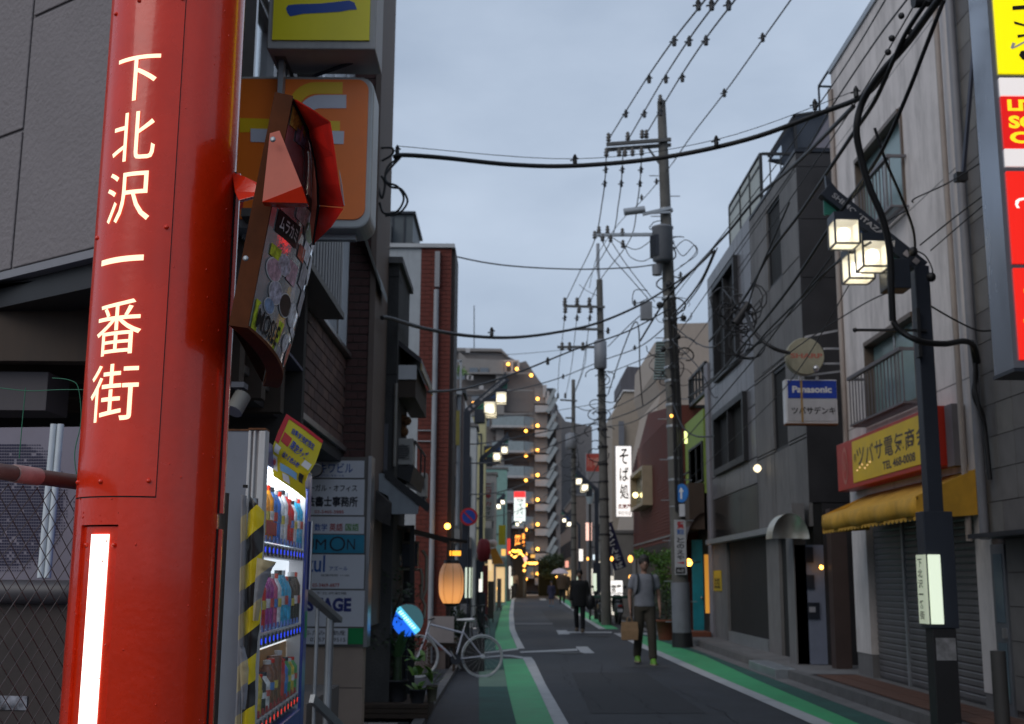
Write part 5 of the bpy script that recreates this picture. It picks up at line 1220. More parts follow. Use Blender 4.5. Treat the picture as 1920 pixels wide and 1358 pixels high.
# ---- tiled building, nearest right
F5 = FR(5.08); tbd = thing('tiled_building', 'grey stone tiled building at the right edge with a dark canopy over its door', 'building', (6, 11, 0))
m_stile = [M('grey_stone_tile_%d' % i, c, .6, var=.14, sc=4, stain=.4) for i, c in enumerate([(.15, .14, .135), (.13, .122, .12), (.17, .16, .15)])]
MB().fbox(F5, -12.58, -4, 0, 11, -4, -.015).build('wall', m_mort, tbd)
stm = [MB().box(-.015, 0, .004, .396, .004, .336).mesh('stone_tile', m) for m in m_stile]
loc0 = WLOC[tbd.name]
for r_ in range(27):
    for c_ in range(4):
        y = 12.58-.4*(c_+1); z = 1.95+.34*r_
        o = bpy.data.objects.new('stone_tile', random.choice(stm)); COL.objects.link(o); o.parent = tbd; o.scale = (-1, 1, 1); o.location = Vector((5.08-.015-random.uniform(0, .003), y, z))-loc0
for r_ in range(5):
    for c_ in range(4):
        if c_ == 0: continue
        y = 12.58-.4*(c_+1); z = .2+.34*r_
        o = bpy.data.objects.new('stone_tile', stm[1]); COL.objects.link(o); o.parent = tbd; o.scale = (-1, 1, 1); o.location = Vector((5.065, y, z))-loc0
MB().fbox(F5, -12.3, -10.6, 1.9, 1.945, 0, .35).build('canopy', m_dark, tbd)
dr = MB().fbox(F5, -12.56, -12.22, .13, 1.85, -.012, .02).build('door', M('door_steel', (.14, .15, .17), .4, metal=.3), tbd)
MB().fbox(F5, -12.5, -12.28, 1.05, 1.75, .021, .026).fbox(F5, -12.5, -12.28, .25, .85, .021, .026).build('pane', M('door_glass', (.10, .14, .17), .15), dr)
MB().fbox(F5, -12.3, -12.26, .9, 1.0, .02, .06).build('handle', m_alu, dr)
bd_ = MB().tube([(4.62, 11.45, .0), (4.62, 11.45, .82)], .07, 12); tag(bd_.build('bollard', M('dark_stone', (.05, .05, .05), .7), loc=(4.62, 11.45, 0)), 'short dark bollard standing by the right edge of the frame', 'bollard')
# downpipes, meter and hanging bar between the buildings
for i, (x, y0, y1, r_) in enumerate([(1797, -30, 900, .035), (1826, 100, 1000, .05)]):
    a_ = PX(x, 700, 5.0); t = MB().tube([(5.0, a_.y, 1.9), (5.0, a_.y, 9.5)], r_, 10)
    tag(t.build('downpipe', M('pipe_beige', (.34, .29, .26), .6, stain=.3) if i == 0 else M('pipe_dgrey', (.2, .2, .22), .5), loc=(5, a_.y, 1.9)), ['thin beige downpipe on the white building beside the street lamp', 'thick grey downpipe between the white building and the tiled building'][i], 'pipe')
a_ = P(1838, 0, 11.8); b_ = P(1806, 325, 12.0); t = thing('hanging_bar', 'long dark steel bar slanting down in front of the white building wall', 'bar', b_)
MB().bar(P(1834, 0, 11.6), b_, .035).build('bar', M('bar_blue', (.05, .055, .08), .5), t); MB().box(b_.x-.09, b_.x+.03, b_.y-.05, b_.y+.05, b_.z-.09, b_.z).build('foot_block', m_blackm, t)
# vertical lit sign stack projecting on the right
F6 = FY(8.7); a = F6.rect(1866, -200, 2000, 680)
u0 = F6.px(1912, 690)[0]; zb = F6.px(1912, 690)[1]; zt = 7.6
vs_ = thing('vertical_sign', 'tall illuminated projecting sign with yellow, white and red panels at the right edge', 'sign', F6.pt(u0, zb))
MB().fbox(F6, u0-.045, u0+1.3, zb, zt, -.36, 0).build('case', M('brushed_steel', (.34, .36, .40), .25, metal=.85, var=.12, sc=2, stretch=(1, 1, .2)), vs_)
MB().fbox(F6, u0-.05, u0+1.3, zb-.03, zb-.002, -.38, .02).build('base_trim', m_dark, vs_)
def F6z(y): return F6.px(1900, y)[1]
e_yel = E('lit_yellow', (1, .82, .0), .85); e_redp = E('lit_red', (.8, .015, .008), .85); e_wh = E('lit_white', (.9, .82, .80), .62)
for i, (y0, y1, m_) in enumerate([(-420, 140, e_yel), (147, 182, e_wh), (182, 280, E('lit_red2', (.75, .01, .008), .7)), (280, 314, e_wh), (322, 496, e_redp), (503, 676, e_redp)]):
    MB().fbox(F6, u0-.0, u0+1.25, F6z(y1)+.004, min(F6z(y0), zt-.03)-.004, .001, .02).build('panel', m_, vs_)
m_ly = E('letter_yellow', (1, .85, .02), .7)
for s, y0, y1 in (('LITTLE', 189, 210), ('SOUL', 219, 243), ('CAFE', 249, 271)):
    w_ = {'LITTLE': .52, 'SOUL': .46, 'CAFE': .5}[s]
    text(F6, s, u0+.045, u0+.045+w_, F6z(y1), F6z(y0), .023, m_ly, vs_, .045)
for pts in ([(1896, 14), (1925, 12), (1925, 20), (1896, 22)], [(1898, 42), (1925, 50), (1925, 54), (1900, 48)], [(1905, 68), (1925, 66), (1925, 70), (1906, 74)], [(1912, 98), (1925, 96), (1925, 118), (1914, 114), (1908, 106)]):
    lpoly(F6, pts, m_black, .023, vs_, 'brush_mark')
lpoly(F6, [(1892, 92), (1896, 82), (1902, 84), (1899, 90), (1906, 86), (1925, 76), (1925, 80), (1903, 92), (1895, 95)], m_white, .024, vs_, 'brush_mark')
lpoly(F6, [(1902, 378), (1908, 374), (1920, 372), (1920, 376), (1909, 379), (1906, 386), (1910, 392), (1904, 392), (1901, 385)], E('lit_white2', (1, .9, .8), 1), .023, vs_, 'white_curl')
lpoly(F6, [(1917, 544), (1925, 538), (1925, 552), (1918, 550)], m_ly, .023, vs_, 'logo'); lpoly(F6, [(1917, 600), (1925, 596), (1925, 610), (1918, 606)], m_ly, .023, vs_, 'logo')

# ---- white building with shutters
XW = 5.1; F7 = FR(XW); wbd = thing('white_building', 'three storey white rendered building with yellow awning and closed shutters on the right', 'building', (7, 15.5, 0))
m_wr = M('white_render', (.66, .61, .59), .85, var=.09, sc=1.5, bump=.1, stain=.55)
zt7 = PX(1574, 112, XW).z; YL = PX(1574, 500, XW).y; YR = 12.62
def w7(px_): return -PX(px_, 600, XW).y
win = []
p0 = PX(1604, 291, XW); p1 = PX(1690, 201, XW); p2 = PX(1650, 400, XW); win.append((p0.y, p1.y, PX(1700, 385, XW).z, p1.z))
p0 = PX(1622, 638, XW); p1 = PX(1716, 584, XW); win.append((p0.y, p1.y, PX(1722, 752, XW).z, PX(1711, 586, XW).z))
# wall built round its openings
mb = MB(); zsh = 2.55
zs = sorted([zsh, win[1][2], win[1][3], win[0][2], win[0][3], zt7])
def wallband(z0, z1, holes):
    ys = YL; 
    for (ya_, yb_) in holes: mb.fbox(F7, -ys, -ya_, z0, z1, -.25, 0); ys = yb_
    mb.fbox(F7, -ys, -YR, z0, z1, -.25, 0)
wallband(zsh, win[1][2], []); wallband(win[1][2], win[1][3], [win[1][:2]]); wallband(win[1][3], win[0][2], []); wallband(win[0][2], win[0][3], [win[0][:2]]); wallband(win[0][3], zt7, [])
mb.build('wall', m_wr, wbd)
MB().fbox(F7, -YL, -YR, .13, zt7-.01, -5, -.26).build('core', m_wr, wbd)
MB().fbox(F7, -YL-.03, -YR, zt7, zt7+.08, -5, .03).build('coping', m_steel, wbd)
for z_ in (3.7, 6.15, 8.2): MB().fbox(F7, -YL+.002, -YR-.002, z_, z_+.01, 0, .002).build('joint', m_conc, wbd)
m_brz = M('bronze_frame', (.12, .09, .07), .5)
for (ya_, yb_, z0, z1) in win:
    f = MB(); f.fbox(F7, -ya_, -ya_+.05, z0, z1, -.16, .03); f.fbox(F7, -yb_-.05, -yb_, z0, z1, -.16, .03); f.fbox(F7, -ya_+.051, -yb_-.051, z1-.06, z1, -.16, .05); f.fbox(F7, -ya_+.051, -yb_-.051, z0, z0+.04, -.16, .03)
    w_ = f.build('window', m_brz, wbd); um = (-ya_-yb_)/2
    MB().fbox(F7, um-.025, um+.025, z0+.04, z1-.06, -.12, -.06).build('mullion', m_alu, w_)
    MB().fbox(F7, -ya_+.05, um-.026, z0+.04, z1-.06, -.11, -.10).build('pane', m_frost, w_); MB().fbox(F7, um+.026, -yb_-.05, z0+.04, z1-.06, -.09, -.08).build('pane', m_frost, w_)
# balcony rails
m_rail = M('rail_grey', (.16, .15, .16), .5, metal=.3)
for k, (ya_, yb_, z0, z1) in enumerate(win):
    zr0 = z0-.05; zr1 = z0+.62
    bl = MB(); 
    bl.fbox(F7, -ya_-.12, -yb_+.08, zr1, zr1+.045, .20, .26); bl.fbox(F7, -ya_-.12, -yb_+.08, zr0, zr0+.03, .20, .24)
    for u in (-ya_-.12, -yb_+.05): bl.fbox(F7, u, u+.03, zr1+.001, zr1+.04, .001, .2); bl.fbox(F7, u, u+.03, zr0+.001, zr0+.025, .001, .2)
    br = bl.build('balcony_rail', m_rail, wbd)
    nbar = 17
    for i in range(nbar):
        u = -ya_-.11+(ya_-yb_+.18)*i/(nbar-1); MB().fbox(F7, u-.007, u+.007, zr0+.03, zr1, .215, .229).build('baluster', m_rail, br)
    for i in range(6): MB().fbox(F7, -ya_-.1, -yb_+.06, zr0-.012, zr0-.002, .02+.033*i, .035+.033*i).build('floor_slat', m_rail, br)
# shop sign
XS = 4.84; F8 = FR(XS)
a0 = PX(1568, 831, XS); a1 = PX(1752, 800, XS); z1 = PX(1700, 781, XS).z; z0 = PX(1700, 888, XS).z; yl, yr = a0.y, a1.y
ss = thing('shop_sign', 'red and yellow electrical shop sign over the yellow awning', 'sign', (XS, yl, z0))
MB().fbox(F8, -yl, -yr, z0, z1, -.24, 0).build('case', M('sign_red_face', (.42, .025, .012), .4, var=.1), ss, bevel=.008)
ux = -PX(1599, 850, XS).y
MB().fbox(F8, ux, -yr-.05, z0+.06, z1-.045, .001, .01).build('yellow_panel', M('sign_yellow_face', (.75, .50, .01), .4, var=.08), ss, bevel=.01)
m_si = M('sign_ink', (.07, .05, .045), .5)
n_ = 8; uu0 = ux+.1; uu1 = -yr-.2
for i, ch in enumerate('ツバサ電気商会'):
    u = uu0+.12+(uu1-uu0-.1)*i/7; text(F8, ch, u, u+(uu1-uu0)*.118, z0+.28, z1-.16, .012, m_si, ss, .012, 'character')
text(F8, '(有)', uu0-.02, uu0+.09, z1-.35, z1-.22, .012, m_si, ss, .01)
text(F8, 'TEL 468-0008', uu0+1.25, uu0+2.5, z0+.12, z0+.23, .012, m_si, ss, .03)
ec = F8.pt((ux-yl)/2, (z0+z1)/2, 0)
lf = MB(); uc = (-yl+ux)/2; zc = (z0+z1)/2
lf.add([F8.pt(uc+.16*math.sin(t)*(1 if True else 1)*.9, zc+.27*math.cos(t), .004) for t in [i*math.pi/16 for i in range(32)]], [tuple(range(32))])
lf.build('emblem', M('emblem_pink', (.5, .16, .12), .5), ss)
lf = MB(); lf.add([F8.pt(uc+.12*math.sin(t)*.9, zc+.21*math.cos(t), .006) for t in [i*math.pi/16 for i in range(32)]], [tuple(range(32))]); lf.build('emblem', MATS['sign_red_face'], ss)
text(F8, 'N', uc-.05, uc+.06, zc-.09, zc+.1, .008, MATS['emblem_pink'], ss, .02)
for i in range(6): MB().lathe(F8.pt(-yl+1.05+.12*i, z0+.22+.03*((i*7) % 3), .012), [(.012, 0), (.006, .012)], 8, axis=F8.n).build('small_bulb', E('tiny_warm', (1, .6, .3), .8), ss)
# yellow awning
XA = 4.42; m_awn = M('yellow_canvas', (.62, .33, .03), .75, var=.15, sc=5, bump=.1, bsc=8, stain=.3)
yl, yr = PX(1541, 960, XA).y, 12.9; zf = P(1541, 967, yl).z; zbtm = P(1545, 1000, yl).z; zwall = zf+.30
aw_ = thing('awning', 'sagging yellow canvas awning with scalloped edge over the shutters', 'awning', (XA, yl, zbtm))
mb = MB(); k = 28; vs = []
for i in range(k+1):
    y = yl+(yr-yl)*i/k; s_ = .035*math.sin(i*.9)+.02*math.sin(i*2.3); top = -abs(math.sin(i*math.pi/7))*.025
    vs += [(XW-.01, y, zwall), ((XW+XA)/2, y, (zwall+zf)/2-.045+top), (XA, y, zf+top*.5), (XA-.012+s_*.5, y, (zf+zbtm)/2), (XA+.01+s_, y, zbtm+.03)]
mb.add(vs, [(5*i+j, 5*i+j+1, 5*i+6+j, 5*i+5+j) for i in range(k) for j in range(4)], True)
o = mb.build('canvas', m_awn, aw_); so_ = o.modifiers.new('solid', 'SOLIDIFY'); so_.thickness = .006
for y in (yl, yr): MB().poly([(XW-.01, y, zwall), (XA, y, zf), (XA, y, zbtm), (XW-.01, y, zbtm+.05)], (0, .004 if y == yr else -.004, 0)).build('end_panel', m_awn, aw_)
scp = MB()
nsc = 26
for i in range(nsc):
    y = yl+(yr-yl)*(i+.5)/nsc; hw = abs(yr-yl)/nsc/2*.96; pts = [(XA+.0, y-hw, zbtm+.03)]+[(XA, y-hw*math.cos(t*math.pi/6), zbtm+.03-.045*math.sin(t*math.pi/6)) for t in range(0, 7)]
    scp.poly(pts, (.004, 0, 0))
scp.build('scalloped_edge', m_awn, aw_)
MB().bar((XA+.02, yl, zf-.02), (XA+.02, yr, zf-.02), .02).bar((XW, yl-.03, zbtm+.15), (XA+.02, yl-.03, zf-.03), .015).build('frame', m_steel, aw_)
# pilasters, shutters
pl_ = -PX(1628, 1100, XW).y; pr_ = -PX(1846, 1300, XW).y
MB().fbox(F7, -YL, pl_, .45, zsh-.002, -.3, .0).build('pilaster', m_wr, wbd); MB().fbox(F7, -YL, pl_, .13, .448, -.3, -.01).build('pilaster_base', m_conc, wbd)
MB().fbox(F7, pr_, -YR, .3, zsh-.002, -.3, .0).build('pilaster', m_wr, wbd); MB().fbox(F7, pr_, -YR, .13, .298, -.3, -.01).build('pilaster_base', m_conc, wbd)
m_shut = M('shutter_grey', (.15, .145, .15), .45, metal=.3, var=.12, sc=3, stain=.5)
du = (pr_-pl_)/3
for i in range(3):
    u0 = pl_+du*i+.035; u1 = pl_+du*(i+1)-.035
    sh_ = MB().fbox(F7, u0, u1, .14, 2.5, -.12, -.105).build('shutter', m_shut, wbd)
    zz = .15
    sm_ = MB()
    me_ = MB().add([F7.pt(u0, 0, -.104)-Vector((0, 0, 0)), F7.pt(u1, 0, -.104), F7.pt(u1, .02, -.092), F7.pt(u0, .02, -.092), F7.pt(u1, .066, -.092), F7.pt(u0, .066, -.092), F7.pt(u1, .078, -.104), F7.pt(u0, .078, -.104)], [(0, 1, 2, 3), (3, 2, 4, 5), (5, 4, 6, 7)]).mesh('slat', m_shut, WLOC[wbd.name])
    copies('slat', me_, [(0, 0, .15+.08*j) for j in range(29)], sh_)
    if i: MB().fbox(F7, u0-.07, u0-.001, .13, 2.5, -.11, -.07).build('guide_rail', m_steel, wbd)
for i, (x, y, label) in enumerate([(1781, 760, 'tall narrow grey box sign edge on the white building behind the lamp post')]):
    a = PX(1770, 762, 4.95); b = PX(1782, 875, 4.95); t = MB().fbox(FR(4.95), -a.y-.0, -a.y+.22, b.z, a.z, -.14, 0); tag(t.build('sign_box', m_rail, loc=(4.95, a.y, b.z)), label, 'sign')
# Panasonic and SHARP signs
def fsign(name, label, px0, py0, px1, py1, Y, matc, cat='sign', dep=.18):
    Fq = FY(Y); a = Fq.rect(px0, py0, px1, py1); t = thing(name, label, cat, Fq.pt((a[0]+a[1])/2, a[2]))
    MB().fbox(Fq, a[0], a[1], a[2], a[3], -dep, 0).build('case', matc, t, bevel=.008); return Fq, t, a
Fq, t, a = fsign('electrical_shop_sign', 'white and blue box sign hanging below the round faded sign', 1473, 712, 1570, 794, 17.6, m_white)
h = a[3]-a[2]; b = Fq.rect(1477, 714, 1568, 747); MB().fbox(Fq, b[0], b[1], b[2], b[3], .001, .01).build('blue_panel', M('panel_royal', (.008, .04, .32), .4), t)
b2 = Fq.rect(1477, 748, 1568, 790); MB().fbox(Fq, b2[0], b2[1], b2[2], b2[3], .001, .01).build('white_panel', M('panel_offwhite', (.42, .42, .44), .45, stain=.25), t)
c_ = Fq.rect(1485, 724, 1559, 737); text(Fq, 'Panasonic', c_[0], c_[1], c_[2], c_[3], .013, m_white, t, .04)
c_ = Fq.rect(1484, 763, 1566, 777); text(Fq, 'ツバサデンキ', c_[0], c_[1], c_[2], c_[3], .013, m_black, t, .02)
b = Fq.rect(1501, 712, 1505, 792); MB().fbox(Fq, b[0], b[1], b[2], b[3], .0135, .0145).build('rust_streak', M('rust_streak', (.32, .2, .07), .8), t)
MB().fbox(Fq, a[0], a[1], a[2]-.02, a[2]-.002, -.17, 0).build('rusty_bottom', m_rust, t)
c = P(1510, 668, 17.5); t = thing('round_sign', 'faded cream disc sign with red lettering above the blue and white box sign', 'sign', c); r_ = 36/FPX*17.5
MB().lathe(c, [(r_, -.14), (r_, 0), (r_*.97, .012)], 40, axis=(0, -1, 0)).build('disc', M('cream_disc', (.30, .28, .20), .5, var=.18, sc=5, stain=.5), t)
Fq = FY(17.5); c_ = Fq.rect(1482, 663, 1542, 672); text(Fq, 'SHARP', c_[0], c_[1], c_[2], c_[3], .014, M('faded_red', (.38, .10, .07), .6), t, .03)
MB().ball(P(1530, 691, 17.4), .05, 10, 8).build('small_lamp', m_alu, t)
br = MB()
for (x0, y0, x1, y1) in ((1545, 654, 1570, 654), (1545, 682, 1570, 682), (1515, 704, 1572, 696), (1510, 632, 1562, 620)): br.bar(P(x0, y0, 17.7), P(x1+8, y1, 17.9), .03)
br.bar(P(1500, 706, 17.6), P(1500, 714, 17.6), .04).bar(P(1532, 706, 17.6), P(1532, 714, 17.6), .04)
tag(br.build('sign_bracket', M('bracket_white', (.45, .45, .47), .5), loc=P(1570, 680, 17.8)), 'white steel arms holding the round sign to the white building', 'bracket')
x = PX(1572, 600, 5.08); MB_ = MB().tube([(5.06, YL-.06, 3.4), (5.06, YL-.06, 9.2)], .04, 8); tag(MB_.build('downpipe', M('pipe_beige', (0, 0, 0)), loc=(5.06, YL, 3.4)), 'beige downpipe on the far corner of the white building beside the hanging signs', 'pipe')

# ---- concrete building with dark flank
XC = 4.95; F9 = FR(XC); YC0 = PX(1500, 500, XC).y; YCm = PX(1411, 600, XC).y; YC1 = PX(1330, 700, XC).y
cbd = thing('concrete_building', 'modern grey concrete building with dark flank and large black framed windows', 'building', (7, 25, 0))
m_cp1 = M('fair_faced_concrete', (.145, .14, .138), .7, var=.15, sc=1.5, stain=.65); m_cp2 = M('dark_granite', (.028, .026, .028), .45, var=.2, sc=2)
m_gloss = M('black_granite', (.03, .028, .028), .12, var=.3, sc=1)
ztA = PX(1484, 297, XC).z; ztB = PX(1386, 432, XC).z
MB().fbox(F9, -YC1, -YC0-.02, .13, ztB-.05, -5, -.06).fbox(F9, -YCm, -YC0-.02, ztB-.05, ztA-.02, -5, -.06).build('core', m_black, cbd)
# front panels with openings
def opn(x0, y0, x1, y1, X=XC):   # far-left top corner and near-right bottom corner
    a = PX(x0, y0, X); b = PX(x1, y1, X); return (-a.y, -b.y, b.z, a.z)
wA1 = opn(1436, 395, 1466, 518); wA2 = opn(1447, 692, 1478, 838)
wA1 = (wA1[0], wA1[1], PX(1466, 517, XC).z, PX(1457, 367, XC).z); wA2 = (wA2[0], wA2[1], PX(1483, 834, XC).z, PX(1472, 678, XC).z)
wB1 = (-PX(1342, 600, XC).y, -PX(1386, 600, XC).y, PX(1386, 680, XC).z, PX(1385, 474, XC).z)
wB2 = (-PX(1338, 600, XC).y, -PX(1396, 600, XC).y, PX(1396, 868, XC).z, PX(1394, 738, XC).z)
wS = (-PX(1366, 1100, XC).y, -PX(1437, 1100, XC).y, .35, PX(1434, 1028, XC).z)
zl = 2.35
def panels(u0, u1, z0, z1, nu_, hz, holes, mat, nm='wall_panel'):
    us = [u0+(u1-u0)*i/nu_ for i in range(nu_+1)]; zs_ = [z0]
    while zs_[-1] < z1-.01: zs_.append(min(z1, zs_[-1]+hz))
    for h in holes:
        zs_ += [h[2], h[3]]; us += [h[0], h[1]]
    us = sorted(set(round(u, 4) for u in us)); zs_ = sorted(set(round(z, 4) for z in zs_))
    us = [u for i, u in enumerate(us) if i == 0 or u-us[i-1] > .03]; zs_ = [z for i, z in enumerate(zs_) if i == 0 or z-zs_[i-1] > .03]
    for i in range(len(us)-1):
        for j in range(len(zs_)-1):
            uc_, zc_ = (us[i]+us[i+1])/2, (zs_[j]+zs_[j+1])/2
            if any(h[0] < uc_ < h[1] and h[2] < zc_ < h[3] for h in holes): continue
            MB().fbox(F9, us[i]+.012, us[i+1]-.012, zs_[j]+.012, zs_[j+1]-.012, -.058, 0).build(nm, mat, cbd)
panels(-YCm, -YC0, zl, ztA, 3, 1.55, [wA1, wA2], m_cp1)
panels(-YC1, -YCm-.01, 3.4, ztB, 3, 1.6, [wB1, wB2], M('mid_grey_panel', (.13, .125, .135), .35, var=.2, stain=.4))
panels(-YC1, -YCm-.01, zl+.1, 3.4, 3, 1.6, [], m_gloss)
def fwin(F, h, par, fm, gm, ins=.06, mull=0, dep=.1, fw=.06):
    f = MB(); u0, u1, z0, z1 = h
    f.fbox(F, u0, u0+fw, z0, z1, -dep-.02, ins); f.fbox(F, u1-fw, u1, z0, z1, -dep-.02, ins); f.fbox(F, u0+fw, u1-fw, z0, z0+fw, -dep-.02, ins-.002); f.fbox(F, u0+fw, u1-fw, z1-fw, z1, -dep-.02, ins-.002)
    w_ = f.build('window', fm, par)
    for k in range(1, mull+1): u = u0+(u1-u0)*k/(mull+1); MB().fbox(F, u-.03, u+.03, z0+fw, z1-fw, -dep, ins-.02).build('mullion', fm, w_)
    us = [u0+fw]+[u0+(u1-u0)*k/(mull+1) for k in range(1, mull+1)]+[u1-fw]
    for i in range(mull+1): MB().fbox(F, us[i]+(.031 if i else 0), us[i+1]-(.031 if i < mull else 0), z0+fw, z1-fw, -dep+.02, -dep+.03).build('pane', gm, w_)
    return w_
m_glass2 = M('reflecting_glass', (.05, .065, .085), .05, var=.2, sc=1.2, spec=1, coat=1)
fwin(F9, wA1, cbd, m_blackm, m_glass2, -.03); fwin(F9, wA2, cbd, m_blackm, m_glass, -.03)
fwin(F9, wB1, cbd, m_blackm, m_glass2, .1, 1, fw=.14); fwin(F9, wB2, cbd, m_blackm, m_glass2, .1, 1, fw=.14)
# flank facing the camera
F10 = FY(YC0)
zj = [2.75, 4.25, 5.35, 6.6, 7.65, 8.6, ztA]
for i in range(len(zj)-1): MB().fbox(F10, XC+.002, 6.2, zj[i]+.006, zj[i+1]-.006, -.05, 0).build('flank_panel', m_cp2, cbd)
MB().fbox(F10, XC-.02, 6.2, ztA+.002, ztA+.06, -4, .03).build('coping', m_dark, cbd)
# ledge, shutter window, columns
MB().fbox(F9, -YC1, -YC0-.3, zl-.02, zl+.09, 0, .2).build('ledge', m_steel, cbd)
for (x0, x1) in ((1331, 1364), (1439, 1462)): MB().fbox(F9, -PX(x0, 1100, XC).y, -PX(x1, 1100, XC).y, .13, zl-.021, -.4, 0).build('column', m_conc, cbd)
sg = MB().fbox(F9, wS[0], wS[1], wS[2], wS[3], -.14, -.13).build('shutter', m_glass, cbd)
me_ = MB().fbox(F9, wS[0], wS[1], 0, .022, -.125, -.11).mesh('slat', m_shut, WLOC[cbd.name]); copies('slat', me_, [(0, 0, wS[2]+.03+.075*j) for j in range(int((wS[3]-wS[2]-.05)/.075))], sg)
MB().fbox(F9, wS[0]-.05, wS[1]+.05, .13, wS[2], -.2, .02).build('sill', m_steel, cbd)
# entrance under the flank
a = F10.rect(1493, 1022, 1548, 1238); MB().fbox(F10, a[0], a[1], .14, a[3], -.06, -.0).build('door', M('blue_grey_door', (.16, .18, .24), .5), cbd)
MB().fbox(F10, a[1]+.01, 6.2, .13, 2.74, -.05, 0).build('flank_base', m_cp2, cbd)
MB().fbox(F10, XC+.0-.09, a[0]-.02, .13, 2.74, -.5, 0).build('corner_column', m_conc, cbd)
for (x0, y0, x1, y1) in ((1509, 1026, 1524, 1055), (1512, 1078, 1526, 1104), (1514, 1130, 1536, 1160)):
    b = F10.rect(x0, y0, x1, y1); MB().fbox(F10, b[0], b[1], b[2], b[3], .001, .03).build('meter_box', m_dark, cbd)
b = F10.rect(1516, 1138, 1528, 1148); MB().fbox(F10, b[0], b[1], b[2], b[3], .031, .035).build('notice', M('notice', (.3, .3, .33), .5), cbd)
mb = MB(); cxp = F10.px(1483, 1010, .5); r_ = .30; k = 20
vs = [F10.pt(cxp[0]+r_*math.cos(math.pi*i/k), cxp[1]+r_*1.35*math.sin(math.pi*i/k), d) for d in (.5, .02) for i in range(k+1)]
mb.add(vs, [(i, i+1, k+2+i, k+1+i) for i in range(k)]+[tuple(range(k+1))], True)
tag(mb.build('arched_canopy', M('polished_steel', (.75, .72, .62), .35, metal=1, var=.15, sc=3), loc=F10.pt(cxp[0], cxp[1], .3)), 'polished steel half-round canopy over the concrete building entrance', 'canopy')
a = F9.rect(1337, 1070, 1352, 1108, .02); t = thing('notice_plate', 'small yellow upright notice plate on the concrete column', 'sign', F9.pt(a[0], a[2], .02)); u0, u1 = a[0], a[1]
MB().fbox(F9, u0, u1, a[2], a[3], .005, .02).build('plate', M('notice_yellow', (.55, .38, .01), .4), t)
vtext(F9, '貸店舗', u0+.12, u1-.12, a[2]+.05, a[3]-.18, .023, m_black, t)
c = P(1540, 1064, 19.4); tag(MB().ball(c, .035, 10, 6).build('porch_light', e_amber, loc=c), 'tiny amber porch light by the concrete building door', 'light')
pb_ = MB().box(5.05, 5.3, 18.75, 19.0, .13, 2.6); tag(pb_.build('duct', M('brown_duct', (.06, .04, .035), .4), loc=(5.15, 18.9, .13)), 'dark brown boxed duct between the white and the concrete buildings', 'duct')
c = P(1424, 874, 20.8); c = PX(1424, 874, 4.8); tag(MB().lathe(c, [(.02, 0), (.07, .05), (.07, .12)], 12, axis=(-.6, -.5, -.6)).build('floodlight', E('flood', (1, .8, .5), 2), loc=c), 'small lit floodlight on the middle of the concrete building front', 'light')
# roof railing with frosted panels and roof structures
rr = thing('roof_railing', 'roof railing with pale frosted panels on the concrete building', 'railing', (XC, 25, ztB))
pts = [(1368, 386, 450), (1388, 355, 424), (1406, 328, 405), (1426, 300, 372)]
P3 = [(PX(x, y0, XC+.12), PX(x, y1, XC+.12)) for x, y0, y1 in pts]
zt_ = max(p[0].z for p in P3); 
rz0, rz1 = ztB, P3[1][0].z
ys_ = [p[0].y for p in P3]
for i in range(3):
    MB().box(XC+.11, XC+.13, ys_[i+1]+.04, ys_[i]-.04, rz0+.12, rz1-.04).build('frosted_panel', M('frosted_panel', (.36, .38, .34), .4), rr)
mb = MB()
for y in ys_: mb.box(XC+.09, XC+.15, y-.03, y+.03, rz0-.1, rz1)
mb.box(XC+.095, XC+.145, ys_[-1], ys_[0], rz1+.001, rz1+.05); mb.box(XC+.095, XC+.145, ys_[-1], ys_[0], (rz0+rz1)/2+.3, (rz0+rz1)/2+.34)
mb.box(XC+.15, XC+1.6, ys_[-1]-.03, ys_[-1]+.03, rz1, rz1+.05)
for k in range(6): mb.box(XC+.3+.22*k, XC+.32+.22*k, ys_[-1]-.02, ys_[-1]+.02, rz0, rz1)
mb.build('rail_frame', m_blackm, rr)
rs = thing('rooftop_room', 'dark sloping glazed roof structure above the concrete building', 'roof structure', (6, 23, ztA))
A = [P(1441, 294, 25.5), P(1489, 219, 25.5), P(1534, 211, 22.5), P(1577, 168, 22.5)]
mb = MB(); Y = 24; mb.poly([P(1441, 300, Y), P(1489, 219, Y), P(1540, 211, Y), P(1580, 168, Y), P(1600, 168, Y), P(1600, 310, Y), P(1480, 310, Y)], (0, .1, 0)); mb.build('wall', M('slate_blue', (.03, .04, .06), .5), rs)
mb = MB(); mb.bar(P(1441, 294, 23.9), P(1489, 217, 23.9), .06).bar(P(1489, 217, 23.9), P(1540, 209, 23.9), .05).bar(P(1489, 217, 23.9), P(1494, 300, 23.9), .06); mb.build('frame', m_blackm, rs)
mb = MB(); mb.poly([P(1447, 298, 23.88), P(1465, 272, 23.88), P(1466, 298, 23.88)], (0, .01, 0)); mb.build('pane', m_skyglass, rs)
mb = MB(); mb.poly([P(1505, 300, 23.8), P(1560, 210, 23.8), P(1580, 175, 23.8), P(1600, 175, 23.8), P(1600, 310, 23.8)], (0, .05, 0)); mb.build('flank', M('grey_lilac_panel', (.18, .17, .2), .7), rs)
wr = MB()
for (x0, y0, x1, y1) in ((1535, 162, 1680, -70), (1537, 162, 1562, 163), (1535, 162, 1537, 212), (1575, 162, 1576, 112)): wr.bar(P(x0, y0, 19), P(x1, y1, 19 if y1 > 0 else 15), .03)
tag(wr.build('roof_rail', m_dark, loc=P(1550, 160, 19)), 'thin steel roof rail along the top edge of the white building', 'railing')

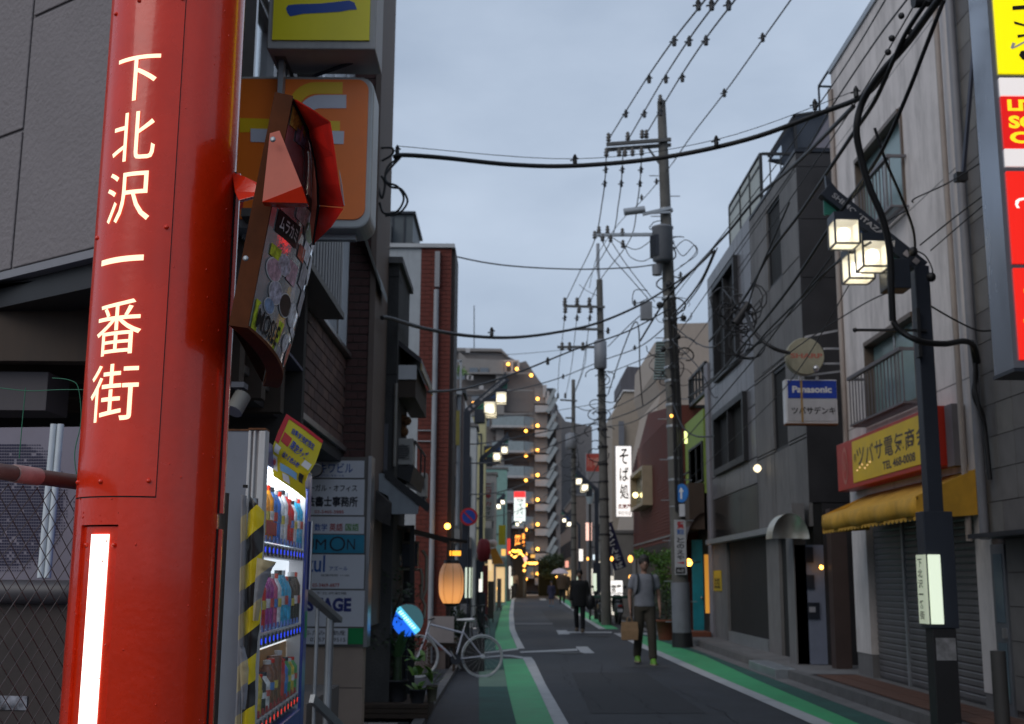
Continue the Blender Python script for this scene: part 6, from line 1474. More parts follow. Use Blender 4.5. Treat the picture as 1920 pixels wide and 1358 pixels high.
# ---- lime house, brick house, beige buildings
XG = 4.85; F11 = FR(XG); y0_, y1_ = PX(1286, 900, XG).y, PX(1321, 900, XG).y
lh = thing('lime_house', 'narrow house with lime green upper wall behind the nearest utility pole', 'building', (6, (y0_+y1_)/2, 0))
zt_ = PX(1320, 742, XG).z; zb_ = PX(1320, 895, XG).z
MB().fbox(F11, -y0_, -y1_, zb_-.4, zt_-.3, -4, 0).build('lime_wall', M('lime_paint', (.20, .29, .045), .6, var=.1), lh)
MB().fbox(F11, -y0_, -y1_-.0, .13, zb_-.401, -4, -.3).build('lower_wall', m_blackm, lh)
fwin(F11, (-PX(1294, 850, XG).y, -PX(1319, 850, XG).y, zb_-.1, PX(1319, 826, XG).z), lh, m_blackm, m_glass2, .05, 1, .03)
bb2 = MB().fbox(F11, -y0_, -y1_, zb_-1.3, zb_-.15, .02, .4); bb2.build('balcony', m_wood, lh)
MB().bar(F11.pt(-y0_, zb_+.12, .4), F11.pt(-y1_, zb_+.12, .4), .04).build('balcony_rail', m_blackm, lh)
MB().fbox(F11, -y1_, -YC1, .13, zt_+.8, -4, -.05).build('side_strip', M('pale_strip', (.22, .21, .23), .7), lh)
t = thing('awning', 'round dark brown awning with wavy white hem beside the utility pole', 'awning', P(1307, 1000, 30.5))
k = 10; vs = []
for j, u in enumerate([-y0_-.2, -y0_+.4, -y1_-.8, -y1_+.1]):
    for i in range(k+1): th = math.pi/2*i/k; vs.append(F11.pt(u, PX(1310, 1036, XG).z+.95*math.cos(th), .02+.5*math.sin(th)))
MB().add(vs, [(j*(k+1)+i, j*(k+1)+i+1, (j+1)*(k+1)+i+1, (j+1)*(k+1)+i) for j in range(3) for i in range(k)], True).build('canvas', M('brown_canvas', (.04, .025, .03), .6, var=.3, sc=4), t)
hm = [F11.pt(-y0_-.2+(y0_-y1_+.3)*i/30, PX(1310, 1036, XG).z-.05*abs(math.sin(i*.6)), .53) for i in range(31)]; MB().tube(hm, .02, 5).build('hem', m_white, t)
dY = PX(1309, 1100, 4.7).y
t = thing('turquoise_door', 'open turquoise door panel next to the utility pole', 'door', (4.6, dY, .13))
a = FY(dY).rect(1299, 1035, 1319, 1183); MB().fbox(FY(dY), a[0], a[1], .14, a[3]+.3, -.05, 0).build('panel', M('turquoise_paint', (.01, .22, .28), .4, var=.3, sc=2), t)
MB().ball(FY(dY).pt(a[1]-.05, 1.05, .03), .03, 8, 6).build('handle', m_alu, t)
a = FY(dY+.8).rect(1322, 1040, 1334, 1150); tag(MB().fbox(FY(dY+.8), a[0], a[1], a[2], a[3], -.03, 0).build('lit_doorway', E('amber_room', (1, .42, .06), .5), loc=(a[0], dY, 1)), 'warm lit narrow doorway right of the turquoise door', 'doorway')
c = P(1291, 1055, 28.8); t = thing('wall_lantern', 'bright amber wall lamp under the brown awning', 'lamp', c); MB().ball(c, .09, 12, 8).build('globe', e_amber, t); MB().cyl(c+Vector((.09, 0, 0)), c+Vector((.3, .1, .02)), .015, 6).build('arm', m_blackm, t)
st_ = MB().box(4.35, 4.85, dY-.9, dY+.4, .13, .25); tag(st_.build('doorstep', M('terracotta', (0, 0, 0)), loc=(4.6, dY, .13), bevel=.01), 'terracotta doorstep below the turquoise door', 'step')
# red brick building (right)
XB = 4.72; F12 = FR(XB); yb0 = PX(1188, 950, XB).y; yb1 = y0_+.15
rbd = thing('maroon_brick_building', 'dark red brick building with one framed bay window on the right', 'building', (6.5, 39, 0))
m_mrb = M('maroon_brick_wall', (.10, .02, .013), .75, var=.2, sc=3)
zr_ = PX(1275, 757, XB).z; ych = PX(1215, 775, XB).y; zch = PX(1188, 880, XB).z; ztop2 = PX(1215, 775, XB).z
MB().poly([F12.pt(-yb0, .13), F12.pt(-yb1, .13), F12.pt(-yb1, zr_), F12.pt(-ych, ztop2), F12.pt(-yb0, zch)], (5, 0, 0)).build('wall', m_mrb, rbd)
# courses of brick as real raised rows
mb = MB(); z = .3
while z < 6.6:
    u0 = -yb0 if z < zch-.1 else -yb0+(yb0-ych)*min(1, (z-zch)/(ztop2-zch))
    zt3 = zr_+(ztop2-zr_)*0
    if z < zr_-.1: mb.fbox(F12, u0+.02, -yb1-.02, z+.01, z+.085, .001, .014)
    z += .1
mb.build('brick_courses', m_mrb, rbd, kind='stuff')
wq = (-PX(1199, 900, XB).y, -PX(1224, 900, XB).y, PX(1223, 948, XB).z, PX(1222, 874, XB).z)
f = MB(); u0, u1, z0, z1 = wq
f.fbox(F12, u0, u0+.12, z0, z1, .015, .35); f.fbox(F12, u1-.12, u1, z0, z1, .015, .35); f.fbox(F12, u0+.12, u1-.12, z0, z0+.12, .015, .35); f.fbox(F12, u0+.12, u1-.12, z1-.12, z1, .015, .35)
w_ = f.build('window', M('gold_frame', (.30, .24, .16), .5), rbd); MB().fbox(F12, u0+.12, u1-.12, z0+.12, z1-.12, .1, .12).build('pane', M('greenish_glass', (.14, .17, .15), .1), w_)
MB().ball(F12.pt(u0+.9, z0+.55, .25), .10, 10, 8).build('interior_lamp', E('warm_dot', (1, .8, .35), 4), w_)
MB().fbox(F12, -yb0, -yb1, 2.75, 2.8, .015, .03).build('cable_duct', m_steel, rbd)
# black sheet on the brick wall stands in for the open ground floor's shade
MB().fbox(F12, -yb0+.5, -yb1-.5, .15, 2.6, .016, .03).build('opening_shade', m_blackm, rbd)
for i, (x0, y0, x1, y1) in enumerate([(1186, 1045, 1192, 1110), (1196, 1048, 1206, 1080)]):
    a = FY(38.5).rect(x0, y0, x1, y1); tag(MB().fbox(FY(38.5), a[0], a[1], a[2], a[3], -.05, 0).build('notice_board', M('pale_notice', (.22, .22, .22), .6), loc=FY(38.5).pt(a[0], a[2])), ['pale upright board left of the walking man', 'pale notice board directly behind the walking man'][i], 'board')
ivy = thing('climbing_plant', 'leafy green climbing plant hanging over the brick building entrance', 'plant', P(1230, 1150, 31))
mb = MB()
for (x, y, rx, rz_, n_) in ((1200, 1040, .22, .12, 260), (1222, 1048, .25, .2, 300), (1245, 1050, .25, .3, 420), (1262, 1040, .15, .25, 260), (1240, 1085, .3, .4, 600), (1255, 1110, .2, .35, 380)): leafblob(mb, P(x, y, 31.5), (rx, .4, rz_), n_, .085)
mb.build('foliage', M('ivy_leaf', (.09, .2, .03), .5, var=.5, sc=6), ivy, kind='stuff')
MB().tube(spline([P(1250, 1170, 31.6), P(1246, 1110, 31.6), P(1232, 1050, 31.6)], 4), .03, 6).build('stem', m_wood, ivy)
c = P(1250, 1176, 30.2); c.z = .0; t = plant('terracotta_pot', 'big terracotta pot with a leafy shrub left of the utility pole base', c, .27, .5, m_terra)
mb = MB(); leafblob(mb, c+Vector((0, 0, .95)), (.3, .3, .5), 700, .07); mb.build('foliage', m_leaf, t, kind='stuff')
# beige blocks behind
def solid(name, label, pts, Y, dep, mat, cat='building', par=None):
    t = thing(name, label, cat, (P(*pts[0], Y).x, Y, 0)) if par is None else par
    MB().poly([P(x, y, Y) for x, y in pts], (0, dep, 0)).build('wall', mat, t); return t
m_bei = M('beige_siding', (.36, .30, .25), .75, var=.05, stain=.15); m_bei2 = M('beige_render', (.33, .28, .23), .75, var=.06)
t = solid('beige_building', 'large beige sided building rising behind the red brick building', [(1262, 607), (1345, 605), (1345, 1120), (1185, 1120), (1185, 1000), (1238, 740), (1226, 700), (1228, 642), (1255, 638)], 48, 8, m_bei)
Fz = FY(48)
b = Fz.rect(1292, 700, 1323, 756); f = MB()
tt = thing('fire_escape_cage', 'black railed balcony on the beige building above the lime wall', 'balcony', Fz.pt(b[0], b[2]))
fz = FR(PX(1300, 720, 5.05).x); ybal0, ybal1 = PX(1294, 720, 5.05).y, PX(1324, 720, 5.05).y; zb2, zt2_ = PX(1310, 748, 5.05).z, PX(1310, 694, 5.05).z
mb = MB().bar((5.05, ybal0, zt2_), (5.05, ybal1, zt2_), .07).bar((5.05, ybal0, zb2), (5.05, ybal1, zb2), .1)
for i in range(6): y = ybal0+(ybal1-ybal0)*i/5; mb.bar((5.05, y, zb2), (5.05, y, zt2_), .05 if i not in (0, 5) else .1)
mb.bar((5.05, ybal0, zt2_), (6.2, ybal0, zt2_), .06).bar((5.05, ybal0, zb2), (6.2, ybal0, zb2), .08); mb.build('railing', m_blackm, tt)
# ladder-like spiral stair
mb = MB()
for i in range(14): q_ = P(1226+i*.35, 712-i*5.2, 47.4); mb.box(q_.x-.02, q_.x+.55-.012*i, 47.2, 47.5, q_.z, q_.z+.05)
tag(mb.build('outside_stair', M('stair_green', (.14, .2, .19), .5), loc=P(1226, 712, 47.4)), 'pale green outside stair climbing the beige building flank', 'stairs')
t2 = solid('beige_building', 'lower beige building with a dark rooftop box in the middle distance', [(1148, 778), (1172, 734), (1240, 735), (1240, 1120), (1148, 1120)], 58, 8, m_bei2)
a = FY(57.8).rect(1160, 790, 1170, 835); MB().fbox(FY(57.8), a[0], a[1], a[2], a[3], 0, .05).build('shutter', M('grey_shut', (.15, .16, .19), .6), t2)
MB().poly([P(1168, 731, 57.9), P(1226, 732, 57.9), P(1226, 735, 57.9), P(1168, 734, 57.9)], (0, 6, 0)).build('parapet', m_white, t2)
solid('rooftop_tank_room', 'dark grey louvred tank room on the roof of the lower beige building', [(1164, 732), (1164, 712), (1176, 687), (1214, 690), (1214, 732)], 60, 4, M('louvre_grey', (.075, .07, .08), .7, var=.3, sc=14, stretch=(1, 1, .05)), 'roof structure')

# ---- soba shop signs
def litsign(name, label, x0, y0, x1, y1, Y, em, txt=None, tmat=None, vert=True, dep=.12, bold=.02):
    Fq = FY(Y); a = Fq.rect(x0, y0, x1, y1); t = thing(name, label, 'sign', Fq.pt((a[0]+a[1])/2, a[2]))
    MB().fbox(Fq, a[0], a[1], a[2], a[3], -dep, 0).build('case', m_steel, t); e_ = (a[1]-a[0])*.04
    MB().fbox(Fq, a[0]+e_, a[1]-e_, a[2]+e_, a[3]-e_, .001, .02).build('face', em, t)
    if txt:
        w_ = (a[1]-a[0])
        if vert: vtext(Fq, txt, a[0]+w_*.18, a[1]-w_*.18, a[2]+e_*3, a[3]-e_*3, .024, tmat or m_black, t, bold)
        else: text(Fq, txt, a[0]+w_*.1, a[1]-w_*.1, a[2]+(a[3]-a[2])*.25, a[3]-(a[3]-a[2])*.25, .024, tmat or m_black, t, bold)
    return Fq, t, a
Fq, t, a = litsign('soba_sign', 'tall white lit noodle shop sign with black brush characters', 1154, 836, 1185, 970, 44, E('soba_white', (1, .93, .88), .95))
w_ = a[1]-a[0]; zh = a[3]-a[2]
for ch, f0, f1 in (('そ', .74, .96), ('ば', .50, .70), ('処', .25, .46)): text(Fq, ch, a[0]+w_*.25, a[0]+w_*.8, a[2]+zh*f0, a[2]+zh*f1, .024, m_black, t, .015, 'character')
text(Fq, '広栄屋', a[0]+w_*.14, a[1]-w_*.08, a[2]+zh*.115, a[2]+zh*.185, .024, M('ink_red', (.35, .04, .04), .5), t, .03)
text(Fq, '手打そば', a[0]+w_*.14, a[1]-w_*.08, a[2]+zh*.03, a[2]+zh*.085, .024, M('ink_grey', (.2, .15, .15), .5), t, .01)
def slanted(name, label, q4, Y, mat, txt, tm):
    pts = [P(x, y, Y) for x, y in q4]; t = thing(name, label, 'banner', pts[3])   # TL TR BR BL
    TL, TR, BR, BLc = pts; k = 10; vs = []
    for j in range(k+1):
        l = TL.lerp(BLc, j/k); r_ = TR.lerp(BR, j/k)
        for i in range(5): vs.append(l.lerp(r_, i/4)+Vector((0, .03*math.sin(i*1.3+j*.8), 0)))
    o = MB().add(vs, [(j*5+i, j*5+i+1, j*5+6+i, j*5+5+i) for j in range(k) for i in range(4)], True).build('cloth', mat, t)
    n = len(txt)
    for c_, ch in enumerate(txt):
        vs, fs, _ = glyph(ch, .03); v0 = (c_+.12)/n; v1 = (c_+.9)/n
        MB().add([TL.lerp(TR, .22+.56*a_).lerp(BLc.lerp(BR, .22+.56*a_), v1+(v0-v1)*b_)+Vector((0, -.06, 0)) for a_, b_ in vs], fs).build('character', tm, t)
    MB().bar(TL+Vector((-.05, 0, 0)), TR+Vector((.05, 0, 0)), .03).build('rod', m_blackm, t); return t
slanted('noodle_banner', 'slanting navy cloth banner with white noodle lettering', [(1123, 985), (1147, 979), (1175, 1063), (1152, 1071)], 41, M('navy_cloth', (.012, .012, .05), .8), '名うどんそば', M('banner_white', (.5, .5, .5), .7))
litsign('white_banner_sign', 'white vertical sign behind the slanting navy banner', 1132, 1012, 1150, 1080, 43, M('sign_offwhite', (.3, .3, .31), .6), 'めん処', M('ink_soft', (.12, .12, .14), .6))
Fq, t, a = litsign('lit_floor_sign', 'bright white lit shop sign standing behind the parked scooters', 1144, 1088, 1168, 1119, 42, E('floor_sign_white', (1, .95, .9), 1.3), '営業', m_black, False, bold=.03)
litsign('lit_sign', 'pink and white lit sign high on the right beyond the soba sign', 1098, 980, 1110, 1014, 60, E('pink_sign', (1, .55, .45), 1.2))
litsign('rooftop_sign', 'faded red rooftop sign beyond the far utility pole', 1098, 850, 1126, 885, 62, M('faded_red_sign', (.38, .05, .035), .5, var=.25, sc=3), '酒場', M('faded_pink', (.5, .25, .2), .6), False)
for i, (x, y, Y, l) in enumerate([(1147, 1048, 41, 'amber lamp beside the navy noodle banner'), (1182, 1048, 37, 'amber lamp left of the climbing plant'), (1182, 1083, 37, 'small amber lamp lower, left of the walking man'), (1102, 1048, 58, 'tiny amber lamp far down the right side')]):
    c = P(x, y, Y); tag(MB().ball(c, .055 if i != 1 else .075, 10, 8, (1, 1, 1.5)).build('amber_lamp', E('amber_soft', (1, .45, .08), 3), loc=c), l, 'lamp')
# ================================================================ FAR BUILDINGS
def block(label, side, px, ytop, Y, Y2, mat, wins=(), floors=2, gl=None, name='shop_building', shop=None):
    """side -1: body lies left of px; +1: right of px"""
    p = P(px, ytop, Y); t = thing(name, label, 'building', (p.x+side*2, Y, 0)); x0, x1 = sorted((p.x, p.x+side*9))
    MB().box(x0, x1, Y, Y2, 0, p.z).build('wall', mat, t); MB().box(x0-.06, x1+.06, Y-.06, Y2, p.z, p.z+.12).build('coping', m_conc, t)
    Fq = FL(p.x) if side < 0 else FR(p.x); h = (p.z-2.8)/floors
    L_ = Y2-Y; n_ = max(1, int(L_/2.6))
    for f in range(floors):
        for i in range(n_):
            ua = Y+L_*(i+.25)/n_; ub = Y+L_*(i+.75)/n_
            if side > 0: ua, ub = -ub, -ua
            if h > 1.2 and L_ > 2: fwin(Fq, (ua, ub, 2.8+h*f+h*.22, 2.8+h*f+h*.75), t, m_dark, gl or m_glass2, .05, 1, .1, .05)
    if L_ < 2:   # shallow return facing the camera: windows and shop band on that face
        Ff_ = FY(Y); w_ = .8 if Y < 50 else 1.1
        for f in range(floors):
            ua = p.x-.15-w_ if side < 0 else p.x+.15
            fwin(Ff_, (ua, ua+w_, 2.8+h*f+h*.25, 2.8+h*f+h*.72), t, m_dark, gl or m_glass2, .04, 1, .08, .05)
        ua = p.x-2.2 if side < 0 else p.x+.1
        MB().fbox(Ff_, ua, ua+2.1, .2, 2.2, .01, .04).build('shopfront', shop or m_glass, t); MB().fbox(Ff_, ua, ua+2.1, 2.3, 2.75, .01, .2).build('fascia', m_conc, t)
        return t, p
    ua, ub = (Y+.4, Y2-.4) if side < 0 else (-Y2+.4, -Y-.4)
    MB().fbox(Fq, ua, ub, .15, 2.3, .01, .04).build('shopfront', shop or m_glass, t); MB().fbox(Fq, ua, ub, 2.35, 2.75, .01, .15).build('fascia', m_conc, t)
    return t, p
e_shop = E('shop_window_warm', (1, .62, .3), .55); e_shopw = E('shop_window_white', (1, .9, .75), .7)
m_pink = M('pink_tan_wall', (.22, .165, .15), .8, var=.1, stain=.3); m_cream = M('cream_wall', (.36, .33, .26), .8, var=.1); m_yel = M('pale_yellow_wall', (.42, .39, .22), .8); m_mint = M('mint_wall', (.2, .34, .31), .8)
t, p = block('tan rendered building directly beyond the red brick house', -1, 869, 738, 29, 30.2, m_pink, gl=m_glass, floors=2)
MB().tube([P(861, 740, 28.9), (P(861, 740, 28.9).x, 28.9, .1)], .05, 8).build('downpipe', M('pipe_white', (0, 0, 0)), t)
a = FY(28.8).rect(846, 700, 866, 733); MB().fbox(FY(28.8), a[0]-2, a[1], a[2]-.1, a[2], -3, .1).build('roof_slab', m_white, t)
mb = MB()
for x in (847, 855, 864): q = P(x, 700, 28.8); mb.bar((q.x, 28.75, a[2]), (q.x, 28.75, a[3]+.3), .05)
mb.bar((a[0]-1, 28.75, a[3]+.3), (a[1], 28.75, a[3]+.3), .05); mb.build('roof_rail', m_white, t)
MB().poly([P(848, 770, 28.85), P(862, 770, 28.85), P(862, 835, 28.85), P(848, 835, 28.85)], (0, .1, 0)).build('sign', M('mustard_panel', (.36, .29, .07), .6), t)
block('white gabled house beyond the tan building', -1, 893, 800, 37, 38.5, M('white_wall', (.4, .42, .43), .8), floors=1)
mb = MB().poly([P(868, 740, 37.2), P(892, 800, 37.2), P(868, 812, 37.2), P(850, 812, 37.2)], (0, 5, 0)); tag(mb.build('gable_roof', M('pale_roof', (.36, .38, .4), .7), loc=P(870, 800, 38)), 'pale triangular gable end beyond the tan building', 'roof')
block('pale yellow building behind the first lamp posts on the left', -1, 911, 780, 46.5, 48, m_yel, floors=2)
block('grey shop building far down the left side', -1, 931, 890, 57, 58.6, M('grey_shop', (.2, .2, .2), .8), floors=1, shop=e_shop)
block('mint green building far down the left side', -1, 951, 880, 70, 71.8, m_mint, floors=1, shop=e_shop)
block('dark shop building near the far end of the left side', -1, 958, 960, 83, 100, M('dark_shop', (.08, .075, .07), .8), floors=1, shop=e_shopw)
block('low brown building at the far end of the left side', -1, 985, 1010, 101, 128, M('brown_shop', (.1, .08, .06), .8), floors=1, shop=e_shop)
# right
block('grey rendered shop building beyond the red brick building', 1, 1152, 1000, 46, 56, M('grey_render', (.20, .19, .18), .8, stain=.3), floors=1, shop=e_shopw)
block('tan building beyond the noodle signs on the right', 1, 1128, 860, 62, 63.8, M('tan_wall', (.19, .17, .14), .8), floors=2, shop=e_shop)
block('grey building behind the far utility pole on the right', 1, 1102, 880, 75, 76.8, M('mid_grey_wall', (.17, .16, .16), .8), floors=2, shop=e_shopw)
block('brown building near the far end of the right side', 1, 1078, 930, 93, 120, M('brown_wall', (.13, .1, .085), .8), floors=2, shop=e_shop)
solid('far_building', 'grey stepped building closing the street right of the apartment block', [(1040, 760), (1060, 790), (1110, 800), (1110, 1100), (1040, 1100)], 150, 10, M('far_grey', (.2, .19, .19), .9))
# apartment block
ab = thing('apartment_building', 'big curved taupe apartment block with lit balconies closing the end of the street', 'building', (P(950, 1100, 134).x, 134, 0))
m_tau = M('taupe_tile', (.17, .155, .15), .85, var=.08); m_tau2 = M('taupe_light', (.24, .225, .215), .85, var=.06)
Y = 134
MB().poly([P(838, 700, Y), P(850, 655, Y), P(940, 657, Y), P(952, 668, Y), P(975, 680, Y), P(986, 677, Y), P(1010, 712, Y), P(1028, 735, Y), P(1046, 762, Y), P(1052, 1110, Y), P(838, 1110, Y)], (0, 16, 0)).build('wall', m_tau, ab)
MB().poly([P(846, 652, Y-.5), P(940, 654, Y-.5), P(953, 667, Y-.5), P(953, 671, Y-.5), P(939, 659, Y-.5), P(846, 658, Y-.5)], (0, .6, 0)).build('parapet', m_tau2, ab)
MB().poly([P(860, 658, Y-1.2), P(875, 672, Y-1.2), P(945, 676, Y-1.2), P(945, 1110, Y-1.2), P(930, 1110, Y-1.2), P(930, 700, Y-1.2), P(860, 697, Y-1.2)], (0, 1.2, 0)).build('upper_bay', m_tau2, ab)
fl = 46.3; e_apt = E('balcony_amber', (1, .42, .06), 6)
apt_dark = M('balcony_dark', (.035, .037, .042), .6); m_slab = M('balcony_slab', (.40, .39, .39), .8); m_grail = M('glass_rail', (.24, .28, .29), .2)
for k in range(8):
    yb = 740+fl*k; 
    # left stack: rounded balcony slabs with glass rail
    if k >= 1:
        pp = [P(918, yb+16, Y), P(1002, yb+14, Y)]; z = pp[0].z; xa, xb = pp[0].x, pp[1].x
        MB().poly([(xa, Y, z), (xa+.3, Y-2.4, z), (xb-1.2, Y-2.4, z), (xb-.1, Y-1.2, z), (xb, Y, z)], (0, 0, -.25)).build('balcony_slab', m_slab, ab)
        MB().poly([(xa+.3, Y-2.4, z), (xb-1.2, Y-2.4, z), (xb-1.2, Y-2.4, z+1.05), (xa+.3, Y-2.4, z+1.05)], (0, .05, 0)).poly([(xb-1.15, Y-2.38, z), (xb-.1, Y-1.2, z), (xb-.1, Y-1.2, z+1.05), (xb-1.15, Y-2.38, z+1.05)], (0, .05, 0)).build('balcony_rail', m_grail, ab)
        a = FY(Y-.1).rect(925, yb-14, 992, yb+14); MB().fbox(FY(Y-.06), a[0], a[1], a[2], a[3], 0, .04).build('recess_shade', M('recess_shade_brown', (.09, .07, .065), .7), ab)  # flat brown plate on the wall, its dark colour imitates balcony shade
        MB().fbox(FY(Y-.11), a[0]+.6, a[0]+2.2, a[2], a[3]-.4, 0, .05).build('window', m_glass2, ab)
        MB().ball(P(986, yb+22, Y-2.3), .17, 8, 6).build('balcony_lamp', e_apt, ab)
    # right stack: open corridor with stair flights
    a = FY(Y-.05).rect(1002, yb-12, 1040, yb+33)
    if k >= 0:
        MB().fbox(FY(Y-.02), a[0], a[1], a[2], a[3], 0, .06).build('stair_shade', apt_dark, ab)  # no real hollow: dark plate stands for the shade in the stairwell
        MB().fbox(FY(Y-.1), a[0], a[0]+1.5, a[2]+1.0, a[3], 0, .1).build('stair_wall', m_tau2, ab)
        b = FY(Y-1).rect(1003, yb+20, 1030, yb+33); MB().fbox(FY(Y-1), b[0], b[1], b[2], b[3], -1, .0).build('landing', m_slab, ab)
        MB().bar(P(1026, yb+18, Y-1.1), P(1041, yb-10, Y-1.1), .25, .4).bar(P(1026, yb+34, Y-1.0), P(1043, yb+6, Y-1.0), .2, .5).build('stair_flight', M('pale_stair', (.3, .33, .34), .7), ab)
        MB().ball(P(1008, yb+12 if k else yb+8, Y-1.3), .19, 8, 6).build('balcony_lamp', e_apt, ab)
for (x0, y0, x1, y1) in ((856, 700, 872, 712), (880, 690, 896, 700), (900, 690, 916, 700), (858, 742, 874, 756), (884, 742, 898, 756), (904, 742, 918, 756), (905, 786, 918, 800), (905, 832, 918, 846)):
    b = FY(Y-1.3).rect(x0, y0, x1, y1); MB().fbox(FY(Y-1.3), b[0], b[1], b[2], b[3], 0, .08).build('window', m_glass2, ab)
for yb in (699, 731, 775): b = FY(Y-1.25).rect(846, yb, 1000, yb+3); MB().fbox(FY(Y-1.25), b[0], b[1], b[2], b[3], 0, .25).build('string_course', m_tau2, ab)
for k in range(5): a = FY(Y-.5).rect(1018+k*5, 722+k*12, 1025+k*5, 745+k*12); MB().fbox(FY(Y-.5), a[0], a[1], a[2], a[3], -1, 0).build('roof_step', m_slab, ab)
MB().fbox(FY(Y-.3), P(1042, 800, Y).x, P(1052, 800, Y).x, 0, P(1046, 780, Y).z, -.3, .5).build('end_pier', m_tau, ab)
for (x, y) in ((953, 683), (969, 692), (996, 704), (888, 756)): MB().ball(P(x, y, Y-1.6), .19, 8, 6).build('roof_lamp', e_apt, ab)
a = FY(Y-.7).rect(936, 679, 973, 698); mb = MB()
for x in (937, 948, 960, 972): q = P(x, 690, Y-.7); mb.box(q.x-.12, q.x+.12, Y-.9, Y-.6, a[2], a[3])
mb.box(a[0], a[1], Y-.9, Y-.6, a[3], a[3]+.2); mb.box(P(870, 690, Y).x, a[1], Y-.9, Y-.6, a[2]-.2, a[2]); mb.build('roof_pergola', m_slab, ab)
MB().tube([P(889, 655, Y+3), P(889, 573, Y+3)], .06, 5).build('antenna', m_dark, ab)
for x, y in ((878, 662), (884, 713), (903, 731), (880, 712)): MB().box(*(lambda q: (q.x-.25, q.x+.25, Y-1.6, Y-1.2, q.z-.25, q.z+.25))(P(x, y, Y))).build('vent', m_slab, ab)
# hedge / trees at the end
hd_ = thing('hedge', 'dark clipped hedge mass before the apartment block at the street end', 'hedge', P(1030, 1090, 112))
mb = MB(); 
for i in range(40): leafblob(mb, P(random.uniform(1012, 1058), random.uniform(1044, 1082), 112+random.uniform(0, 3)), (.5, .6, .4), 130, .22)
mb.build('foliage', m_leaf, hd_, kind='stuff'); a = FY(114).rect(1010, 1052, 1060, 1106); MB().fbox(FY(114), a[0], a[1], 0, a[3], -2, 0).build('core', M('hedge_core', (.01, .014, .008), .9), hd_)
gt_ = P(860, 650, 33); mb = MB(); leafblob(mb, P(856, 697, 30), (.3, .4, .12), 160, .1); tag(mb.build('roof_plant', m_leaf2, loc=P(856, 697, 30), kind=None), 'small green plant on the flat roof left of the apartment block', 'plant')
# far lights and signs, left
litsign('lit_sign', 'red and white lit vertical sign before the apartment balconies', 963, 921, 986, 978, 80, E('white_vertical', (.9, 1, .92), .95))
Fq = FY(79.9); a = Fq.rect(964, 922, 985, 933); 
tg = MB().fbox(Fq, a[0], a[1], a[2], a[3], 0, .04); tgs = [o for o in bpy.data.objects if o.name.startswith('lit_sign') and o.get('label', '').startswith('red and white')][0]
tg.build('red_band', E('red_band', (1, .04, .04), .9), tgs)
vtext(Fq, 'ライブバー', Fq.px(967, 950)[0], Fq.px(982, 950)[0], Fq.px(975, 974)[1], Fq.px(975, 935)[1], .05, M('ink_green', (.02, .1, .08), .6), tgs, .02)
Fq, t, a = litsign('white_sign', 'unlit white vertical shop sign with red marks on the left behind the lamp posts', 905, 905, 926, 977, 48, M('sign_grey_white', (.38, .37, .38), .6))
w_ = a[1]-a[0]; h_ = a[3]-a[2]
for ch, f0, f1, c_ in (('ニ', .86, .97, 'r'), ('コ', .72, .82, 'r'), ('♥', .58, .69, 'r'), ('カ', .40, .50, 'r'), ('ラ', .27, .36, 'k'), ('イ', .16, .25, 'k'), ('ン', .05, .14, 'k')):
    text(Fq, ch, a[0]+w_*.25, a[0]+w_*.75, a[2]+h_*f0, a[2]+h_*f1, .024, M('mark_red', (.3, .03, .04), .6) if c_ == 'r' else m_dark, t, .02, 'character')
a = FY(44).rect(907, 836, 938, 870); t = thing('hexagon_sign', 'dark square sign with a yellow hexagon emblem behind the second lamp', 'sign', FY(44).pt(a[0], a[2]))
MB().fbox(FY(44), a[0], a[1], a[2], a[3], -.1, 0).build('board', m_dark, t)
c_ = FY(44).pt((a[0]+a[1])/2, (a[2]+a[3])/2, .03); hx = [c_+Vector((math.sin(i*math.pi/3), 0, math.cos(i*math.pi/3)))*.25 for i in range(6)]; MB().tube(hx, .045, 5, closed=True, smooth=False).bar(c_-Vector((.1, 0, 0)), c_+Vector((.1, 0, .05)), .05).build('emblem', M('emblem_gold', (.65, .45, .03), .5), t)
for i, (nm, lb, pp, Yd, mt, ct) in enumerate([
    ('yellow_sign', 'flat yellow vertical sign below the mint building', (935, 985, 948, 1022), 60, M('flat_yellow', (.5, .42, .01), .5), 'sign'),
    ('shop_sign', 'small grey shop plate under the red marked white sign', (906, 990, 925, 1012), 47, M('plate_grey', (.22, .22, .22), .5), 'sign'),
    ('white_box', 'white meter box low on the tan building wall', (848, 992, 862, 1012), 28.5, M('box_grey', (.25, .25, .25), .5), 'box'),
    ('lit_sign', 'white lit strip sign low beside the second lamp on the left', (898, 1086, 904, 1110), 34, E('strip_white', (1, .95, .85), 1.1), 'sign'),
    ('lit_window', 'bright white shop window far down the left pavement', (941, 1062, 947, 1096), 75, e_shopw, 'window'),
    ('lit_window', 'second bright narrow shop window beside the far left street lamp', (954, 1062, 958, 1104), 80, e_shopw, 'window')]):
    a = FY(Yd).rect(*pp); tag(MB().fbox(FY(Yd), a[0], a[1], a[2], a[3], -.1, 0).build(nm, mt, loc=FY(Yd).pt(a[0], a[2])), lb, ct)
t = thing('orange_awning', 'sloping orange shop awning on the left beyond the lamp posts', 'awning', P(930, 1050, 50))
MB().poly([P(918, 1030, 50), P(930, 1028, 50), P(944, 1056, 50), P(925, 1057, 50)], (0, 3, 0)).build('canvas', M('orange_canvas', (.5, .2, .02), .6), t)
c = P(924, 1019, 50); tag(MB().ball(c, .20, 12, 8, (1, 1, .8)).build('parasol_lamp', M('pale_globe', (.45, .35, .32), .5), loc=c), 'pale round shade above the orange awning', 'lamp shade')
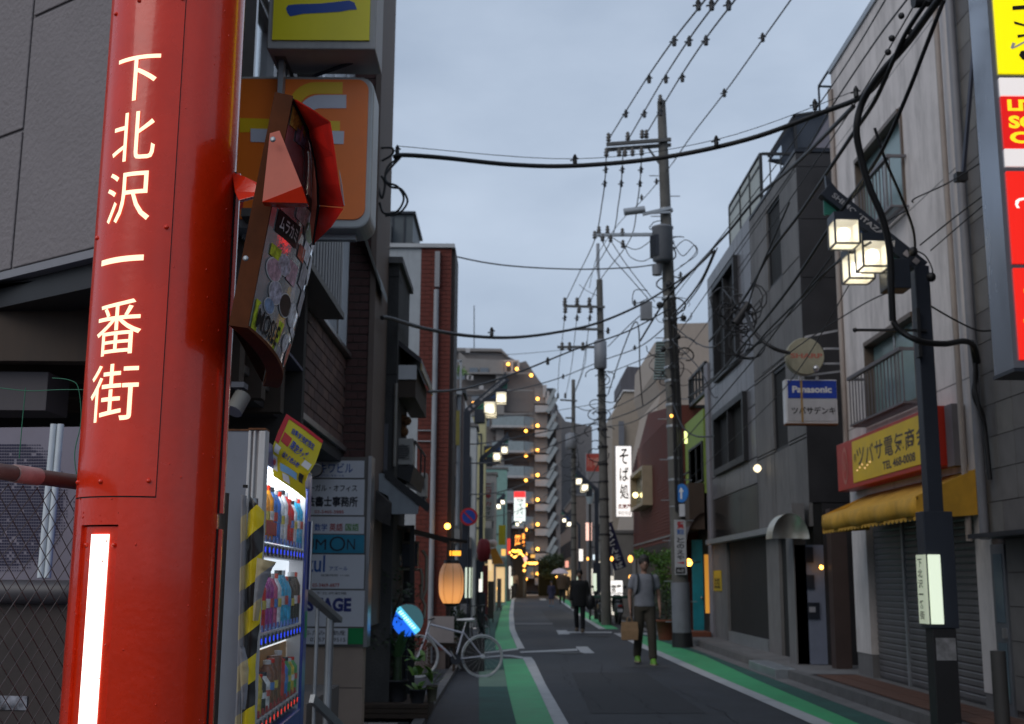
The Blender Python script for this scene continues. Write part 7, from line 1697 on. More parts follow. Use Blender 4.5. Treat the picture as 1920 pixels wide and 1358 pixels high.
c = P(907, 1032, 40); t = MB().lathe(c, [(.1, -.38), (.2, -.28), (.24, 0), (.2, .28), (.1, .38)], 16); tag(t.build('red_lantern', M('red_paper', (.25, .015, .02), .6), loc=c), 'unlit red paper lantern behind the no parking sign post', 'lantern')
t = thing('neon_sign', 'glowing orange neon lettering sign far down the left side', 'sign', P(972, 1030, 78))
Fq = FY(78); a = Fq.rect(963, 1001, 985, 1041); MB().fbox(Fq, a[0], a[1], a[2], a[3], -.1, 0).build('board', m_blackm, t)
e_neon = E('neon_orange', (1, .32, .05), 2.5)
for s, x0, y0, x1, y1 in (('居酒屋', 965, 1003, 976, 1024), ('串', 979, 1000, 984, 1012), ('焼', 979, 1014, 984, 1025)):
    b = Fq.rect(x0, y0, x1, y1)
    if len(s) > 1: vtext(Fq, s, b[0], b[1], b[2], b[3], .02, e_neon, t, .03)
    else: text(Fq, s, b[0], b[1], b[2], b[3], .02, e_neon, t, .03)
for k in range(4): MB().ball(P(962+k*4.5, 1033+(k % 2), 77.8), .09, 8, 6).build('bulb', E('neon_yellow', (1, .5, .05), 5), t)
c = P(985, 1048, 84); tag(MB().lathe(c, [(.08, -.2), (.17, 0), (.08, .2)], 12).build('pink_lantern', E('pink_paper', (1, .5, .4), 1), loc=c), 'small pink glowing lantern near the neon sign', 'lantern')
t = thing('string_lights', 'string of tiny amber lights over the far left shopfront', 'lights', P(1000, 1056, 98))
for k in range(7): MB().ball(P(992+k*2.4, 1056+(k % 2)*.8, 98), .1, 8, 6).build('bulb', E('string_amber', (1, .45, .08), 5), t)
for i, (x, y, Y, l) in enumerate([(986, 1056, 88, 'tiny amber lamp just under the pink lantern'), (983, 1061, 88, 'tiny amber lamp above the far left shop door'), (983, 1070, 88, 'brightest tiny amber lamp above the far walkers'), (935, 1104, 60, 'small warm lamp low by the left shopfronts'), (1044, 1082, 111, 'amber light low in front of the hedge')]):
    c = P(x, y, Y); tag(MB().ball(c, .11, 8, 6).build('amber_lamp', MATS['amber_soft'], loc=c), l, 'lamp')
# clutter along the left pavement
for i, (x0, y0, x1, y1, Y, c_, lb) in enumerate([(866, 1130, 874, 1178, 29, (.05, .04, .04), 'dark upright menu board beside the first lamp post'), (898, 1112, 910, 1178, 31, (.04, .045, .05), 'dark standing sign right of the first lamp post'), (905, 1060, 915, 1110, 40, (.18, .03, .03), 'narrow maroon flag sign behind the first lamp post'), (915, 1090, 926, 1135, 42, (.06, .05, .04), 'low brown display stand on the left pavement'), (932, 1085, 940, 1125, 58, (.15, .13, .12), 'pale standing board farther along the left pavement')]):
    a = FY(Y).rect(x0, y0, x1, y1); t = thing('standing_board', lb, 'board', FY(Y).pt((a[0]+a[1])/2, 0))
    MB().fbox(FY(Y), a[0], a[1], .12, a[3], -.05, 0).build('panel', M('boardcol%d' % i, c_, .6, var=.4, sc=8), t); MB().fbox(FY(Y), a[0], a[0]+.04, 0, .119, -.2, .1).fbox(FY(Y), a[1]-.04, a[1], 0, .119, -.2, .1).build('feet', m_blackm, t)

# ================================================================ UTILITY POLES
Y1p = 26.2
pb = G(1280, 1214); Y1p = pb.y; ptop = P(1240, 190, Y1p)
def polept(y_px, Y=None): # point on the leaning pole axis at photo height y
    f = (1214-y_px)/(1214-190); 
    z = P(1260, y_px, Y1p).z; return Vector((pb.x+(ptop.x-pb.x)*z/ptop.z, Y1p, z))
up1 = thing('utility_pole', 'nearest tall concrete utility pole with transformer and pawnshop sign plate', 'utility pole', (pb.x, Y1p, 0))
pts = [polept(y) for y in (1214, 900, 600, 300, 190)]
MB().tube(pts, [.19, .175, .15, .12, .10], 16).build('pole', m_cpole, up1)
z0 = P(1278, 1186, Y1p).z; z1 = P(1278, 1092, Y1p).z
MB().tube([polept(1186), polept(1092)], [.215, .21], 18).build('sleeve', M('grey_sleeve', (.20, .21, .24), .5, stain=.3), up1); MB().tube([(pb.x, Y1p, 0), polept(1187)], [.24, .22], 16).build('base_band', m_blackm, up1)
Fq = FY(Y1p-.24); a = Fq.rect(1265, 975, 1287, 1078); MB().fbox(Fq, a[0], a[1], a[2], a[3], -.02, 0).build('ad_plate', M('plate_white', (.42, .42, .44), .5), up1, bevel=.008)
for s, y0, y1, c_ in (('質', 978, 992, (.4, .02, .03)), ('買取', 993, 1003, (.05, .12, .35)), ('と', 1008, 1018, K), ('の', 1020, 1029, K), ('え', 1031, 1040, K), ('や', 1041, 1050, K), ('◀', 1053, 1058, (.4, .02, .03))):
    b = Fq.rect(1269, y0, 1283, y1); text(Fq, s, b[0], b[1], b[2], b[3], .002, M('ink_%s' % str(c_), c_, .5), up1, .03, 'character')
b = Fq.rect(1267, 1064, 1285, 1076); MB().fbox(Fq, b[0], b[1], b[2], b[3], .001, .003).build('black_panel', m_blackm, up1); text(Fq, '80m先', b[0]+.03, b[1]-.03, b[2]+.03, b[3]-.03, .005, MATS['plate_white'], up1, .02)
c = P(1278, 925, Y1p-.3); t = thing('blue_arrow_sign', 'small round blue arrow sign with white plate seen edge-on on the nearest utility pole', 'traffic sign', c)
ax = Vector((-.75, -.55, 0)).normalized(); MB().lathe(c, [(.21, -.01), (.21, .006)], 28, axis=ax).build('disc', M('sign_blue3', (.02, .15, .45), .45), t)
sx_ = Vector((.55, -.75, 0)).normalized()*.9; mb = MB(); mb.add([c+ax*.012+sx_*u+Vector((0, 0, v)) for u, v in ((-.03, -.13), (.03, -.13), (.03, .03), (.09, .03), (0, .14), (-.09, .03), (-.03, .03))], [tuple(range(7))]); mb.build('arrow', m_white, t)
b_ = c-Vector((0, 0, .36)); mb = MB(); mb.add([b_+ax*.0+sx_*u+Vector((0, 0, v)) for u, v in ((-.1, -.16), (.1, -.16), (.1, .12), (-.1, .12))]+[b_-ax*.02+sx_*u+Vector((0, 0, v)) for u, v in ((-.1, -.16), (.1, -.16), (.1, .12), (-.1, .12))], [(0, 1, 2, 3), (7, 6, 5, 4), (0, 4, 5, 1), (1, 5, 6, 2), (2, 6, 7, 3), (3, 7, 4, 0)]); mb.build('plate', MATS['plate_white'], t)
def arm_(par, x0, y0, x1, y1, Y, w_=.08, mat=None): return MB().bar(P(x0, y0, Y), P(x1, y1, Y), w_).build('cross_arm', mat or M('arm_steel', (.10, .10, .10), .6, metal=.3), par)
arm_(up1, 1137, 271, 1258, 262, Y1p-.16); arm_(up1, 1137, 281, 1258, 272, Y1p+.02); arm_(up1, 1214, 276, 1240, 312, Y1p, .04); arm_(up1, 1113, 441, 1224, 440, Y1p-.2, .07, m_steel); arm_(up1, 1205, 402, 1258, 390, Y1p-.2, .07, m_steel); arm_(up1, 1205, 400, 1258, 398, Y1p-.2, .05, m_steel)
def insulator(par, x, y, Y, s=.1, up_=1):
    c = P(x, y, Y); return MB().lathe(c, [(.3*s, -1.2*s*up_), (s*.75, -.8*s*up_), (.35*s, -.4*s*up_), (s*.75, 0), (.35*s, .4*s*up_), (.6*s, .8*s*up_), (.2*s, 1.3*s*up_)], 10).build('insulator', m_insul, par)
for (x, y) in ((1141, 258), (1177, 256), (1204, 252), (1212, 252), (1238, 186), (1137, 286), (1161, 286), (1172, 286), (1186, 285), (1203, 284)): insulator(up1, x, y, Y1p-.16, .09)
for (x, y) in ((1123, 432), (1139, 431), (1167, 436), (1115, 441), (1130, 446), (1145, 447), (1168, 458)): insulator(up1, x, y, Y1p-.2, .08)
a0 = P(1243, 428, Y1p-.25); a1 = P(1243, 492, Y1p-.25); m_tr = M('transformer_grey', (.17, .18, .20), .5, var=.1)
MB().lathe(a1, [(.17, 0), (.24, .04), (.24, a0.z-a1.z-.04), (.26, a0.z-a1.z-.02), (.26, a0.z-a1.z+.02), (.1, a0.z-a1.z+.08)], 24).build('transformer', m_tr, up1)
mb = MB()
for i in range(7): th = R(150+i*14); d_ = Vector((math.cos(th), math.sin(th), 0)); mb.bar(a1+d_*.25+Vector((0, 0, .12)), a1+d_*.25+Vector((0, 0, .62)), .02, .10)
mb.build('cooling_fins', m_dark, up1); MB().lathe(P(1232, 516, Y1p-.2), [(.11, 0), (.12, .25)], 14).build('small_transformer', m_tr, up1)
MB().tube([P(1170, 398, Y1p-.2), P(1209, 393, Y1p-.2)], .09, 10).build('switch_box', m_steel, up1)
a = FY(Y1p-.4).rect(1202, 565, 1223, 598); MB().fbox(FY(Y1p-.4), a[0], a[1], a[2], a[3], -.2, 0).build('junction_box', M('jb_grey', (.22, .23, .25), .5), up1)
mb = MB()
for y in range(330, 1180, 38): q = polept(y); s_ = 1 if (y//38) % 2 else -1; mb.bar(q+Vector((.1*s_, 0, 0)), q+Vector((.36*s_, 0, 0)), .02)
mb.build('step_bolts', m_steel, up1, kind='stuff')
mb = MB()
for y in (395, 455, 560, 600, 640, 690, 715, 760, 800, 860, 900, 950): q = polept(y); mb.lathe(q-Vector((0, 0, .03)), [(.175, 0), (.18, .03), (.175, .06)], 14)
mb.build('bands', m_steel, up1, kind='stuff')
# tangle of service cable on the pole
cm = MB()
rnd = random.Random(3)
for i in range(22):
    y = rnd.choice([440, 470, 540, 560, 585, 600, 610, 630, 650, 690]); q = polept(y); r_ = rnd.uniform(.12, .34); c_ = q+Vector((rnd.uniform(-.35, .4), rnd.uniform(-.3, .1), rnd.uniform(-.3, .3))); a0_ = rnd.uniform(0, 6.3)
    cm.tube([c_+Vector((math.cos(a0_+k*.5)*r_*rnd.uniform(.85, 1.1), math.sin(k*.5)*.15, math.sin(a0_+k*.5)*r_*.7)) for k in range(int(rnd.uniform(6, 12)))], rnd.choice([.008, .012, .018]), 5)
for i in range(5):
    q = polept(540+i*30); cm.ball(q+Vector((rnd.uniform(-.35, .35), -.2, rnd.uniform(-.1, .1))), rnd.uniform(.05, .1), 6, 5)
for i in range(7): x_ = rnd.uniform(-.13, .13); cm.tube([polept(560)+Vector((x_, -.2, 0)), polept(760)+Vector((x_+.03, -.2, 0)), polept(960)+Vector((x_, -.21, 0))], .014, 5)
cm.build('cable_tangle', m_cable, up1, kind='stuff')
c = P(1286, 817, Y1p-.2); MB().box(c.x-.03, c.x+.03, c.y-.03, c.y+.03, c.z-.18, c.z+.1).build('tube_lamp', E('green_white', (.9, 1, .35), 1.5), up1)
c = P(1259, 780, Y1p-.3); MB().ball(c, .04, 8, 6).build('amber_marker', E('amber_soft', (0, 0, 0), 0), up1)

def farpole(label, xb, yb, Y, xt, yt, r0, arms, ins, tr=None, boxes=()):
    q = P(xb, yb, Y); t = thing('utility_pole', label, 'utility pole', (q.x, Y, 0)); a = P(xt, yt, Y)
    MB().tube([(q.x, Y, 0), a], [r0, r0*.6], 12).build('pole', m_cpole, t)
    for (x0, y0, x1, y1) in arms: arm_(t, x0, y0, x1, y1, Y-.2, .08)
    for (x, y) in ins: insulator(t, x, y, Y-.2, .12)
    if tr: c0 = P(tr[0], tr[2], Y-.3); c1 = P(tr[0], tr[1], Y-.3); MB().lathe(c0, [(tr[3]*.8, 0), (tr[3], .05), (tr[3], c1.z-c0.z), (tr[3]*.5, c1.z-c0.z+.08)], 18).build('transformer', m_tr, t)
    cm = MB()
    for i in range(12):
        z_ = rnd.uniform(.45, .75); p_ = Vector((q.x, Y, 0)).lerp(a, z_); r_ = rnd.uniform(.15, .4); c_ = p_+Vector((rnd.uniform(-.4, .4), -.2, 0)); a0_ = rnd.uniform(0, 6)
        cm.tube([c_+Vector((math.cos(a0_+k*.55)*r_, 0, math.sin(a0_+k*.55)*r_*.7)) for k in range(9)], .018, 5)
    for i in range(9): p_ = Vector((q.x, Y, 0)).lerp(a, .25+.05*i); cm.lathe(p_, [(r0*1.0, 0), (r0*1.0, .06)], 10)
    cm.build('cable_tangle', m_cable, t, kind='stuff'); return t
farpole('second utility pole with white top antenna and boxy transformer', 1137, 1150, 40, 1124, 525, .18, [(1056, 574, 1134, 576), (1075, 617, 1132, 618), (1045, 651, 1130, 651)], [(1059, 566), (1082, 566), (1105, 566), (1060, 580), (1086, 580), (1108, 580), (1054, 650), (1068, 650), (1093, 650)], (1126, 641, 692, .22))
q = P(1121, 457, 40); q2 = P(1124, 530, 40); tag(MB().tube([q2, P(1121, 500, 40), q], [.04, .06, .06], 8).build('pole_antenna', M('pipe_white', (0, 0, 0)), loc=q2), 'white tubular antenna on top of the second utility pole', 'antenna')
farpole('third utility pole, thin, in the middle distance', 1076, 1120, 62, 1075, 712, .16, [(1050, 750, 1082, 752), (1060, 784, 1078, 784)], [(1046, 742), (1060, 742), (1076, 740)], (1071, 815, 842, .3))
farpole('far utility pole beside the left shops with a small crossarm', 984, 1110, 100, 984, 985, .15, [(972, 1000, 998, 998)], [(974, 996), (995, 994)])
# small spherical lamp fixture on the right
c = P(1106, 932, 50); t = thing('glass_post_lamp', 'old style glass post lamp on the right beyond the brick building', 'lamp', (c.x, 50, 0))
MB().lathe(c, [(.1, -.3), (.2, .1), (.22, .14), (.05, .2)], 8, smooth=False).build('lamp_glass', M('lamp_glass', (.3, .36, .4), .2), t); MB().tube([(c.x, 50, 0), (c.x, 50, c.z-.3)], .05, 8).build('post', m_blackm, t)

# ================================================================ CABLES
def cable(label, r_, pts, clips=(), mess=None, k=7, name='overhead_cable', cat='cable'):
    P3 = [P(*p) for p in pts]; t = thing(name, label, cat, P3[0]); s = spline(P3, k)
    MB().tube(s, r_, 6).build('cable', m_cable, t)
    for (x, y, Y, s_) in clips:
        c = P(x, y, Y); MB().lathe(c, [(s_*.45, -s_*1.1), (s_*.5, -.3*s_), (s_*.25, 0), (s_*.55, .3*s_), (s_*.2, s_*1.1)], 8).bar(c-Vector((s_, 0, .3*s_)), c+Vector((s_*.8, 0, .2*s_)), s_*.25).build('clip', m_cable, t)
    if mess: MB().tube(spline([P(*p) for p in mess], k), .004, 4).build('messenger_wire', m_cable, t)
    return t
cable('thick sagging cable bundle crossing the sky from the brick building', .027, [(738, 296, 11.6), (755, 291, 11.6), (830, 296, 11.8), (960, 309, 12), (1080, 311, 12), (1240, 296, 11.8), (1400, 262, 11.4), (1540, 212, 10.8), (1625, 176, 10.3), (1668, 120, 9.8)],
      [(745, 281, 11.6, .045), (1078, 299, 12, .05), (1343, 264, 11.5, .05), (1528, 196, 10.8, .05), (1605, 172, 10.4, .05)], [(745, 274, 11.6), (1078, 298, 12), (1343, 262, 11.5), (1605, 170, 10.4)])
for i, pts in enumerate([[(757, 291, 11.6), (728, 312, 11.6), (724, 340, 11.5), (745, 350, 11.5), (757, 372, 11.5), (745, 396, 11.5), (720, 400, 11.5), (712, 380, 11.5)], [(750, 296, 11.6), (722, 330, 11.5), (732, 350, 11.5), (752, 355, 11.5), (764, 378, 11.5), (748, 400, 11.5), (722, 405, 11.5)], [(715, 330, 11.5), (722, 345, 11.5), (716, 372, 11.5), (709, 350, 11.5)], [(716, 302, 11.6), (735, 290, 11.6), (735, 278, 11.6), (712, 278, 11.6)]]):
    cable(['outer drooping loop of the cable end by the orange sign', 'inner drooping loop of the cable end by the orange sign', 'small coil of cable on the brick pier', 'short bracket wire at the cable end on the brick pier'][i], .012, pts, name='cable_loop')
for (a_, b_, s_) in (((746, 300, 11.5), (744, 306, 11.5), 1), ((745, 368, 11.5), (738, 392, 11.5), 1)): pass
cable('second thick cable curving from the dark pier up to the nearest utility pole', .024, [(716, 596, 11.6), (735, 598, 12), (800, 617, 14), (880, 630, 16), (960, 633, 18), (1040, 624, 20), (1120, 606, 22), (1200, 572, 24), (1262, 534, 26), (1300, 506, 22), (1335, 472, 18)], [(922, 622, 17, .06), (1276, 515, 25, .06), (1190, 568, 24, .06)])
cable('thin cable crossing level from the red brick house to the transformer', .014, [(772, 455, 20), (850, 480, 21), (950, 498, 22), (1080, 505, 24), (1180, 502, 25), (1224, 497, 26)])
cable('cable rising from the pent roof across to the nearest utility pole', .016, [(802, 735, 13), (880, 727, 16), (980, 695, 19), (1080, 655, 22), (1180, 620, 24), (1262, 575, 26)], [(1027, 677, 20, .06), (1140, 620, 23, .06)])
cable('cable from the upper far left roof to the second utility pole', .016, [(846, 742, 29), (930, 738, 32), (1040, 712, 36), (1130, 676, 40), (1200, 650, 34), (1262, 600, 26.5)], [(1056, 706, 36, .07), (1190, 652, 34, .07)])
cable('cable dipping past the hexagon sign to the far pole tangle', .018, [(842, 832, 29), (900, 832, 34), (960, 822, 38), (1040, 806, 40), (1130, 790, 40), (1200, 765, 33), (1260, 720, 26.5)])
cable('cable from the left lamp top to the second utility pole', .018, [(842, 866, 28), (920, 868, 34), (990, 852, 38), (1060, 826, 40), (1130, 800, 40)])
cable('low cable across the street before the apartment lamps', .018, [(845, 925, 30), (930, 924, 36), (1010, 895, 44), (1075, 850, 60)])
cable('lowest thin cable across the street behind the lamps', .012, [(852, 958, 30), (930, 968, 40), (1010, 940, 50), (1075, 880, 61)])
cable('thin straight wire high behind the apartment block', .010, [(845, 660, 32), (950, 665, 40), (1060, 656, 50), (1130, 650, 40)])
cable('wire from the apartment side to the crossarm tangle', .012, [(850, 776, 31), (930, 782, 40), (1030, 772, 50), (1126, 756, 40)])
for i, (x0, x1, ya) in enumerate([(1141, 1322, 262), (1178, 1346, 262), (1208, 1378, 258)]):
    mid = [((x0+(x1-x0)*.35), ya-ya*.39), ((x0+(x1-x0)*.68), ya-ya*.72)]
    cable(['leftmost of the three power lines climbing out of the frame', 'middle of the three power lines climbing out of the frame', 'rightmost of the three power lines climbing out of the frame'][i], .014, [(x0, ya, Y1p), (*mid[0], 22), (*mid[1], 18), (x1, 0, 15), (x1+25, -40, 14)],
          [(x0+(x1-x0)*f, ya*(1-f*1.04), Y1p-f*11, .085) for f in (.18, .42, .68, .93)])
for i, (x0, x1) in enumerate([(1137, 1060), (1168, 1083), (1203, 1107)]):
    cable(['leftmost power line dropping from the crossarm to the second pole', 'middle power line dropping from the crossarm to the second pole', 'rightmost power line dropping from the crossarm to the second pole'][i], .014, [(x0, 284, Y1p), (x0-2, 330, Y1p), (x0-8, 380, 28), (x0-22, 450, 31), (x1+22, 520, 36), (x1, 566, 40)], [(x0-1, 318, Y1p, .08), (x0-3, 344, Y1p+.5, .08)])
    cable(['left thin line running on from the second to the third pole', 'middle thin line running on from the second to the third pole', 'right thin line running on from the second to the third pole'][i], .014, [(x1, 580, 40), (x1-6, 640, 45), (x1-12, 690, 52), (1046+i*15, 742, 62)], [(x1-1, 596, 40.5, .1)])
cable('long thin wire with clips from the pole top up to the right', .012, [(1262, 305, 26), (1300, 250, 24), (1360, 172, 21), (1430, 74, 18), (1487, -6, 16)], [(1358, 174, 21, .075), (1430, 70, 18, .07)])
cable('thin wire with clips from the pole down across the second pole', .010, [(1262, 305, 26), (1235, 340, 28), (1200, 380, 30), (1160, 420, 34), (1120, 480, 38), (1105, 540, 40)], [(1231, 340, 28, .07), (1203, 370, 30, .07)])
for i, pts in enumerate([[(1123, 440, 26), (1145, 480, 26), (1180, 520, 26), (1215, 560, 26)], [(1139, 442, 26), (1170, 490, 26), (1200, 530, 26), (1228, 566, 26)], [(1168, 450, 26), (1180, 480, 26), (1205, 490, 26), (1228, 478, 26)], [(1150, 447, 26), (1190, 468, 26), (1220, 452, 26)], [(1262, 455, 26), (1280, 480, 25.5), (1302, 460, 25.5), (1306, 478, 25.5), (1275, 500, 26)], [(1262, 470, 26), (1285, 450, 25.5), (1306, 468, 25.5), (1290, 490, 25.5), (1262, 510, 26)],
                         [(1214, 545, 26), (1190, 545, 26), (1188, 570, 26), (1215, 560, 26)], [(1130, 560, 40), (1100, 545, 40), (1086, 534, 40)]]):
    cable(['jumper wire from the left insulator down to the junction box', 'jumper wire beside it ending lower at the junction box', 'short jumper looping under the transformer arm', 'slack jumper between arm and transformer', 'outer cable coil right of the transformer', 'inner cable coil right of the transformer', 'small square loop left of the junction box', 'short slack wire at the second pole antenna'][i], .010, pts, name='jumper_wire')
# big bundle coming down on the right
cable('very thick black cable trunk falling past the right street lamp', .032, [(1790, -40, 8.6), (1745, 20, 9.0), (1700, 82, 9.5), (1650, 140, 9.9), (1618, 190, 10.2), (1606, 240, 10.3), (1613, 290, 10.4), (1630, 350, 10.5), (1655, 410, 10.6), (1668, 470, 10.7), (1671, 540, 10.8), (1674, 602, 10.9)])
cable('black cable continuing from the trunk foot across the lamp post to the tiled wall', .030, [(1674, 602, 10.9), (1690, 622, 10.9), (1725, 640, 10.9), (1770, 645, 11.2), (1808, 640, 11.7), (1826, 650, 12), (1834, 680, 12.2)])
cable('cable hanging down the tiled wall corner', .028, [(1822, 640, 12), (1830, 700, 12.3), (1826, 740, 12.3), (1842, 780, 12.3), (1850, 840, 12.3), (1856, 900, 12.3)])
cable('second loop of cable hanging at the tiled wall corner', .02, [(1830, 660, 12.2), (1828, 720, 12.2), (1838, 775, 12.2), (1845, 790, 12.2)])
cable('twisted dark wire running from the top edge down past the trunk', .018, [(1770, 0, 9), (1735, 90, 9.3), (1700, 180, 9.7), (1655, 280, 10.3), (1610, 350, 11), (1560, 420, 12), (1480, 540, 14), (1400, 640, 17), (1330, 720, 22), (1290, 745, 26)])
cable('thick twisted wire looping behind the trunk', .02, [(1740, 0, 9), (1700, 60, 9.4), (1672, 120, 9.7), (1640, 190, 10.2), (1600, 250, 10.8), (1560, 310, 11.8), (1500, 400, 13.5), (1440, 480, 15.5), (1395, 560, 18), (1330, 640, 22)])
cable('bundle rising from the second thick cable to the concrete building corner', .024, [(1200, 640, 26), (1250, 560, 25.5), (1300, 506, 24), (1335, 468, 22), (1370, 430, 20), (1420, 370, 18), (1500, 300, 14), (1600, 200, 10.5)])
cable('bundle drooping in front of the black framed windows', .03, [(1395, 570, 18), (1405, 605, 17.5), (1425, 635, 17.3), (1455, 655, 17.2), (1480, 662, 17.4)])
cable('dark wire from the lamp top to the concrete building', .014, [(1632, 455, 11.2), (1560, 500, 12.5), (1500, 560, 14), (1440, 620, 16), (1400, 660, 18), (1290, 745, 26)])
for i, (pts, r_) in enumerate([([(1920, 258, 9.5), (1860, 292, 10.3), (1780, 342, 11), (1716, 372, 11.3), (1712, 380, 11.4)], .008), ([(1920, 310, 9.5), (1800, 400, 10.8), (1725, 460, 11.3)], .008), ([(1925, 322, 9.3), (1850, 380, 10.2), (1745, 470, 11)], .006),
                              ([(1700, 0, 9.5), (1640, 80, 11), (1560, 200, 13), (1500, 300, 15), (1380, 470, 20), (1262, 640, 26.5)], .009), ([(1660, 0, 10), (1600, 100, 12), (1540, 190, 14), (1440, 330, 17), (1262, 560, 26.5)], .008), ([(1720, 0, 9.5), (1600, 200, 12), (1450, 420, 16), (1330, 600, 22), (1262, 690, 26.5)], .007),
                              ([(1640, 240, 10.5), (1660, 300, 10.6), (1690, 370, 11), (1712, 430, 11.3), (1716, 470, 11.5)], .014), ([(1716, 470, 11.5), (1735, 480, 11.5), (1748, 505, 11.5), (1746, 520, 11.5)], .008), ([(1745, 574, 11.5), (1790, 600, 11.7), (1835, 620, 12), (1870, 618, 12.2)], .010),
                              ([(1690, 540, 11.5), (1620, 570, 12.5), (1510, 640, 15), (1430, 700, 18)], .008), ([(1560, 480, 12.5), (1500, 560, 13.8), (1400, 690, 18), (1262, 850, 26)], .010), ([(1700, 395, 11.3), (1640, 430, 12), (1560, 500, 13), (1480, 590, 15), (1360, 700, 20)], .009),
                              ([(1600, 520, 12), (1500, 690, 15), (1420, 780, 18), (1290, 900, 26)], .006), ([(1480, 380, 14), (1420, 520, 16), (1398, 590, 18)], .012), ([(1398, 590, 18), (1370, 560, 19), (1350, 540, 20), (1330, 560, 21)], .012), ([(1340, 470, 20), (1318, 520, 22), (1290, 560, 24), (1262, 590, 26)], .02), ([(1345, 465, 20), (1310, 540, 23), (1262, 600, 26)], .012),
                              ([(1262, 610, 26), (1300, 640, 24), (1340, 650, 20), (1390, 600, 18)], .014), ([(1262, 640, 26), (1310, 690, 24), (1335, 740, 22), (1345, 745, 21)], .012), ([(1262, 755, 26), (1280, 800, 25), (1305, 818, 24), (1340, 818, 22)], .018),
                              ([(1140, 650, 40), (1180, 610, 32), (1215, 580, 27)], .014), ([(1140, 700, 40), (1190, 680, 33), (1262, 650, 26)], .014), ([(1140, 770, 40), (1200, 740, 33), (1262, 680, 26)], .016), ([(1140, 740, 40), (1170, 650, 35), (1195, 605, 30), (1200, 700, 34), (1205, 760, 36)], .018), ([(1140, 800, 40), (1190, 790, 33), (1262, 740, 26)], .014),
                              ([(1075, 800, 60), (1085, 870, 58), (1070, 900, 60), (1100, 905, 56), (1130, 850, 42)], .022), ([(1075, 760, 62), (1100, 770, 50), (1130, 760, 40)], .02), ([(1075, 830, 62), (1105, 800, 50), (1135, 770, 40)], .02), ([(1100, 640, 38), (1090, 700, 44), (1075, 740, 60)], .012)]):
    lb = ['thin service wire entering at the right edge above the lamp', 'thin service wire below it from the red lit sign', 'faint service wire touching the lamp arm', 'thin wire along the concrete building roofline', 'upper thin wire passing the roof railing', 'thin wire before the tall narrow window', 'short cable falling from trunk to lamp top', 'curly wire at the lamp shoulder', 'wire from the lamp shaft to the tiled building', 'thin wire under the lantern toward the round sign', 'slack wire past the electrical shop signs', 'wire crossing the flank behind the lanterns', 'faint wire down to the lime wall', 'wire dropping to the window cable knot', 'short wire left of the window cable knot', 'thick wire from splice down to the nearest pole', 'thinner wire beside it down to the nearest pole', 'slack wire pole to window knot, upper', 'slack wire pole to window, lower', 'black drooping cable below the lime wall top',
          'upper link wire between first and second poles', 'middle link wire between first and second poles', 'lower link wire between first and second poles', 'crooked drop cable before the beige tank room', 'lowest link wire between first and second poles', 'cable coil at the third pole', 'short link wire third to second pole, upper', 'short link wire third to second pole, lower', 'thin wire beside the second pole antenna'][i]
    cable(lb, r_, pts, name='service_wire', cat='wire')
# cable knot and splice boxes
t = thing('cable_knot', 'black cable knot with splice box hanging before the black framed windows', 'cable', P(1395, 590, 17.8))
MB().cyl(P(1378, 607, 17.8), P(1404, 570, 17.8), .07, 10).build('splice_case', m_cable, t)
cm = MB()
for i in range(22):
    c_ = P(rnd.uniform(1362, 1412), rnd.uniform(545, 650), 17.8); r_ = rnd.uniform(.08, .3); a0_ = rnd.uniform(0, 6); cm.tube([c_+Vector((math.cos(a0_+k*.55)*r_, .05*math.sin(k), math.sin(a0_+k*.55)*r_)) for k in range(8)], .012, 5)
cm.build('coils', m_cable, t, kind='stuff')
t = thing('splice_box', 'black splice box on the cable trunk at the top of the frame', 'cable box', P(1733, 2, 9.1)); MB().cyl(P(1712, 2, 9.1), P(1756, -2, 9.1), .06, 12).build('case', m_cable, t)
cm = MB()
for (x, y) in ((1690, 30), (1672, 72), (1665, 98), (1706, 60)): cm.ball(P(x, y, 9.5), .03, 6, 5)
cm.build('clamps', m_cable, t, kind='stuff')

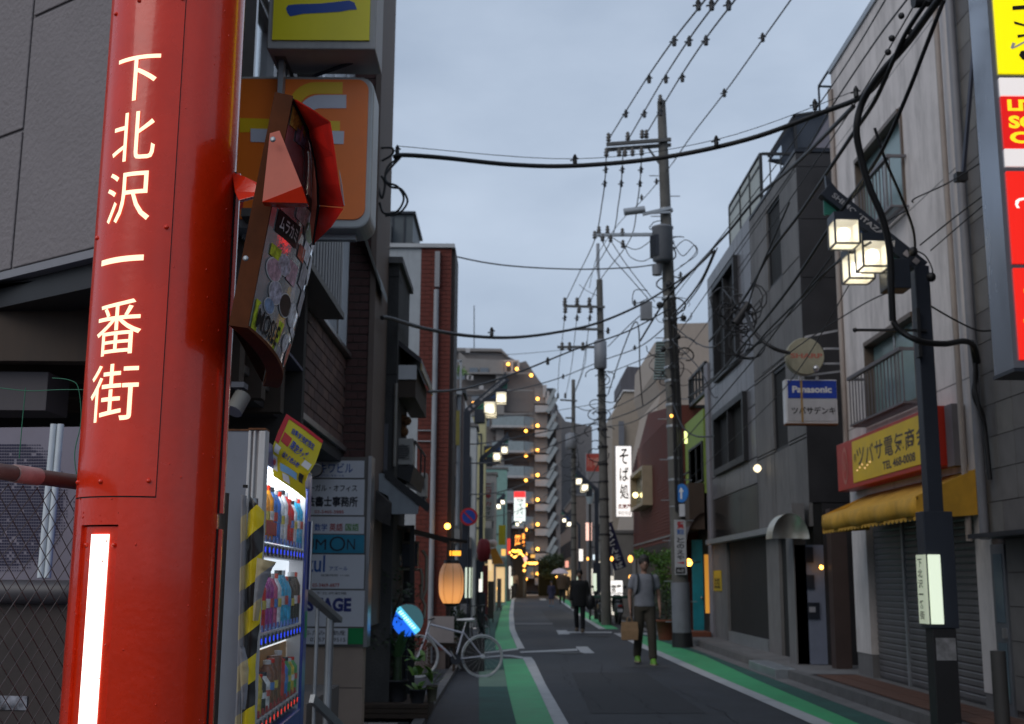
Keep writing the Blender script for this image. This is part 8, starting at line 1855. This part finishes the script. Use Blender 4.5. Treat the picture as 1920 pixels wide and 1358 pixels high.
# ================================================================ SCOOTERS
def scooter(label, x, y, col):
    q = G(x, y); Y = q.y; x0 = q.x; t = thing('scooter', label, 'scooter', (x0, Y, 0)); mb_ = M('scooter_%s' % str(col), col, .35, coat=.3); O = Vector((x0, Y, 0))
    for dy in (.0, 1.2): MB().tube([O+Vector((0, .25+dy+math.cos(i*math.pi/12)*.2, .25+math.sin(i*math.pi/12)*.2)) for i in range(24)], .05, 8, closed=True).build('wheel', m_blackm, t)
    MB().loft([(x0, Y+.55, .30, .12, .3), (x0, Y+.5, .45, .17, .42), (x0, Y+.45, .62, .16, .42), (x0, Y+.48, .72, .12, .36)], 16).build('body', mb_, t)
    MB().loft([(x0, Y+.5, .72, .13, .36), (x0, Y+.5, .78, .14, .36), (x0, Y+.52, .82, .1, .3)], 16).build('seat', m_blackm, t)
    MB().loft([(x0, Y+1.2, .4, .15, .08), (x0, Y+1.15, .75, .2, .07), (x0, Y+1.1, .98, .12, .08)], 14).build('front_shield', mb_, t)
    MB().tube([O+Vector((-.3, 1.05, 1.02)), O+Vector((-.1, 1.12, 1.02)), O+Vector((.1, 1.12, 1.02)), O+Vector((.3, 1.05, 1.02))], .015, 6).build('handlebar', m_dark, t)
    for s in (-1, 1): m_ = MB().tube([O+Vector((.2*s, 1.1, 1.02)), O+Vector((.26*s, 1.1, 1.2))], .008, 5).lathe(O+Vector((.28*s, 1.09, 1.24)), [(.05, -.008), (.05, .008)], 12, axis=(0, 1, 0)).build('mirror', m_dark, t)
    MB().box(x0-.09, x0+.09, Y+.0, Y+.01, .42, .53).build('number_plate', M('plate_pale', (.5, .52, .58), .4), t)
    MB().box(x0-.07, x0+.07, Y+.02, Y+.06, .6, .66).build('tail_light', M('tail_red', (.3, .01, .01), .3), t)
    return t
s1 = scooter('dark scooter with pale number plate parked on the right, nearer the road', 1131, 1170, (.02, .02, .025))
s2 = scooter('second scooter with pale side panel parked by the lit floor sign', 1163, 1172, (.08, .09, .09))
fc = thing('covered_stall', 'low green edged stall frame above the parked scooters', 'stall', P(1130, 1150, 41)); MB().box(P(1104, 1118, 41).x, P(1186, 1118, 41).x, 41, 41.6, P(1130, 1122, 41).z, P(1130, 1117, 41).z).build('top', M('stall_green', (.02, .07, .05), .6), fc)
for x in (1106, 1142, 1184): MB().box(P(x, 1118, 41).x-.03, P(x, 1118, 41).x+.03, 41, 41.06, .13, P(1130, 1122, 41).z).build('leg', m_blackm, fc)

# ================================================================ PEOPLE
def remesh(mb, name, mat, parent, vox=.014, smooth=6, origin=(0, 0, 0), rot=0):
    me = mb.mesh('tmp', None); o = bpy.data.objects.new('tmp', me); COL.objects.link(o)
    r = o.modifiers.new('r', 'REMESH'); r.mode = 'VOXEL'; r.voxel_size = vox; r.use_smooth_shade = True
    s = o.modifiers.new('s', 'SMOOTH'); s.iterations = smooth; s.factor = .5
    m2 = bpy.data.meshes.new_from_object(o.evaluated_get(bpy.context.evaluated_depsgraph_get())); bpy.data.objects.remove(o); bpy.data.meshes.remove(me)
    m2.name = name; m2.materials.clear(); m2.materials.append(mat); m2.polygons.foreach_set('use_smooth', [True]*len(m2.polygons))
    o = bpy.data.objects.new(name, m2); COL.objects.link(o); o.parent = parent; return o
def cap(mb, a, b, ra, rb, n=12):
    a = Vector(a); b = Vector(b); mb.tube([a, a.lerp(b, .5), b], [ra, (ra+rb)/2, rb], n); mb.ball(a, ra, n, 8); mb.ball(b, rb, n, 8)
def person(label, px, py, hpx, face, top, bottom, shoes, skin=(.30, .17, .12), hair=(.015, .012, .01), stride=.14, coat=False, skirt=False, short=False, lean=0, armL=0, armR=0, det=True, longhair=False, hood=False):
    """stands on the ground at the pixel; face = rotation, 0 looks at the camera; x of local axes is the person's left when seen from the front is +x"""
    q = G(px, py); s = hpx/FPX*q.y/1.75
    t = thing('person', label, 'person', (0, 0, 0))
    msk = M('skin_%s' % str(skin), skin, .55, var=.08, sc=8); vx = .013 if det else .03
    hip = .92; kn = .50; an = .09
    feet = {1: (.105, -stride), -1: (-.105, stride*.9)}
    H = 1.75
    body = MB(); cl = MB(); tr = MB(); sh = {}
    legs = {}
    for sd in (1, -1):
        fx, fy = feet[sd]; knee = Vector((fx*.95, fy*.45-.03, kn)); ankle = Vector((fx, fy+(.05 if sd < 0 else 0), an+(.03 if sd < 0 else 0))); hp = Vector((.085*sd, 0, hip))
        legs[sd] = (hp, knee, ankle)
        cap(body, hp, knee, .078, .052); cap(body, knee, ankle, .05, .036)
        if not short:
            w0, w1, w2 = (.098, .078, .07) if not coat else (.095, .075, .065)
            cap(tr, hp, knee, w0, w1); cap(tr, knee, ankle+Vector((0, 0, .03)), w1, w2)
        b_ = MB(); b_.loft([(ankle.x, ankle.y-.055, 0+max(0, ankle.z-an), .048, .135), (ankle.x, ankle.y-.055, .03+max(0, ankle.z-an), .052, .14), (ankle.x, ankle.y-.04, .065+max(0, ankle.z-an), .045, .11), (ankle.x, ankle.y-.0, .11+max(0, ankle.z-an), .042, .06)], 16); sh[sd] = b_
    tr.loft([(0, .0, .86, .15, .11), (0, 0, .95, .168, .12), (0, 0, 1.03, .155, .11)], 20)
    body.loft([(0, 0, .88, .14, .10), (0, 0, 1.05, .13, .09), (0, 0, 1.3, .16, .10), (0, 0, 1.42, .15, .085), (0, 0, 1.47, .06, .06)], 20)
    body.tube([(0, .01, 1.42), (0, -.005, 1.56)], [.055, .05], 12)
    hc = Vector((0, -.02, 1.635))
    body.ball(hc, .1, 18, 14, (.76, .95, 1.16)); body.ball(hc+Vector((0, -.035, -.06)), .06, 14, 10, (.85, .8, .8))
    body.tube([hc+Vector((0, -.088, .02)), hc+Vector((0, -.112, -.018))], [.009, .015], 8)
    for sd in (1, -1): body.ball(hc+Vector((.078*sd, .01, -.005)), .028, 8, 6, (.4, .7, 1.1))
    body.tube([hc+Vector((-.022, -.092, -.052)), hc+Vector((.022, -.092, -.052))], [.008, .008], 6)
    cl.loft([(0, 0, .93, .178, .125), (0, 0, 1.05, .168, .118), (0, 0, 1.25, .19, .128), (0, 0, 1.38, .19, .12), (0, 0, 1.45, .13, .09), (0, 0, 1.475, .07, .065)], 24)
    if coat: cl.loft([(0, .01, .72, .23, .17), (0, 0, .9, .22, .16), (0, 0, 1.1, .21, .15), (0, 0, 1.35, .21, .14), (0, 0, 1.45, .15, .1)], 24)
    if skirt: cl.loft([(0, .0, .55, .24, .2), (0, 0, .8, .2, .16), (0, 0, 1.0, .16, .12), (0, 0, 1.2, .17, .12)], 24)
    for sd in (1, -1):
        fwd_ = armL if sd > 0 else armR
        shd = Vector((.185*sd, 0, 1.405)); el = Vector((.245*sd, .02-.08*fwd_, 1.13)); wr_ = Vector((.25*sd, -.05-.16*fwd_, .90+.16*max(0, fwd_)))
        cap(body, shd, el, .05, .038); cap(body, el, wr_, .037, .026)
        if coat or skirt: cap(cl, shd, el, .07, .06); cap(cl, el, wr_, .058, .05)
        else: cap(cl, shd, shd.lerp(el, .5), .066, .066)
        pm = wr_+Vector((0, -.008, -.055)); body.ball(pm, .04, 10, 8, (.45, .9, 1.1))
        for f in range(4): a_ = pm+Vector((0, -.028+.018*f, -.035)); L_ = (.055, .065, .062, .05)[f]; body.tube([a_, a_+Vector((-.006*sd, 0, -L_*.5)), a_+Vector((-.022*sd, 0, -L_))], [.009, .0085, .007], 6)
        th_ = pm+Vector((-.005*sd, -.035, .015)); body.tube([th_, th_+Vector((-.005*sd, -.022, -.025)), th_+Vector((-.012*sd, -.025, -.05))], [.011, .0095, .008], 6)
    remesh(body, 'body', msk, t, vx if det else .026)
    mt = M('cloth_%s' % str(top), top, .85, var=.1, sc=12, bump=.6, bsc=9); mbt = M('cloth_%s' % str(bottom), bottom, .85, var=.12, sc=12, bump=.7, bsc=8)
    remesh(cl, 'coat' if coat else ('dress' if skirt else 'shirt'), mt, t, vx*1.2 if det else .03)
    if not short and not skirt: remesh(tr, 'trousers', mbt, t, vx*1.2 if det else .03)
    ms = M('shoe_%s' % str(shoes), shoes, .5)
    for sd in (1, -1): sh[sd].build('shoe', ms, t)
    hb_ = MB(); hb_.ball(hc+Vector((0, .018, .042)), .113, 16, 10, (.84, .96, 1.06)).ball(hc+Vector((0, -.045, .085)), .06, 12, 8, (1.1, .75, .6)) 
    if longhair: hb_.loft([(0, .06, 1.42, .08, .04), (0, .05, 1.55, .1, .07), (0, .03, 1.66, .09, .09)], 14)
    hb_.build('hair', M('hair_%s' % str(hair), hair, .6), t)
    for sd in (1, -1): MB().ball(hc+Vector((.031*sd, -.086, .012)), .0105, 8, 6, (1.2, .6, .8)).build('eye', M('eye_dark', (.02, .015, .01), .3), t)
    t.location = (q.x, q.y, 0); t.rotation_euler = (0, 0, face); t.scale = (s, s, s)
    return t, s, q
# the walking man
man, s, q = person('man in grey t-shirt and olive trousers walking toward the camera with a paper bag', 1210, 1246, 193, R(4), (.17, .18, .21), (.035, .03, .022), (.11, .27, .03), skin=(.26, .15, .11), stride=.13)
st = MB()
for sd in (1, -1): st.tube(spline([(.105*sd, .1, 1.40), (.115*sd, .0, 1.468), (.12*sd, -.09, 1.43), (.125*sd, -.135, 1.33), (.14*sd, -.12, 1.2), (.17*sd, .02, 1.1)], 5), .018, 8)
o = st.build('backpack_strap', M('strap_black', (.015, .02, .025), .7), man); 
o = MB().loft([(0, .19, 1.02, .12, .06), (0, .2, 1.2, .15, .09), (0, .19, 1.4, .13, .07)], 16).build('backpack', MATS['strap_black'], man)
for sd in (1, -1):
    f = MB(); f.loft([(.105*sd, (-.13 if sd > 0 else .167)-.055, .0 if sd > 0 else .03, .054, .142), (.105*sd, (-.13 if sd > 0 else .167)-.055, (.0 if sd > 0 else .03)+.022, .055, .143)], 16); f.build('sole', M('sole_pale', (.25, .22, .12), .6), man)
bx_, by_ = q.x-.262*s, q.y-.075*s
bg = thing('paper_bag', 'brown paper carrier bag held in the walking man\'s right hand', 'bag', (bx_, by_, .52))
w_ = .13; mb = MB(); mb.loft([]) if False else None
vs = []
for (z, a_, b_) in ((.42, .12, .06), (.425, .14, .07), (.58, .15, .072), (.735, .138, .05)): vs += [Vector((bx_-a_, by_-b_, z)), Vector((bx_+a_, by_-b_, z+.004)), Vector((bx_+a_, by_+b_, z)), Vector((bx_-a_, by_+b_, z))]
mb.add(vs, [(3, 2, 1, 0)]+[(4*i+j, 4*i+(j+1) % 4, 4*i+4+(j+1) % 4, 4*i+4+j) for i in range(3) for j in range(4)]); mb.build('bag_body', M('kraft_paper', (.24, .15, .08), .85, var=.15, sc=10, bump=.4, bsc=12), bg)
MB().tube(spline([(bx_-.05, by_-.05, .725), (bx_-.03, by_-.01, .81), (bx_+.03, by_-.01, .81), (bx_+.05, by_-.05, .725)], 4), .006, 5).tube(spline([(bx_-.05, by_+.05, .725), (bx_-.03, by_+.01, .81), (bx_+.03, by_+.01, .81), (bx_+.05, by_+.05, .725)], 4), .006, 5).build('handle', M('kraft_paper', (0, 0, 0)), bg)
p2, s, q = person('person in long black jacket and black trousers walking with a black shoulder bag', 1087, 1186, 112, R(-12), (.008, .008, .009), (.008, .008, .01), (.12, .09, .06), coat=True, stride=.1, armR=.2)
bgk = thing('shoulder_bag', 'large soft black bag at the side of the person in the black jacket', 'bag', (q.x+.3*s, q.y-.02, .72*s)); mb = MB(); c_ = Vector((q.x+.30*s, q.y-.05, .85*s)); mb.ball(c_, .2, 12, 8, (.7, .6, 1.15)); mb.build('bag_body', m_blackm, bgk); MB().tube([c_+Vector((0, 0, .2)), (q.x+.14*s, q.y-.05, 1.44*s)], .012, 6).build('strap', m_blackm, bgk)
person('child in dark dress and blue shoes walking down the middle of the street', 1034, 1138, 46, R(0), (.02, .02, .05), (.02, .02, .04), (.03, .12, .2), skirt=True, det=False, short=True, stride=.06)
person('person in long brown coat walking ahead on the right line', 1054, 1132, 62, R(170), (.10, .06, .035), (.015, .015, .015), (.02, .02, .02), coat=True, det=False, stride=.08)
person('person in a black coat close beside the brown coat', 1062, 1124, 50, R(180), (.02, .018, .02), (.015, .015, .015), (.02, .02, .02), coat=True, det=False, stride=.05)
person('woman in tan cardigan and black trousers on the left green strip', 964, 1122, 50, R(160), (.28, .19, .12), (.012, .012, .014), (.02, .02, .02), det=False, longhair=True, stride=.1)
person('person in a bright green jacket and cap far down the left side', 974, 1110, 42, R(-20), (.01, .14, .06), (.03, .03, .03), (.05, .05, .05), coat=True, det=False, hair=(.02, .2, .12))
person('person in brown coat and green trousers far down the street', 1000, 1110, 42, R(180), (.16, .10, .075), (.01, .10, .07), (.03, .03, .03), coat=True, det=False)
person('person in a black coat just right of the green jacket', 990, 1108, 40, R(180), (.015, .014, .014), (.015, .014, .014), (.03, .03, .03), coat=True, det=False)
person('person in a pale top with black trousers at the far bend', 1015, 1098, 27, R(10), (.42, .42, .42), (.015, .015, .015), (.02, .02, .02), det=False, stride=.08)
person('person in a grey jacket standing at the left shopfronts', 930, 1116, 50, R(90), (.05, .05, .06), (.04, .03, .02), (.02, .02, .02), coat=True, det=False, stride=.02)
for lb_, x, y, h, tp, bt in (('person in a dark blue coat on the far left pavement', 945, 1112, 46, (.02, .03, .07), (.02, .02, .02)), ('person in a beige jacket before the far left shopfront', 953, 1110, 40, (.3, .24, .18), (.03, .03, .04)), ('person in a maroon top near the street end', 1007, 1101, 32, (.14, .02, .03), (.02, .02, .02)),
        ('person in a white shirt near the hedge at the street end', 1024, 1100, 26, (.5, .5, .5), (.03, .03, .05)), ('person in dark clothes at the far right shopfronts', 1073, 1118, 46, (.03, .03, .03), (.02, .02, .02)), ('person in an olive coat just beyond the umbrella', 1044, 1106, 36, (.07, .07, .03), (.02, .02, .02))):
    person(lb_, x, y, h, R(rnd.choice([0, 160, 200, 20])), tp, bt, (.03, .03, .03), coat=True, det=False, stride=.08)
t = thing('added_festoon', 'added string of small warm bulbs along the far left shopfronts', 'lights', P(950, 1040, 80))  # invented bulbs, added for more points of light down the street
for k in range(9): MB().ball(P(956+k*3.1, 1036+6*math.sin(k*.7)+k*1.2, 62+k*2), rnd.uniform(.03, .08), 8, 6).build('bulb', MATS['string_amber'], t)
for i, (x0, y0, x1, y1, Yd, em, lb_) in enumerate([(951, 1010, 957, 1040, 72, E('sign_red_lit', (.8, .06, .04), .8), 'thin red lit sign left of the neon sign'), (940, 1030, 948, 1042, 66, E('sign_orange_lit', (1, .5, .12), 1), 'small orange lit box sign below the flat yellow sign'), (1086, 1030, 1093, 1052, 66, e_white, 'small white lit sign under the far right lamps'), (1112, 1040, 1122, 1050, 52, E('sign_cool', (.75, .9, 1), .9), 'cool white box sign right of the far post lamp'),
        (1060, 1052, 1066, 1064, 95, E('sign_pinkish', (1, .4, .3), .9), 'tiny pink lit sign near the umbrella'), (915, 1050, 922, 1070, 50, E('sign_warm', (1, .7, .4), .8), 'small warm lit panel under the orange awning'), (995, 1040, 1003, 1046, 104, MATS['sign_orange_lit'], 'tiny orange lit board over the far left doorway')]):
    a = FY(Yd).rect(x0, y0, x1, y1); tag(MB().fbox(FY(Yd), a[0], a[1], a[2], a[3], -.12, 0).build('lit_sign', em, loc=FY(Yd).pt(a[0], a[2])), lb_, 'sign')
c = P(1050, 1072, 72); t = thing('umbrella', 'pale pink umbrella held open far down the street', 'umbrella', c); MB().lathe(c, [(.55, -.12), (.42, .06), (.2, .16), (.02, .2)], 12).build('canopy', M('pale_umbrella', (.5, .42, .45), .6), t); MB().tube([c+Vector((0, 0, .22)), c-Vector((0, 0, .75))], .012, 6).build('shaft', m_dark, t)
a = FY(50).rect(1022, 1098, 1028, 1120)
bpy.context.view_layer.update()
